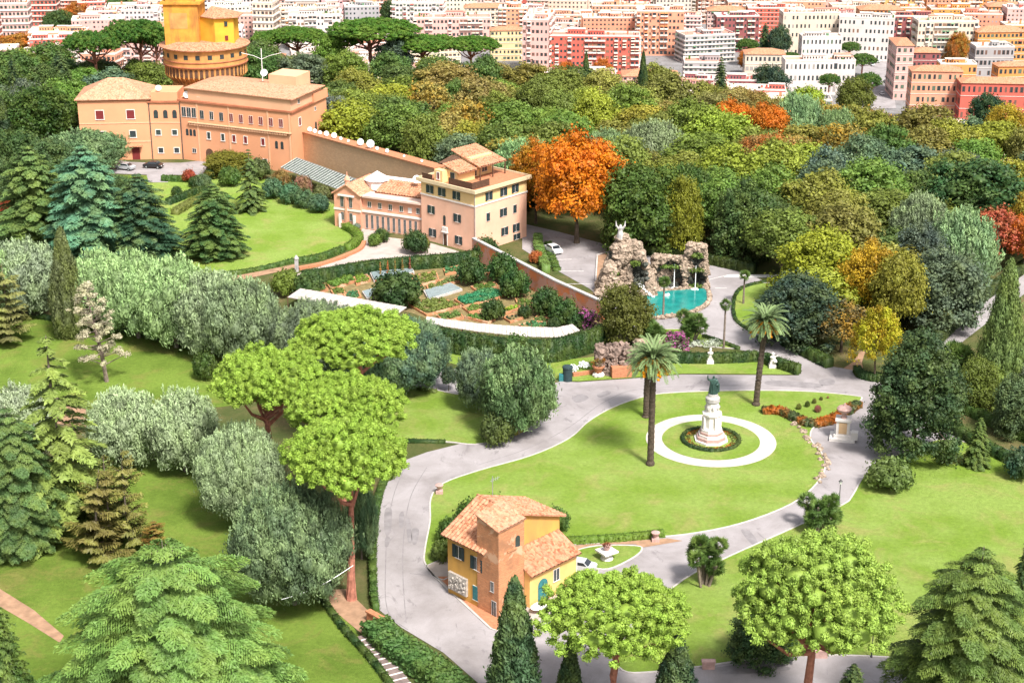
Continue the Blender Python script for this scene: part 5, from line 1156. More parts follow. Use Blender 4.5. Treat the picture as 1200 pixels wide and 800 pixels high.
ribbon('brick_kerb', smooth_open([at(*q).xy for q in ((350, 316), (380, 310), (405, 301), (422, 293), (427, 285))], 4), .9, .6, M['terra_pot'], closed=False)
hedge('hedge', [(197, 240), (215, 233), (232, 226), (243, 221)], 1.6, 1.4, DG, 'dark straight hedge running up left of the upper lawn'); hedge('hedge', [(205, 252), (225, 240), (245, 230)], 2.0, 1.3, (.15, .17, .04), 'yellowish flower hedge running up left of the upper lawn')
hedge('hedge', [(190, 212), (215, 213), (240, 212)], 1.3, 1.4, MG, 'green hedge beside the parked dark car on the forecourt')
hedge('hedge', [(752, 298), (790, 302), (830, 309), (858, 315), (884, 321)], 1.8, 2.2, (.02, .04, .012), 'long dark hedge on the far side of the fountain road')
hedge('hedge', [(918, 403), (940, 415), (972, 431)], 1.8, 1.8, DG, 'clipped hedge on the forest side of the sloping road')
hedge('hedge', [(752, 422), (800, 425), (845, 425), (887, 423)], 1.3, 1.8, DG, 'straight clipped dark hedge behind the white stone bust'); hedge('hedge', [(888, 423), (912, 431), (936, 439)], 1.3, 1.8, DG, 'slanting end of the clipped dark hedge beside the seated stone figure')
hedge('hedge', [(824, 395), (842, 401), (866, 410)], .7, .6, DG, 'low thin hedge between the fountain road and the white flowers', leaf=.16)
hedge('hedge', [(660, 637), (700, 635), (740, 632), (778, 628)], 1.1, .9, LG, 'low light green hedge at the bottom of the oval lawn', leaf=.16, dens=30)
hedge('hedge', [(45, 373), (140, 388), (235, 411), (322, 427)], 1.0, .8, DG, 'low dark hedge along the top of the left lawn behind the holm oaks')
hedge('hedge', [(458, 553), (447, 575), (440, 610), (437, 650), (438, 700), (441, 716)], .9, 1.1, MG, 'narrow hedge along the outer kerb of the big bend', leaf=.16, dens=26)
hedge('hedge', [(440, 742), (458, 762), (485, 780), (515, 800), (540, 822)], 3.4, 2.0, (.07, .15, .04), 'wide shaggy green hedge between the garden steps and the road', leaf=.34, dens=22)
hedge('hedge', [(376, 700), (400, 735), (440, 780), (475, 830)], .8, .7, DG, 'low dark hedge on the lawn side of the garden steps', leaf=.16, dens=24)
hedge('hedge', [(1092, 408), (1120, 381), (1150, 353), (1202, 315)], 1.8, 2.0, (.05, .075, .03), 'long hedge on the forest side of the right hand avenue')
hedge('hedge', [(1118, 477), (1150, 492), (1200, 516), (1240, 535)], 1.6, 1.6, MG, 'hedge above the lower right footpath'); hedge('hedge', [(1110, 503), (1160, 531), (1200, 551), (1240, 570)], 1.6, 1.6, DG, 'hedge below the lower right footpath')
hedge('hedge', [(1004, 436), (1008, 442), (1022, 446), (1040, 446), (1055, 442)], 1.4, 1.3, DG, 'short curved hedge round the bright yellow tree')
hedge('hedge', [(640, 320), (632, 297), (630, 281)], 1.8, 1.6, (.13, .23, .06), 'pale green hedge strip between the pink house and the parking road'); hedge('hedge', [(653, 318), (646, 300), (642, 285)], 1.6, .5, MG, 'low grassy strip beside the parked white car')
hedge('hedge', [(897, 331), (870, 338), (860, 352), (862, 376), (882, 391)], .6, .5, DG, 'low dark edging hedge round the lawn with the fan palm', leaf=.16, dens=24)
hedge('hedge', [(490, 456), (511, 461)], .8, .6, (.10, .14, .03), 'short left stub of low hedge on the side path', leaf=.16); hedge('hedge', [(541, 464), (565, 469)], .8, .6, (.10, .14, .03), 'short right stub of low hedge on the side path', leaf=.16)
hedge('hedge', [(602, 510), (615, 502), (622, 489)], .8, .6, (.28, .26, .03), 'yellow edging hedge at the foot of the round holm oak', leaf=.16)
hedge('hedge', [(473, 518), (522, 519)], .7, .5, DG, 'low dark hedge on the lower edge of the middle lawn', leaf=.16)
hedge('ivy_wall', [(-20, 275), (10, 273), (30, 270)], 4.5, 7.0, (.22, .015, .02), 'wall of deep red creeper at the left edge of the picture', 'creeper', mat='leaf_autumn', leaf=.3)
# ================================================================ VEHICLES AND LAMPS
def car_meshes():
    prof = [(-2.1, .35), (-2.15, .75), (-1.9, .95), (-1.35, 1.0), (-.75, 1.45), (.75, 1.47), (1.45, 1.02), (2.05, .85), (2.15, .6), (2.1, .35)]
    mb = MB(); n = len(prof)
    for s in (-1, 1):
        for x, z in prof: w = .86 if z < 1.2 else .68; mb.v.append((x, s * w, z))
    for i in range(n - 1): mb.f.append((i, i + 1, n + i + 1, n + i)); mb.m.append(0)
    mb.f.append(tuple(range(n))); mb.m.append(0); mb.f.append(tuple(n + i for i in reversed(range(n)))); mb.m.append(0); mb.f.append((n - 1, 0, n, 2 * n - 1)); mb.m.append(0)
    gl = MB()
    for s in (-1, 1): gl.face([(-1.2, s * .84, 1.03), (1.25, s * .84, 1.05), (.7, s * .71, 1.4), (-.72, s * .71, 1.4)])
    gl.face([(-1.36, -.74, 1.04), (-1.36, .74, 1.04), (-.80, .62, 1.44), (-.80, -.62, 1.44)]); gl.face([(1.44, -.74, 1.07), (1.44, .74, 1.07), (.80, .62, 1.46), (.80, -.62, 1.46)])
    gl.v = [(x * 1.015, y * 1.015, z + .005) for x, y, z in gl.v]
    wh = MB(); 
    for k in range(2): wh.tube([(0, -.1, 0), (0, .1, 0)], .33, 14)
    rim = MB(); rim.tube([(0, -.115, 0), (0, .115, 0)], .2, 10); lt = MB(); lt.box(-.03, -.2, -.08, .03, .2, .08)
    return mb, gl.mesh('window_glass', M['dark_car_glass']), wh.mesh('wheel', M['rubber']), rim.mesh('rim', M['metal_grey']), lt.mesh('headlight', M['white_paint'])
CB, CG, CW, CR, CL = car_meshes(); _cb = {}
def car(p, rot, col, label, group=None, s=1.0):
    e = thing('parked_car', label, 'car', p, rot, group, (s, s, s))
    if col not in _cb: _cb[col] = CB.mesh('body', paint('car_paint_' + '_'.join(str(int(c * 100)) for c in col), col, .25, .02, 1, .6))
    link('body', _cb[col], e); link('window_glass', CG, e)
    for x in (-1.3, 1.35):
        for y in (-.8, .8): w = link('wheel', CW, e, (x, y, .33)); link('rim', CR, w)
    for y in (-.55, .55): link('headlight', CL, e, (2.12, y, .68))
    return e
car(at(679, 668, 0) + Vector((0, 0, .12)), R(160), (.45, .47, .48), 'silver car parked beside the ochre house with the brick tower')
car(at(648, 296) + Vector((0, 0, .1)), R(-62), (.7, .7, .7), 'white car parked by the grassy strip behind the pink house', s=1.15)
car(at(180, 197) + Vector((0, 0, .08)), R(-12), (.015, .015, .018), 'black car parked in the middle of the palace forecourt', s=1.15)
car(at(147, 199) + Vector((0, 0, .08)), R(160), (.35, .36, .38), 'pale car half hidden behind conifers on the palace forecourt', s=1.15)
def lamp(px, pyb, pyt, label):
    p = at(px, pyb); h = hgt(pyt, p[1]); e = thing('street_lamp', label, 'street lamp', p)
    mb = MB(); mb.tube([(0, 0, 0), (0, 0, .5), (0, 0, h - .5)], [.14, .08, .05], 7); mb.build('post', M['iron'], e)
    mb = MB(); mb.lathe([(.12, h - .5), (.28, h - .1), (.22, h - .1)], 6); mb.build('lantern', M['foam'], e); mb = MB(); mb.lathe([(.32, h - .1), (.1, h + .12), (.03, h + .25)], 6); mb.build('cap', M['iron'], e)
lamp(983, 592, 563, 'dark street lamp by the loop road above the palm cluster'); lamp(1021, 770, 730, 'dark street lamp on the lawn right of the near pine')
e = thing('roof_mast', 'tall white roof mast with two curved arms above the palace', 'mast', (-63, 407, 18)); mb = MB(); mb.tube([(0, 0, 0), (0, 0, 9)], .1, 6)
for s in (-1, 1): mb.tube([(0, 0, 6.3), (s * 2, 0, 7.2), (s * 5, 0, 7.9)], .06, 5)
mb.build('mast', M['white_paint'], e)
p = at(348, 318); e = thing('gate_pillar', 'slim dark pillar at the corner of the dirt path and the drive', 'pillar', p); mb = MB(); mb.box(-.35, -.35, 0, .35, .35, 2.6); mb.lathe([(.5, 2.6), (.5, 2.8), (.1, 3.4)], 6); mb.build('pillar', M['stone_dark'], e)
e = thing('retaining_wall', 'rough pinkish rock retaining wall under the olive tree below the fountain', 'wall', at(716, 440)); mb = MB()
for k in range(260): mb.blob((rng.uniform(-2.2, 3.0), rng.uniform(0, 3.5), rng.uniform(0, 4.4)), rng.uniform(.25, .75), rng, 0, .4)
mb.build('rock', paint('pinkish_rock', (.20, .145, .12), .95, .5, 1, bmp=.8), e)
e = thing('stone_stair', 'pale stone stair block with an orange brick front left of the palm trunk', 'stair', at(727, 441), R(10)); mb = MB(); mb.box(-1.6, -.8, 0, 1.8, .8, 1.9); mb.build('front', M['terra_pot'], e); mb = MB(); 
for k in range(6): mb.box(-1.0, .8 + k * .55, 0, 1.0, 1.35 + k * .55, 2.0 + k * .45)
mb.build('tread', M['white_stone'], e)
e = thing('stone_pillar', 'tall pinkish stone pillar between the olive tree and the banana plants', 'pillar', at(757, 402)); mb = MB(); mb.box(-1.0, -.6, 0, 1.0, .6, 4.6); mb.box(-1.2, -.8, 4.6, 1.2, .8, 5.0); mb.build('pillar', paint('pink_stone_blocks', (.46, .32, .26), .9, .25, 1), e)
e = thing('wooden_balustrade', 'orange brick parapet at the head of the garden steps', 'parapet', at(432, 727), R(-45)); mb = MB(); mb.box(0, -.3, 0, 4.0, .3, 1.3); mb.box(-.1, -.4, 1.3, 4.1, .4, 1.5); mb.build('parapet', M['terra_pot'], e)
# ================================================================ PALMS
def palm_meshes(i, R_=3.9, nf=70):
    r2 = np.random.default_rng(700 + i); P, A, Nn, T, Sz = [], [], [], [], []; spine = MB()
    for k in range(nf):
        th = k * 2.39996 + r2.uniform(-.2, .2); el = 1.35 - 1.45 * (k / nf) + r2.uniform(-.1, .1); L = R_ * r2.uniform(.85, 1.1)
        d = np.array([math.cos(th), math.sin(th), 0]); pts = []; z = r = 0; a = el; n = 12
        for j in range(n + 1):
            pts.append(d * r + np.array([0, 0, z])); r += L / n * math.cos(a); z += L / n * math.sin(a); a -= (.95 + .3 * r2.random()) / n * (1.2 if el > 0 else .8)
        spine.tube([tuple(p) for p in pts[::3]], [.06, .045, .03, .02, .01][:len(pts[::3])], 4, cap=False)
        side = np.array([-d[1], d[0], 0]); tb = r2.normal(.55, .12)
        for j in range(1, n + 1):
            fw = unit((pts[j] - pts[j - 1])[None])[0]; wl = .62 * math.sin(min(1, (j + 1) / n * 1.1) * 2.6) ** .7 if j < n else .25
            for s in (-1, 1):
                for q in range(3):
                    b = pts[j - 1] + (pts[j] - pts[j - 1]) * (q / 3); tip = side * s * .8 + fw * .7 + np.array([0, 0, .15]); P.append(b + tip * wl * .5); A.append(tip)
                    Nn.append(np.cross(fw, side * s) * s + r2.normal(0, .2, 3)); T.append(tb); Sz.append(wl)
    P, A, Nn, T, Sz = map(np.array, (P, A, Nn, T, Sz)); Nn[:, 2] = abs(Nn[:, 2]) + .1
    n = len(P); t = unit(A); Nn = unit(Nn); b = unit(np.cross(Nn, t)); V = np.stack([P - t * Sz[:, None] * .5, P + b * .05, P + t * Sz[:, None] * .55, P - b * .05], 1)
    V = V + 0; fr = MB(); rr = random.Random(i)
    for k in range(16):
        th = k * .5; a0 = rr.uniform(.2, 1.0); fr.tube([(0, 0, -.1), (math.cos(th) * 1.0, math.sin(th) * 1.0, .5), (math.cos(th) * 1.8, math.sin(th) * 1.8, -.1 - .7 * a0)], [.05, .05, .03], 4, cap=False)
        for q in range(9): fr.blob((math.cos(th) * (1.2 + .11 * q) + rr.uniform(-.15, .15), math.sin(th) * (1.2 + .11 * q) + rr.uniform(-.15, .15), .35 - .17 * q * (.6 + a0)), .2, rr, 0, .3)
    return quads_mesh('frond', V, T, M['silver']), spine.mesh('frond_spine', M['silver']), fr.mesh('date_cluster', paint('orange_dates', (.60, .24, .01), .7, .3, 3))
PM = [palm_meshes(0), palm_meshes(1)]
def palm(px, pyb, pyt, wpx, label, lean=0, k=0):
    p = at(px, pyb); h = hgt(pyt, p[1]); s = wpx / 2 / 3.5 * mpp((0, p[1], h)); e = thing('date_palm', label, 'palm tree', p, 0, 'date palms around the monument')
    mb = MB(); n = 40; rr = random.Random(k)
    x = lambda t: lean * t ** 1.4
    pts = [(x(j / n), 0, h * j / n) for j in range(n + 1)]; mb.tube(pts, [(.48 - .1 * j / n + (.14 if j < 2 else 0) + (.05 if j % 2 else 0)) for j in range(n + 1)], 10)
    for j in range(70): t = rr.uniform(.02, .98); a_ = rr.uniform(0, 6.28); mb.blob((x(t) + .42 * math.cos(a_), .42 * math.sin(a_), h * t), (.1, .1, .16), rr, 0, .3, 0)
    mb.lathe([(.42, h - 1.8), (.6, h - 1.2), (.72, h - .4), (.4, h)], 12, (lean, 0)); mb.build('trunk', M['palm_bark'], e)
    f, sp, dt = PM[k % 2]; o = link('frond', f, e, (lean, 0, h), scale=(s, s, s), color=(.085, .125, .05)); link('frond_spine', sp, o, color=(.12, .14, .06)); link('date_cluster', dt, e, (lean, 0, h - .1), scale=(s, s, s)); TREES.append((p[0], p[1], 1))
palm(762, 545, 421, 66, 'tall date palm with orange fruit clusters left of the monument', 0, 0)
palm(757, 489, 424, 50, 'second date palm standing directly behind the first one', 0, 1)
palm(886, 475, 378, 56, 'leaning date palm behind the monument, crown above the clipped hedge', .8, 1)
def fan_palm(px, pyb, pyt, label, crown=2.0, stems=1, group=None):
    p = at(px, pyb); h = hgt(pyt, p[1]); e = thing('fan_palm', label, 'palm tree', p, 0, group)
    r2 = np.random.default_rng(px); P, A, Nn, T = [], [], [], []; mb = MB()
    for s in range(stems):
        ox, oy, hh = (0, 0, h) if stems == 1 else (r2.uniform(-1.9, 1.9), r2.uniform(-1.6, 1.6), h * r2.uniform(.35, 1))
        mb.tube([(ox * .4, oy * .4, 0), (ox, oy, hh)], [.2, .15], 6)
        for k in range(46):
            d = sphere_dirs(1, r2)[0]; d[2] = d[2] * .8 + .15; d = d / np.linalg.norm(d); c = np.array([ox, oy, hh]) + d * crown * .5
            nrm = unit(np.cross(d, unit(r2.normal(size=(1, 3)) * np.array([1, 1, .15]))[0])[None])[0]
            for j in range(11):
                a_ = -1.9 + j * .38; ax = unit(d[None])[0] * 1.0; b2 = unit(np.cross(nrm, ax)[None])[0]; v = ax * math.cos(a_) + b2 * math.sin(a_); P.append(c + v * crown * .25); A.append(v); Nn.append(nrm + r2.normal(0, .15, 3)); T.append(.35 + .4 * (d[2] > .1) * r2.random())
    P, A, Nn, T = map(np.array, (P, A, Nn, T)); link('frond', quads_mesh('frond', leaves(P, Nn, crown * .085, r2, 5.5, A, .02), T, M['needle']), e, color=(.07, .13, .03))
    mb.build('trunk', M['grey_bark'], e); TREES.append((p[0], p[1], 1)); return e
fan_palm(777, 373, 330, 'slender fan palm rising in front of the turquoise pool', 1.4); fan_palm(848, 408, 357, 'slender fan palm beside the straight dark hedge and road', 1.3); fan_palm(871, 356, 323, 'slender fan palm on the round edged lawn', 1.3)
fan_palm(825, 686, 632, 'clump of fan palms on the lawn left of the right near pine', 1.5, 9, 'fan palm clumps on the lawn'); fan_palm(960, 622, 590, 'clump of fan palms behind the crown of the right near pine', 1.6, 9, 'fan palm clumps on the lawn')
fan_palm(760, 407, 380, 'dark banana and palm thicket left of the white rocks', 1.8, 8); fan_palm(808, 401, 372, 'bright green palm thicket below the turquoise pool', 1.7, 8)
fan_palm(1118, 448, 405, 'dark green cycad palm beside the right avenue', 2.4, 6)
for px, py, l in ((690, 392, 'on the corner of the kitchen garden wall'), (793, 418, 'hanging beside the clipped hedge')):
    p = at(px, py); cl = [((rng.uniform(-1.4, 1.4), rng.uniform(-1, 1), rng.uniform(.6, 4.4)), .8) for _ in range(14)]; V, T = clump_leaves(cl, 130, .28, np.random.default_rng(px)); e = thing('bougainvillea', 'purple bougainvillea ' + l, 'bush', p); link('blossom', quads_mesh('blossom', V[::2], T[::2], M['foam'] if False else M['leaf']), e, color=(.42, .10, .30)); link('foliage', quads_mesh('foliage', V[1::2], T[1::2], M['leaf']), e, color=(.06, .09, .03))
V, T = clump_leaves([((rng.uniform(-4, 4), rng.uniform(-1.2, 1.2), .3), (.8, .8, .45)) for _ in range(22)], 60, .26, np.random.default_rng(4)); e = thing('white_flower_bed', 'bed of pale white flowering plants below the fountain road', 'flower bed', at(822, 405)); link('flowers', quads_mesh('flowers', V, T, M['leaf']), e, color=(.42, .46, .38))
for px, py in ((745, 405), (765, 410), (780, 405)): pass
e = thing('white_rocks', 'pile of pale rocks among palms below the pool', 'rocks', at(768, 418)); mb = MB()
for _ in range(60): mb.blob((rng.uniform(-3.5, 4), rng.uniform(-1, 2), rng.uniform(0, 2.2)), rng.uniform(.4, .9), rng, 0, .3)
mb.build('rock', M['rock'], e)
# ================================================================ NAMED TREES
PB = (.225, .35, .045)
treepx('tall_pine', 420, 520, 374, 145, PB, 'bright umbrella pine, the highest and farthest of the cluster of four', group='cluster of four umbrella pines', var=0)
treepx('tall_pine', 322, 592, 419, 131, PB, 'bright umbrella pine at the left end of the cluster of four', group='cluster of four umbrella pines', var=1)
treepx('tall_pine', 408, 620, 450, 137, PB, 'umbrella pine in the middle of the cluster of four, between two others', group='cluster of four umbrella pines', var=2)
treepx('tall_pine', 412, 702, 509, 140, (.22, .345, .045), 'nearest umbrella pine of the cluster of four, with tall bare red trunk', group='cluster of four umbrella pines', var=3)
treepx('pine', 718, 850, 682, 166, (.23, .355, .05), 'wide umbrella pine in front of the silver car and ochre house', group='two near umbrella pines on the lawn', var=1)
treepx('pine', 944, 876, 643, 186, (.235, .355, .06), 'widest umbrella pine on the right lawn with reddish trunk', group='two near umbrella pines on the lawn', var=2)
SV = (.135, .20, .085); SD = (.04, .075, .035)
for i, (px, b, t, w, c, l) in enumerate((
    (122, 385, 300, 78, SV, 'silver topped holm oak in the row above the left lawn, leftmost of five'), (163, 396, 303, 84, SV, 'silver topped holm oak in the row above the left lawn, second from the left'), (207, 407, 312, 90, SV, 'silver topped holm oak in the row above the left lawn, middle one'),
    (250, 416, 325, 86, (0.132, 0.168, 0.096), 'silver topped holm oak in the row above the left lawn, fourth from the left'), (288, 428, 332, 86, (0.090, 0.120, 0.066), 'darker holm oak at the right end of the row above the left lawn'),
    (372, 440, 357, 112, (0.060, 0.078, 0.048), 'grey green holm oak behind the highest umbrella pine, left side'), (478, 458, 378, 104, (0.036, 0.066, 0.042), 'blue green holm oak right of the highest umbrella pine'), (430, 468, 395, 90, SD, 'dark holm oak hidden behind the highest umbrella pine'),
    (28, 368, 290, 92, (0.120, 0.150, 0.096), 'silver grey holm oak at the left edge beside the tall cypress'), (-25, 380, 292, 90, SV, 'silver grey holm oak cut by the left edge of the picture'),
    (606, 508, 416, 88, (0.048, 0.084, 0.033), 'round dark holm oak on the inner edge of the road bend'), (562, 480, 415, 56, (0.048, 0.072, 0.048), 'smaller grey holm oak just behind the round one at the road bend'),
    (150, 545, 462, 84, (0.168, 0.210, 0.120), 'pale silver holm oak beside the open cedar on the left'), (218, 552, 466, 84, (0.168, 0.210, 0.120), 'pale silver holm oak left of the big silver one'),
    (286, 615, 503, 108, (0.144, 0.186, 0.102), 'big silver holm oak below the left umbrella pine'), (345, 708, 578, 150, (0.060, 0.090, 0.045), 'very large dark holm oak with silver tips left of the red pine trunk'), (20, 540, 462, 90, (0.150, 0.174, 0.120), 'silver holm oak behind the open cedar at the left edge'),
    (424, 655, 575, 40, SD, 'small dark holm oak directly behind the bare red pine trunk'))):
    treepx('big_holm' if w >= 104 else 'holm', px, b, t, w, c, l, group='holm oaks around the left lawns')
treepx('open_cedar', 78, 622, 385, 176, (.16, .22, .05), 'tall open pale green cedar standing on the left lawn'); treepx('cedar', 25, 640, 470, 130, (.07, .13, .04), 'dark green drooping cedar below the tall open cedar')
treepx('wide_cedar', 208, 852, 625, 320, (.12, .22, .05), 'huge pale green cedar with layered boughs at the bottom left', rot=.5)
treepx('cedar', 1128, 862, 632, 215, (.085, .14, .03), 'large layered dark green cedar at the bottom right corner')
treepx('spruce', 15, 880, 700, 96, (.05, .10, .02), 'dark conifer at the bottom left corner of the picture'); treepx('full', 890, 775, 715, 75, (.04, .085, .03), 'dark leafy shrub under the right near pine')
treepx('spruce', 995, 850, 775, 60, (.035, .07, .03), 'dark conifer top at the bottom edge left of the right cedar'); treepx('spruce', 1200, 700, 615, 34, (.05, .09, .03), 'small dark shrub conifer cut by the right edge above the cedar')
treepx('cypress', 603, 850, 676, 74, (.045, .09, .04), 'near dark cypress in front of the brick tower'); treepx('cypress', 667, 850, 745, 40, (.03, .065, .03), 'small dark cypress under the left side of the near pine'); treepx('cypress', 790, 860, 738, 66, (.025, .06, .035), 'dark cypress at the bottom edge between the two near pines')
treepx('rough_cypress', 83, 395, 268, 50, (.10, .12, .05), 'tall grey green cypress left of the silver holm oak row'); treepx('dead', 125, 447, 328, 64, (.46, .42, .30), 'pale half dead conifer with leaning trunk on the left lawn', lean=-.12, name='dead_tree')
treepx('scrub_pine', 112, 655, 548, 74, (.14, .12, .035), 'rusty brown thin pine, leftmost of three on the lower lawn', lean=-.12); treepx('scrub_pine', 152, 640, 522, 56, (.16, .15, .04), 'olive thin pine in the middle of three on the lower lawn'); treepx('scrub_pine', 130, 632, 530, 50, (.13, .13, .03), 'slim pine just behind the middle thin pine on the lower lawn')
treepx('scrub_pine', 182, 646, 608, 36, (.15, .09, .02), 'low rusty shrub pine above the huge pale cedar', name='shrub'); treepx('scrub_pine', 12, 400, 305, 60, (.15, .15, .05), 'olive brown thin pine at the left edge beside the lawn')
treepx('bush', 241, 444, 414, 28, (.05, .09, .02), 'lone dark round bush on the left lawn', 'bush')
treepx('broad_spruce', 108, 308, 165, 128, (.08, .19, .11), 'big blue green spruce left of the upper lawn'); treepx('broad_spruce', 168, 308, 200, 100, (.035, .085, .045), 'dark green spruce right of the big blue green spruce'); treepx('broad_spruce', 45, 296, 166, 112, (.08, .14, .04), 'mid green conifer left of the big blue green spruce'); treepx('spruce', 75, 312, 262, 52, (.03, .07, .03), 'low dark conifer at the foot of the blue green spruce')
treepx('broad_spruce', 254, 300, 212, 80, (.045, .10, .03), 'dark conical conifer alone on the upper lawn'); treepx('open_cedar', 295, 247, 172, 50, (.08, .13, .04), 'slender olive conifer behind the conical conifer on the upper lawn')
treepx('full', 268, 205, 178, 56, (.16, .15, .02), 'round yellow green tree by the arched door of the palace'); treepx('bush', 28, 300, 278, 60, (.12, .22, .03), 'bright green rounded bush beside the red creeper', 'bush')
for px, b, t, w, k_, c, l in ((8, 262, 185, 70, 'full', (.07, .12, .04), 'dense green tree at the left edge above the red creeper'), (62, 232, 160, 60, 'dense', (.06, .11, .04), 'green tree just left of the spreading tree before the palace'), (25, 222, 150, 70, 'full', (.05, .10, .03), 'dense tree at the left edge level with the palace door'), (-20, 235, 150, 80, 'full', (.05, .1, .03), 'dense tree cut by the left edge level with the palace'),
    (12, 300, 245, 44, 'open_cedar', (.08, .14, .05), 'small conifer behind the red creeper'), (72, 262, 205, 50, 'full', (.06, .12, .05), 'rounded green tree behind the blue green spruce'), (140, 232, 205, 34, 'full', (.07, .13, .05), 'small green tree at the corner of the forecourt')): treepx(k_, px, b, t, w, c, l)
treepx('holm', 100, 200, 156, 92, (.045, .08, .035), 'grey green spreading tree in front of the palace left block'); treepx('dense', 52, 182, 100, 82, (.035, .08, .015), 'dense dark green tree left of the palace'); treepx('cypress', 8, 190, 112, 34, (.025, .05, .02), 'very dark cypress at the left edge beside the palace trees')
for i, (px, b, s, c, l) in enumerate(((207, 229, 12, DG, 'dark clipped ball left of the diagonal dark hedge'), (228, 219, 14, DG, 'larger dark clipped ball by the red shrub'), (246, 210, 13, DG, 'dark clipped ball in front of the yellow green tree'), (222, 213, 16, (.30, .05, .03), 'bright red shrub in the bed before the forecourt'), (270, 218, 26, MG, 'green bush below the yellow green tree'), (238, 222, 20, (.08, .13, .06), 'pale bush between the clipped balls'),
    (320, 232, 26, (.06, .13, .07), 'glossy green shrub at the left end of the pergola border'), (340, 238, 26, (.06, .14, .07), 'glossy green shrub second along the pergola border'), (357, 243, 24, (.07, .13, .06), 'glossy green shrub third along the pergola border'), (374, 249, 24, (.06, .12, .07), 'glossy green shrub last along the pergola border'),
    (330, 219, 22, (.20, .12, .04), 'brownish shrub behind the pergola border'), (355, 226, 22, (.24, .12, .08), 'pinkish brown shrub under the glass pergola'), (378, 234, 20, (.12, .13, .05), 'olive shrub under the right end of the pergola'), (304, 210, 28, (.08, .11, .04), 'loose olive shrub at the palace corner'),
    (447, 284, 18, (.04, .08, .02), 'round dark bush in the bed before the chapel wing'), (439, 288, 16, (.10, .17, .03), 'light bush in the bed before the chapel wing'), (419, 269, 9, (.2, .25, .2), 'small pale shrub at the gable of the chapel wing'), (487, 297, 30, (.03, .065, .02), 'dark low shrub on the slope by the convent door'), (496, 291, 16, (.16, .14, .03), 'yellow shrub beside the dark shrub at the convent door'),
    (553, 333, 34, (.03, .07, .02), 'round dark garden tree below the convent corner'), (570, 305, 30, (.05, .09, .03), 'rough green bush at the foot of the pink wall'), (590, 330, 37, (.03, .08, .02), 'big dark green bush against the pink wall, upper one'), (603, 348, 36, (.03, .08, .02), 'big dark green bush against the pink wall, lower one'),
    (466, 358, 60, (.03, .065, .02), 'broad dark tree at the end of the straight white canopy'), (578, 375, 28, (.035, .07, .02), 'small dark tree in the lower kitchen garden'), (615, 372, 17, (.03, .06, .02), 'little dark ball tree in the lower kitchen garden'), (649, 387, 16, (.03, .06, .02), 'little dark bush at the tip of the kitchen garden'),
    (640, 369, 36, (.03, .07, .02), 'dark green shrub below the pink wall, first of three'), (660, 380, 35, (.035, .08, .02), 'dark green shrub below the pink wall, middle of three'), (678, 389, 28, (.03, .07, .02), 'dark green shrub below the pink wall, last of three'),
    (628, 308, 16, (.35, .10, .03), 'rust red shrub beside the pale hedge strip'), (336, 346, 34, (.13, .18, .03), 'yellow green shrub by the gate pillar'), (362, 349, 34, (.05, .10, .03), 'green shrub between the gate pillar and the canopy'),
    (1042, 572, 54, (.10, .15, .04), 'broad mixed green bush on the right lawn by the loop road'), (1196, 560, 40, (.03, .07, .04), 'dark bush at the right edge below the footpath'), (583, 520, 40, (.07, .10, .03), 'low spreading shrub at the corner of the middle lawn'),
    (530, 636, 34, (.05, .10, .02), 'dark shrub behind the ochre house, left corner'), (552, 622, 40, (.05, .11, .02), 'green shrub behind the ochre house'), (578, 612, 34, (.05, .10, .02), 'green shrub behind the ochre house roof ridge'), (652, 622, 30, (.07, .13, .03), 'light shrub at the right rear corner of the ochre house'), (518, 656, 26, (.09, .13, .03), 'low yellow green shrub left of the ochre house'),
    (1160, 475, 46, (.12, .17, .03), 'olive round shrub right of the cycad palm'), (605, 422, 34, (.06, .12, .03), 'loose climber bush in front of the tall dark hedge'))):
    treepx('bush', px, b, b - s * (.85 if s < 50 else .6), s, c, l, 'bush')
treepx('dense', 610, 0 + 440, 0 + 418, 20, (.09, .12, .08), 'tiny pale young tree by the side path') if False else treepx('dense', 526, 458, 428, 18, (.07, .11, .07), 'small round young tree on the side path')
treepx('full', 731, 405, 332, 60, (.09, .095, .02), 'olive brown rounded tree just below the fountain grotto'); treepx('big_full', 1070, 536, 384, 106, (.045, .085, .035), 'large glossy dark tree right of the junction'); treepx('rough_cypress', 1168, 462, 306, 62, (.12, .18, .055), 'tall ragged green conifer beside the right avenue')
treepx('full', 1142, 482, 418, 46, (.12, .16, .03), 'yellow green round tree below the ragged conifer'); treepx('full', 1190, 510, 440, 56, (.09, .14, .06), 'pale green tree at the right edge above the footpath'); treepx('spruce', 1144, 546, 487, 34, (.08, .13, .03), 'small green conifer between the footpath hedges'); treepx('dense', 1202, 468, 425, 40, (.10, .13, .08), 'greyish tree cut by the right edge')
treepx('yellow', 1024, 446, 356, 58, (.34, .34, .02), 'small bright yellow tree at the junction'); treepx('autumn', 676, 285, 156, 106, (.56, .19, .01), 'large bright orange maple behind the parking road'); treepx('autumn', 628, 262, 163, 56, (.36, .19, .015), 'golden brown maple left of the bright orange one')
treepx('full', 752, 296, 190, 96, (.06, .11, .02), 'big green tree directly behind the grotto'); treepx('full', 798, 300, 205, 46, (.19, .20, .02), 'yellow green tree right of the big green tree behind the grotto'); treepx('dense', 805, 276, 190, 60, (.05, .10, .02), 'deep green tree in the second line behind the grotto'); treepx('full', 870, 305, 212, 74, (.055, .10, .03), 'dark green tree above the end of the long dark hedge')
treepx('full', 958, 360, 268, 96, (.27, .30, .025), 'wide yellow tree above the lawn with the fan palm'); treepx('yellow', 1018, 385, 280, 72, (.40, .27, .02), 'golden orange tree left of the bright yellow one'); treepx('dense', 1048, 398, 295, 66, (.22, .21, .03), 'olive gold tree behind the bright yellow one')
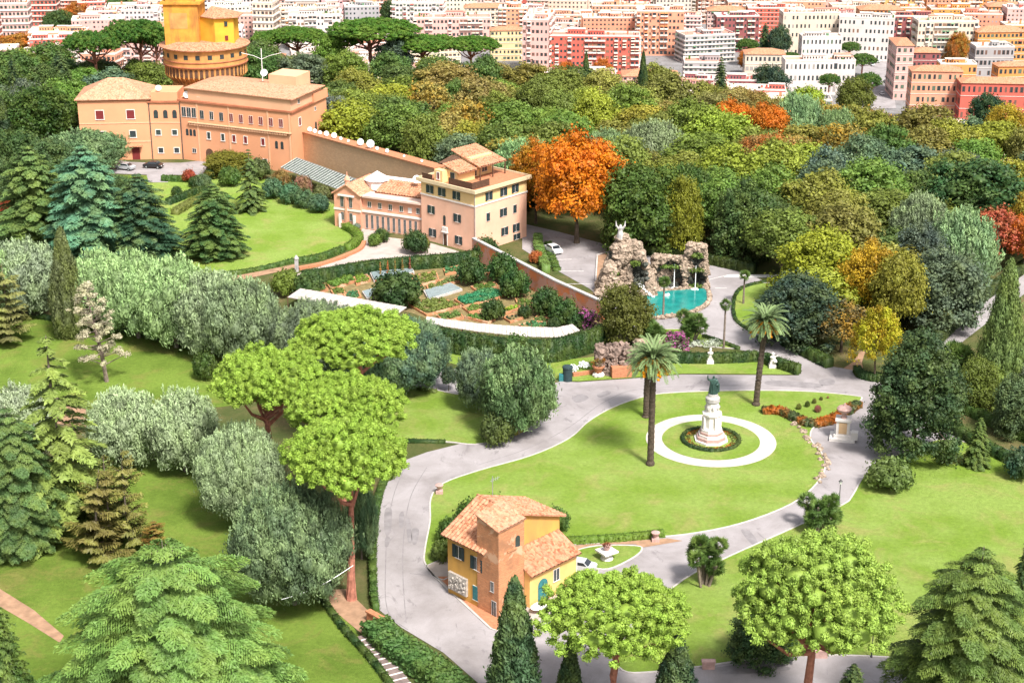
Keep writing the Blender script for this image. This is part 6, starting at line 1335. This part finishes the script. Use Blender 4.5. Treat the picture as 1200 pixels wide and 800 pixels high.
treepx('full', 932, 405, 322, 92, (.035, .065, .045), 'dark spreading tree over the edge of the sloping road'); treepx('sparse', 985, 412, 352, 66, (.10, .10, .05), 'dull twiggy tree between the dark and golden trees'); treepx('full', 1100, 385, 290, 92, (.10, .14, .09), 'grey green tree above the avenue hedge'); treepx('dense', 1075, 355, 262, 70, (.07, .10, .08), 'blue grey tree behind the golden trees')
treepx('red_bare', 1165, 318, 240, 66, (.40, .09, .05), 'bare branching tree with sparse red leaves at the right'); treepx('autumn', 1198, 320, 250, 40, (.42, .13, .02), 'orange tree cut by the right edge'); treepx('full', 1140, 285, 183, 118, (.035, .09, .03), 'very broad dark green tree at the right in the wood'); treepx('dense', 1125, 330, 270, 60, (.04, .07, .03), 'dark tree below the broad green tree at the right')
# ================================================================ THE WOOD
PAL = {'dark green': (0.075, 0.132, 0.034), 'fresh green': (0.127, 0.196, 0.034), 'olive green': (0.184, 0.196, 0.040), 'yellow green': (0.253, 0.287, 0.034), 'blue grey green': (0.103, 0.149, 0.103), 'rusty brown': (0.276, 0.161, 0.046), 'golden': (0.368, 0.276, 0.034), 'khaki': (0.230, 0.207, 0.057), 'orange': (0.506, 0.184, 0.017), 'silvery': (0.075, 0.109, 0.052)}
frng = random.Random(21)
FPOLY = [(385, 178), (500, 212), (590, 235), (700, 268), (760, 290), (880, 312), (905, 325), (945, 360), (965, 400), (1050, 415), (1095, 398), (1210, 305), (1290, 250), (1290, 185), (1200, 195), (1100, 172), (1010, 158), (880, 148), (800, 138), (700, 130), (640, 124), (560, 112), (480, 100), (400, 98), (300, 96), (300, 118), (388, 122)]
def inside(p, poly):
    x, y = p; c = False; j = len(poly) - 1
    for i in range(len(poly)):
        a, b = poly[i], poly[j]
        if (a[1] > y) != (b[1] > y) and x < (b[0] - a[0]) * (y - a[1]) / (b[1] - a[1]) + a[0]: c = not c
        j = i
    return c
FW = [tuple(at(a, b).xy) for a, b in FPOLY]
LPOLY = [(-60, 175), (30, 175), (85, 172), (88, 150), (190, 122), (200, 112), (120, 112), (60, 100), (-60, 96)]
LW = [tuple(at(a, b).xy) for a, b in LPOLY]
def zone(px, py):
    if px < 300: return 'left of the round tower' if px < 200 else 'behind the round tower'
    if px < 520: return 'above the brick wall'
    if px < 720: return 'around the orange maple'
    if px < 900: return 'behind the grotto'
    if px < 1060: return 'above the yellow trees'
    return 'at the far right'
pts = []
for poly, sp, n in ((FW, 9.7, 12000), (LW, 9.5, 3000)):
    xs = [p[0] for p in poly]; ys = [p[1] for p in poly]
    for _ in range(n):
        p = (frng.uniform(min(xs), max(xs)), frng.uniform(min(ys), max(ys)))
        if not inside(p, poly): continue
        if any((p[0] - q[0]) ** 2 + (p[1] - q[1]) ** 2 < (sp if p[1] < 440 else sp * 1.15) ** 2 for q in pts): continue
        if any((p[0] - q[0]) ** 2 + (p[1] - q[1]) ** 2 < (q[2] + 2.6) ** 2 for q in TREES): continue
        if (p[0] - TX) ** 2 + (p[1] - TY) ** 2 < 18 ** 2: continue
        pts.append(p)
def wood_col(px, py, r):
    import math as m
    v = m.sin(px * .031 + 1.3) + m.sin(px * .013 + py * .047) + r.uniform(-.9, .9)
    if py > 225 and px > 700 and px < 1090: o = ('dark green', 'fresh green', 'blue grey green', 'olive green', 'yellow green')
    elif px > 790 and py < 205: o = ('olive green', 'khaki', 'yellow green', 'olive green', 'fresh green', 'khaki', 'fresh green')
    elif px > 760: o = ('blue grey green', 'dark green', 'olive green', 'fresh green', 'khaki', 'yellow green', 'olive green')
    elif px > 300: o = ('blue grey green', 'dark green', 'fresh green', 'olive green', 'khaki', 'yellow green', 'fresh green', 'olive green')
    else: o = ('dark green', 'dark green', 'fresh green', 'blue grey green', 'dark green')
    c = o[int(abs(v) * 3.1 + r.random() * 2) % len(o)]
    q = r.random()
    if q < .02: c = 'rusty brown'
    elif q < .026 and px > 350: c = 'orange'
    elif q < .045 and px > 380: c = 'golden'
    elif q < .08: c = 'silvery'
    return c
wood = []
for p in pts:
    px, py = to_px((p[0], p[1], terrain(*p))); r = random.Random(int(p[0] * 31 + p[1] * 17)); c = wood_col(px, py, r)
    wood.append([p, px, py, c, zone(px, py), r])
cnt = {}
def ordinal(n):
    tens = ['', '', 'twenty', 'thirty', 'forty', 'fifty', 'sixty', 'seventy', 'eighty', 'ninety']
    return ordw[n] if n < 20 else f"{tens[(n + 1) // 10]}-{ordw[(n + 1) % 10 - 1]}" if (n + 1) % 10 else {'30': 'thirtieth', '40': 'fortieth', '50': 'fiftieth', '60': 'sixtieth', '70': 'seventieth'}.get(str(n + 1), 'ninetieth')
for w in sorted(wood, key=lambda w: w[1]):
    p, px, py, c, z, r = w; k = cnt.get((c, z), 0); cnt[(c, z)] = k + 1
    h = r.uniform(11, 17) * (1.0 if py > 150 else .92); rad = r.uniform(5.8, 8.2); col = tuple(x * r.uniform(.85, 1.15) for x in PAL[c])
    kind = {'rusty brown': 'autumn', 'orange': 'autumn', 'golden': 'yellow', 'khaki': 'oak', 'silvery': 'holm', 'blue grey green': 'oak', 'yellow green': 'oak'}.get(c, 'oak')
    if c == 'khaki' and r.random() < .25: kind = 'sparse'
    if c in ('dark green', 'fresh green') and r.random() < .3: kind = 'dense'
    lab = f"{ordinal(k)} {c} tree from the left in the wood {z}" if c != 'dark green' else f"{ordinal(k)} dark green tree from the left in the wood {z}"
    rough_up(tree(kind, (p[0], p[1], terrain(*p)), h, rad, col, lab, group='trees of the wood'), .17, p[0])
print('wood', len(wood))
e = thing('overhead_cable', 'thin pale cable from the big dark holm oak to the red pine trunk', 'cable', (0, 0, 0)); q0, q1 = at(330, 702, 5.0), at(414, 662, 7.0)
mb = MB(); mb.tube([q0.lerp(q1, k / 10) - Vector((0, 0, .6 * math.sin(math.pi * k / 10))) for k in range(11)], .035, 4); mb.build('cable', M['metal_grey'], e)
# distant umbrella pines against the city
FP = (.045, .11, .02)
for i, (px, b, t, w, l) in enumerate(((116, 118, 42, 70, 'dark umbrella pine left of the round tower, leftmost of three'), (165, 112, 29, 72, 'dark umbrella pine left of the round tower, middle and tallest of three'), (186, 112, 36, 40, 'dark umbrella pine touching the round tower on its left'),
    (320, 92, 40, 46, 'dark umbrella pine right of the round tower, small left one'), (350, 92, 36, 62, 'dark umbrella pine right of the round tower, larger right one'), (440, 98, 27, 98, 'largest dark umbrella pine on the skyline above the wood'), (404, 96, 40, 50, 'smaller dark umbrella pine joined to the largest one on its left'), (497, 98, 46, 88, 'flat dark umbrella pine right of the largest one above the wood'), (555, 100, 46, 60, 'low dark umbrella pine before the yellow city house'))):
    treepx('far_pine', px, b, t, w, (.04, .12, .015) if i < 3 else (.06, .15, .015), l, group='umbrella pines on the far side of the wood')
for i, (px, b, t, w, kind, c, l) in enumerate(((22, 150, 62, 30, 'spruce', (.02, .05, .02), 'pointed dark conifer at the far left below the city'), (75, 130, 58, 50, 'spruce', (.05, .09, .04), 'grey green conifer below the left umbrella pines'), (100, 118, 80, 16, 'cypress', (.02, .05, .02), 'slim dark cypress under the left umbrella pines'), (752, 140, 60, 18, 'cypress', (.015, .045, .02), 'slim dark cypress in front of the red apartment block, right one'), (686, 130, 61, 16, 'cypress', (.015, .045, .02), 'slim dark cypress in front of the red apartment block, left one'),
    (842, 148, 64, 32, 'spruce', (.015, .04, .015), 'dark pointed conifer rising above the wood right of centre'), (1154, 170, 108, 40, 'dense', (.02, .06, .03), 'dark round tree in front of the crimson palazzo'))):
    treepx(kind, px, b, t, w, c, l)
# ================================================================ THE CITY
M['leaf_pot'] = paint('roof_garden_green', (.06, .13, .03), .9, .3, 2); WIN = M['glass']; CT = paint('city_trim', (.62, .55, .50), .9, .08, .3); RT = M['tile']; TERR = [paint('terrace_floor_%d' % i, c, .9, .15, .15) for i, c in enumerate(((.60, .48, .40), (.50, .28, .20), (.56, .52, .48), (.42, .33, .28), (.50, .22, .17)))]
def block_meshes(w, d, h, floors, wallm, roofm, r, style):
    """wall mesh holds the storeys: recessed dark openings, balconies and sills as pattern"""
    mb = MB(); fh = h / floors; mb.box(-w / 2, 0, -8, w / 2, d, h)
    def facade(O, a, L):
        n = max(2, int(L / 2.7)); st = L / n; bal = [r.random() < (.45 if style == 'flats' else .05) for _ in range(n)]
        c, s = math.cos(a), math.sin(a)
        T = lambda x, y: (O[0] + c * x - s * y, O[1] + s * x + c * y)
        for f in range(floors):
            z = f * fh + fh * .32
            for k in range(n):
                if r.random() < .05: continue
                x = (k + .5) * st + r.uniform(-.12, .12); ww = (.62 if not bal[k] else .95) * r.uniform(.85, 1.12)
                A, B = T(x - ww, -.04), T(x + ww, -.04); z1 = z + fh * (.42 if not bal[k] else .5)
                mb.face([(*A, z), (*B, z), (*B, z1), (*A, z1)], 1 if r.random() < .8 else 3)
                if style != 'plain' and r.random() < .5: mb.box(x - ww - .35, -.09, z, x - ww, -.001, z1, 3, rot=a, org=(O[0], O[1], 0)); mb.box(x + ww, -.09, z, x + ww + .35, -.001, z1, 3, rot=a, org=(O[0], O[1], 0))
                if bal[k] and r.random() < .3: mb.face([(*T(x - 1.2, -1.4), z1 - .35), (*T(x + 1.2, -1.4), z1 - .35), (*T(x + 1.2, -.05), z1 + .05), (*T(x - 1.2, -.05), z1 + .05)], 4)
                if style == 'flats' and bal[k] and f: mb.box(x - 1.3, -1.25, z - .5, x + 1.3, -.001, z + .45, 2, rot=a, org=(O[0], O[1], 0))
            if style == 'palazzo': mb.box(0, -.22, f * fh, L, -.001, f * fh + .25, 2, rot=a, org=(O[0], O[1], 0))
            elif style == 'bands' : mb.box(0, -.6, f * fh - .1, L, -.001, f * fh + .8, 2, rot=a, org=(O[0], O[1], 0))
    facade((-w / 2, 0), 0, w); facade((-w / 2, d), -math.pi / 2, d); facade((w / 2, 0), math.pi / 2, d)
    wall = mb.mesh('wall', [wallm, WIN, CT, r.choice(SHUT), r.choice(AWN)])
    rb = MB()
    if style == 'palazzo' and r.random() < .75:
        z0 = h; rr = min(w, d) / 2; o = .6
        a, b, c2, d2 = (-w / 2 - o, -o), (w / 2 + o, -o), (w / 2 + o, d + o), (-w / 2 - o, d + o); m = d / 2
        r0, r1 = (-w / 2 + min(m, w / 2 - .5), m), (w / 2 - min(m, w / 2 - .5), m); zr = h + rr * .35
        f = lambda p, z: (p[0], p[1], z)
        rb.face([f(a, z0), f(b, z0), f(r1, zr), f(r0, zr)]); rb.face([f(b, z0), f(c2, z0), f(r1, zr)]); rb.face([f(c2, z0), f(d2, z0), f(r0, zr), f(r1, zr)]); rb.face([f(d2, z0), f(a, z0), f(r0, zr)])
        roof = rb.mesh('roof', [RT])
        return wall, roof
    p = .35; rb.face([(-w / 2 + p, p, h + .02), (w / 2 - p, p, h + .02), (w / 2 - p, d - p, h + .02), (-w / 2 + p, d - p, h + .02)], 0)
    for q in ((-w / 2, 0, w / 2, p), (-w / 2, d - p, w / 2, d), (-w / 2, p, -w / 2 + p, d - p), (w / 2 - p, p, w / 2, d - p)): rb.box(q[0] - (.1 if q[0] < 0 else 0), q[1] - .1, h + .003, q[2] + .1, q[3] + .1, h + 1.0, 1)
    for _ in range(r.randint(2, 4)):
        a, b = r.uniform(-w / 2 + 1, w / 2 - 6), r.uniform(2, max(2.5, d - 6)); cw, cd, ch = r.uniform(3, min(14, w * .45)), r.uniform(2.5, 5), r.uniform(2, 3.4)
        a1 = min(a + cw, w / 2 - .5); b1 = min(b + cd, d - .5); rb.box(a, b, h + .05, a1, b1, h + ch, 2)
        rb.box(a - .3, b - .3, h + ch + .001, a1 + .3, b1 + .3, h + ch + .25, r.choice((0, 1)))
        for k in range(int((a1 - a) / 1.8)): rb.face([(a + .5 + k * 1.8, b - .04, h + .6), (a + 1.4 + k * 1.8, b - .04, h + .6), (a + 1.4 + k * 1.8, b - .04, h + 1.9), (a + .5 + k * 1.8, b - .04, h + 1.9)], 3)
    for _ in range(r.randint(6, 16)):
        a, b = r.uniform(-w / 2 + 1, w / 2 - 1.5), r.uniform(1, d - 1.5); rb.box(a, b, h + .05, a + r.uniform(.4, 1.8), b + r.uniform(.4, .9), h + r.uniform(.9, 2.6), r.choice((1, 2, 2, 3, 4, 4)))
    for _ in range(r.randint(1, 4)): a, b = r.uniform(-w / 2 + 1, w / 2 - 1.5), r.uniform(1, d - 1.5); rb.tube([(a, b, h), (a, b, h + r.uniform(2.5, 4.5))], .07, 4, 3)
    roof = rb.mesh('roof', [r.choice(TERR), CT, wallm, WIN, r.choice((M['leaf_pot'], M['terra_pot'], r.choice(AWN)))]); return wall, roof
SHUT = [paint('city_shutter_%d' % i, c, .8, .1, 1) for i, c in enumerate(((.10, .14, .10), (.20, .12, .08), (.30, .28, .26), (.16, .09, .07)))]; AWN = [paint('awning_%d' % i, c, .8, .1, 1) for i, c in enumerate(((.10, .22, .12), (.50, .22, .08), (.55, .50, .40), (.40, .10, .08)))]
CW_ = {}
def cmat(c): 
    k = tuple(round(x, 2) for x in c)
    if k not in CW_: CW_[k] = paint('city_wall_%d' % len(CW_), c, .9, .1, .12, .1)
    return CW_[k]
PLACED = []
def block(p, rot, w, d, h, floors, col, label, style, r, cat='apartment block', name='city_building', group='city buildings beyond the wood', wins=False):
    e = thing(name, label, cat, p, rot, group); wl, rf = block_meshes(w, d, h, floors, cmat(col), RT, r, style)
    link('wall', wl, e); link('roof', rf, e); PLACED.append((p[0] + math.sin(-rot) * d / 2, p[1] + d / 2, max(w, d) * .55)); return e
CCOL = {'white': (.58, .52, .49), 'cream': (.60, .50, .40), 'pale pink': (.60, .37, .33), 'salmon': (.64, .29, .19), 'brick red': (.50, .12, .09), 'maroon': (.26, .09, .09), 'orange': (.64, .27, .09), 'ochre': (.56, .34, .15), 'grey': (.34, .32, .32), 'pale yellow': (.62, .48, .27)}
SP = [  # px0, px1, py of base, py of roof line, depth m, floors, colour, style, rotation deg, label
    (640, 748, 92, 43, 16, 7, 'brick red', 'flats', -3, 'long red framed apartment block with white balconies above the wood'), (612, 642, 95, 24, 40, 8, 'pale pink', 'flats', -8, 'tall pinkish apartment block left of the red framed one'),
    (575, 612, 72, 36, 12, 5, 'pale yellow', 'palazzo', 4, 'small pale yellow house left of the red framed block'), (485, 575, 60, 22, 20, 5, 'pale pink', 'flats', 2, 'long pink block with red bands behind the largest umbrella pine'),
    (981, 1044, 72, 22, 14, 5, 'white', 'plain', -12, 'big white institute block facing the wide street'), (915, 982, 66, 16, 14, 5, 'cream', 'plain', 3, 'cream institute wing left of the big white one'), (938, 985, 78, 44, 12, 3, 'white', 'plain', 2, 'low white annex in front of the cream institute wing'),
    (1044, 1088, 70, 20, 18, 7, 'maroon', 'flats', -4, 'maroon brick apartment block right of the white institute'), (1072, 1142, 78, 26, 18, 6, 'cream', 'flats', 0, 'broad cream and orange block with deep balconies'), (1142, 1200, 80, 38, 18, 5, 'orange', 'palazzo', 4, 'orange palazzo at the right edge behind the grey one'),
    (1139, 1184, 104, 56, 14, 4, 'grey', 'palazzo', 0, 'grey stone palazzo with arched top windows'), (1046, 1066, 118, 54, 30, 6, 'pale pink', 'palazzo', -3, 'narrow dull pink palazzo at the street corner'), (1064, 1122, 150, 84, 14, 5, 'salmon', 'palazzo', -4, 'salmon orange palazzo with roof terraces above the wood'),
    (1122, 1200, 158, 98, 14, 4, 'brick red', 'palazzo', -5, 'crimson palazzo with white window frames at the right'), (1098, 1140, 124, 76, 12, 4, 'orange', 'palazzo', -3, 'orange house between the salmon and grey palazzi'), (1165, 1205, 128, 78, 12, 4, 'orange', 'palazzo', 3, 'orange house behind the crimson palazzo'),
    (1066, 1098, 108, 62, 14, 5, 'maroon', 'palazzo', -3, 'dark reddish palazzo behind the salmon one'), (800, 862, 74, 42, 20, 6, 'grey', 'bands', 14, 'dark grey terraced block with white bands right of the red one'), (838, 888, 62, 20, 14, 6, 'maroon', 'flats', 3, 'crimson apartment block behind the dark grey terraced one'),
    (745, 800, 66, 14, 18, 7, 'salmon', 'flats', -4, 'salmon apartment block right of the red framed one'), (872, 918, 98, 64, 16, 3, 'cream', 'palazzo', -3, 'low cream villa with tiled roof among city pines'), (918, 1000, 112, 72, 14, 3, 'white', 'plain', 0, 'long low white building behind the city pines'),
    (0, 36, 52, 5, 14, 6, 'pale pink', 'bands', 6, 'pink banded apartment block at the top left corner'), (-40, 0, 66, 20, 14, 6, 'brick red', 'bands', 4, 'red banded block cut by the left edge'), (36, 68, 32, -6, 14, 6, 'brick red', 'bands', 4, 'red apartment block with balconies at the top left'), (98, 140, 118, 64, 14, 6, 'salmon', 'bands', -8, 'striped apartment house behind the left umbrella pines'),
    (298, 322, 58, 4, 20, 7, 'cream', 'bands', -6, 'tall narrow cream block right of the round tower'), (340, 400, 60, 18, 20, 6, 'white', 'flats', 2, 'white block above the small umbrella pines'), (140, 200, 92, 44, 20, 6, 'pale pink', 'flats', -3, 'pale pink block seen between the left pine trunks'), (460, 520, 44, 4, 18, 7, 'white', 'flats', -2, 'white apartment block at the top behind the largest pine')]
for x0, x1, pb, pt, d, fl, c, st_, rt, l in SP:
    p = at((x0 + x1) / 2, pb, CITY_Z); w = (x1 - x0) * mpp(p); h = hgt(pt, p[1]) - CITY_Z; r = random.Random(x0); e = block(p, R(rt), w, d, h, fl, CCOL[c], l, st_, r, group=None)
SPX = [(q[0], q[1], q[2], q[3], at(600, q[2], CITY_Z)[1]) for q in SP]
srng = random.Random(77); NTH = ['first', 'second', 'third', 'fourth', 'fifth', 'sixth', 'seventh', 'eighth', 'ninth', 'tenth', 'eleventh', 'twelfth', 'thirteenth', 'fourteenth', 'fifteenth', 'sixteenth', 'seventeenth', 'eighteenth']
row = 0; y = 800.0; total = 0
while y < 1500:
    half = 600 * (y * .937 + 73) / FPX + 25; x = -half + srng.uniform(0, 10); counts = {}
    while x < half:
        w = srng.uniform(20, 44); d = srng.uniform(13, 18); px, py = to_px((x + w / 2, y, CITY_Z))
        h = srng.uniform(15, 23) + (2 if y > 1150 else 0); fl = max(4, int(h / 2.9))
        if px < 200: o = ('pale pink', 'white', 'pale pink', 'brick red', 'salmon')
        elif px < 600: o = ('white', 'white', 'pale pink', 'cream', 'salmon', 'grey', 'pale pink')
        elif px < 800: o = ('cream', 'salmon', 'pale pink', 'salmon', 'cream', 'brick red')
        elif px < 1030: o = ('white', 'pale pink', 'cream', 'brick red', 'maroon', 'grey', 'salmon')
        else: o = ('orange', 'ochre', 'salmon', 'brick red', 'orange', 'pale pink', 'orange', 'salmon') if py > 25 else ('cream', 'pale pink', 'orange', 'salmon', 'ochre')
        c = srng.choice(o); street = 985 < px < 1050 and py > 50
        ok = not street and not any(abs(x + w / 2 - q[0]) < q[2] + w / 2 - 2 and abs(y + d / 2 - q[1]) < q[2] * .7 + d / 2 for q in PLACED[:len(SP)]) and not any(px + w / 2 / mpp((0, y, CITY_Z)) > q[0] + 3 and px - w / 2 / mpp((0, y, CITY_Z)) < q[1] - 3 and y < q[4] + 14 and to_px((x, y, CITY_Z + h))[1] < q[2] - 7 for q in SPX) and srng.random() > .06
        if ok and total < 262:
            k = counts.get(c, 0); counts[c] = k + 1; total += 1
            block((x + w / 2, y + srng.uniform(-3, 3), CITY_Z), R(srng.uniform(-5, 5) + (8 if px < 560 else -4)), w, d, h, fl, tuple(v * srng.uniform(.9, 1.06) for v in CCOL[c]), f"{NTH[k]} {c} building from the left in the {NTH[row]} street row of the city", srng.choice(('flats', 'flats', 'bands', 'plain', 'palazzo')) if px < 1030 else srng.choice(('palazzo', 'palazzo', 'flats', 'plain')), srng)
        x += w + srng.uniform(1.5, 6)
    y += 34 + max(0, y - 900) * .022; row += 1
print('city', total, 'rows', row)
for i, (px, b, t, w, kind, c, l) in enumerate(((985, 100, 66, 34, 'pine', FP, 'city umbrella pine left of the wide street'), (963, 98, 67, 40, 'pine', FP, 'city umbrella pine in front of the long white building'), (1010, 92, 64, 32, 'pine', FP, 'city umbrella pine at the edge of the wide street'), (970, 120, 87, 26, 'pine', FP, 'low city umbrella pine before the low white building'), (995, 75, 50, 24, 'pine', FP, 'city umbrella pine in front of the white institute'), (974, 72, 48, 24, 'pine', FP, 'city umbrella pine before the cream institute wing'),
    (895, 70, 26, 22, 'spruce', (.02, .06, .03), 'dark city conifer left of the cream institute wing'), (912, 74, 30, 28, 'dense', (.04, .08, .05), 'blue green city tree left of the cream institute wing'), (875, 78, 46, 26, 'pine', FP, 'round city pine above the cream villa'), (876, 88, 58, 26, 'autumn', (.30, .15, .03), 'orange brown city tree above the cream villa'), (900, 126, 76, 46, 'dense', (.03, .06, .04), 'dark blue green trees beside the cream villa'), (998, 150, 90, 44, 'dense', (.10, .12, .02), 'round olive tree at the edge of the wood below the city pines'),
    (925, 82, 62, 24, 'pine', FP, 'small city pine right of the cream villa'), (1016, 125, 86, 30, 'pine', FP, 'city pine beside the bottom of the wide street'), (1122, 80, 38, 24, 'autumn', (.30, .18, .03), 'golden city tree in front of the broad cream block'), (1112, 98, 50, 20, 'autumn', (.17, .10, .03), 'brown city tree in front of the broad cream block'), (1186, 118, 74, 22, 'dense', (.03, .07, .03), 'dark city tree behind the crimson palazzo'), (95, 38, 2, 44, 'autumn', (.28, .13, .03), 'orange brown city tree at the top left'), (70, 45, 12, 40, 'dense', (.05, .10, .03), 'green city tree at the top left beside the orange one'), (455, 36, 0, 18, 'dense', (.04, .08, .03), 'dark city tree behind the largest umbrella pine'), (28, 70, 38, 60, 'autumn', (.30, .16, .03), 'long orange brown city tree below the pink banded block'), (130, 30, -4, 60, 'dense', (.05, .11, .03), 'broad green city tree at the top left'),
    (705, 105, 68, 26, 'autumn', (.36, .12, .02), 'orange tree in front of the red framed block'), (662, 108, 72, 24, 'autumn', (.40, .13, .02), 'bright orange tree at the foot of the red framed block'))):
    p = at(px, b, CITY_Z); h = hgt(t, p[1]) - CITY_Z; tree(kind, p, h, w / 2 * mpp(p), c, l)
for k, (px, py) in enumerate(((1040, 92), (1038, 98), (1041, 101), (1043, 104), (1045, 108), (1012, 100), (1028, 74), (1034, 72), (1022, 78), (1033, 112))):
    p = at(px, py, CITY_Z); car(p + Vector((0, 0, .6)), R(95), ((.5, .5, .52), (.05, .05, .06), (.6, .6, .6))[k % 3], f'small car in the wide city street, {ordw[k]} listed from the kerb' if False else ('silver', 'black', 'white')[k % 3] + ' parked car in the wide city street, ' + ('upper middle of the right row', 'middle of the right row', 'below the middle of the right row', 'near the lower end of the right row', 'lowest of the right row', 'alone on the left side', 'at the top end', 'at the top right end', 'at the top left end', 'nearest the wood')[k], 'cars parked in the wide city street', 1.2)
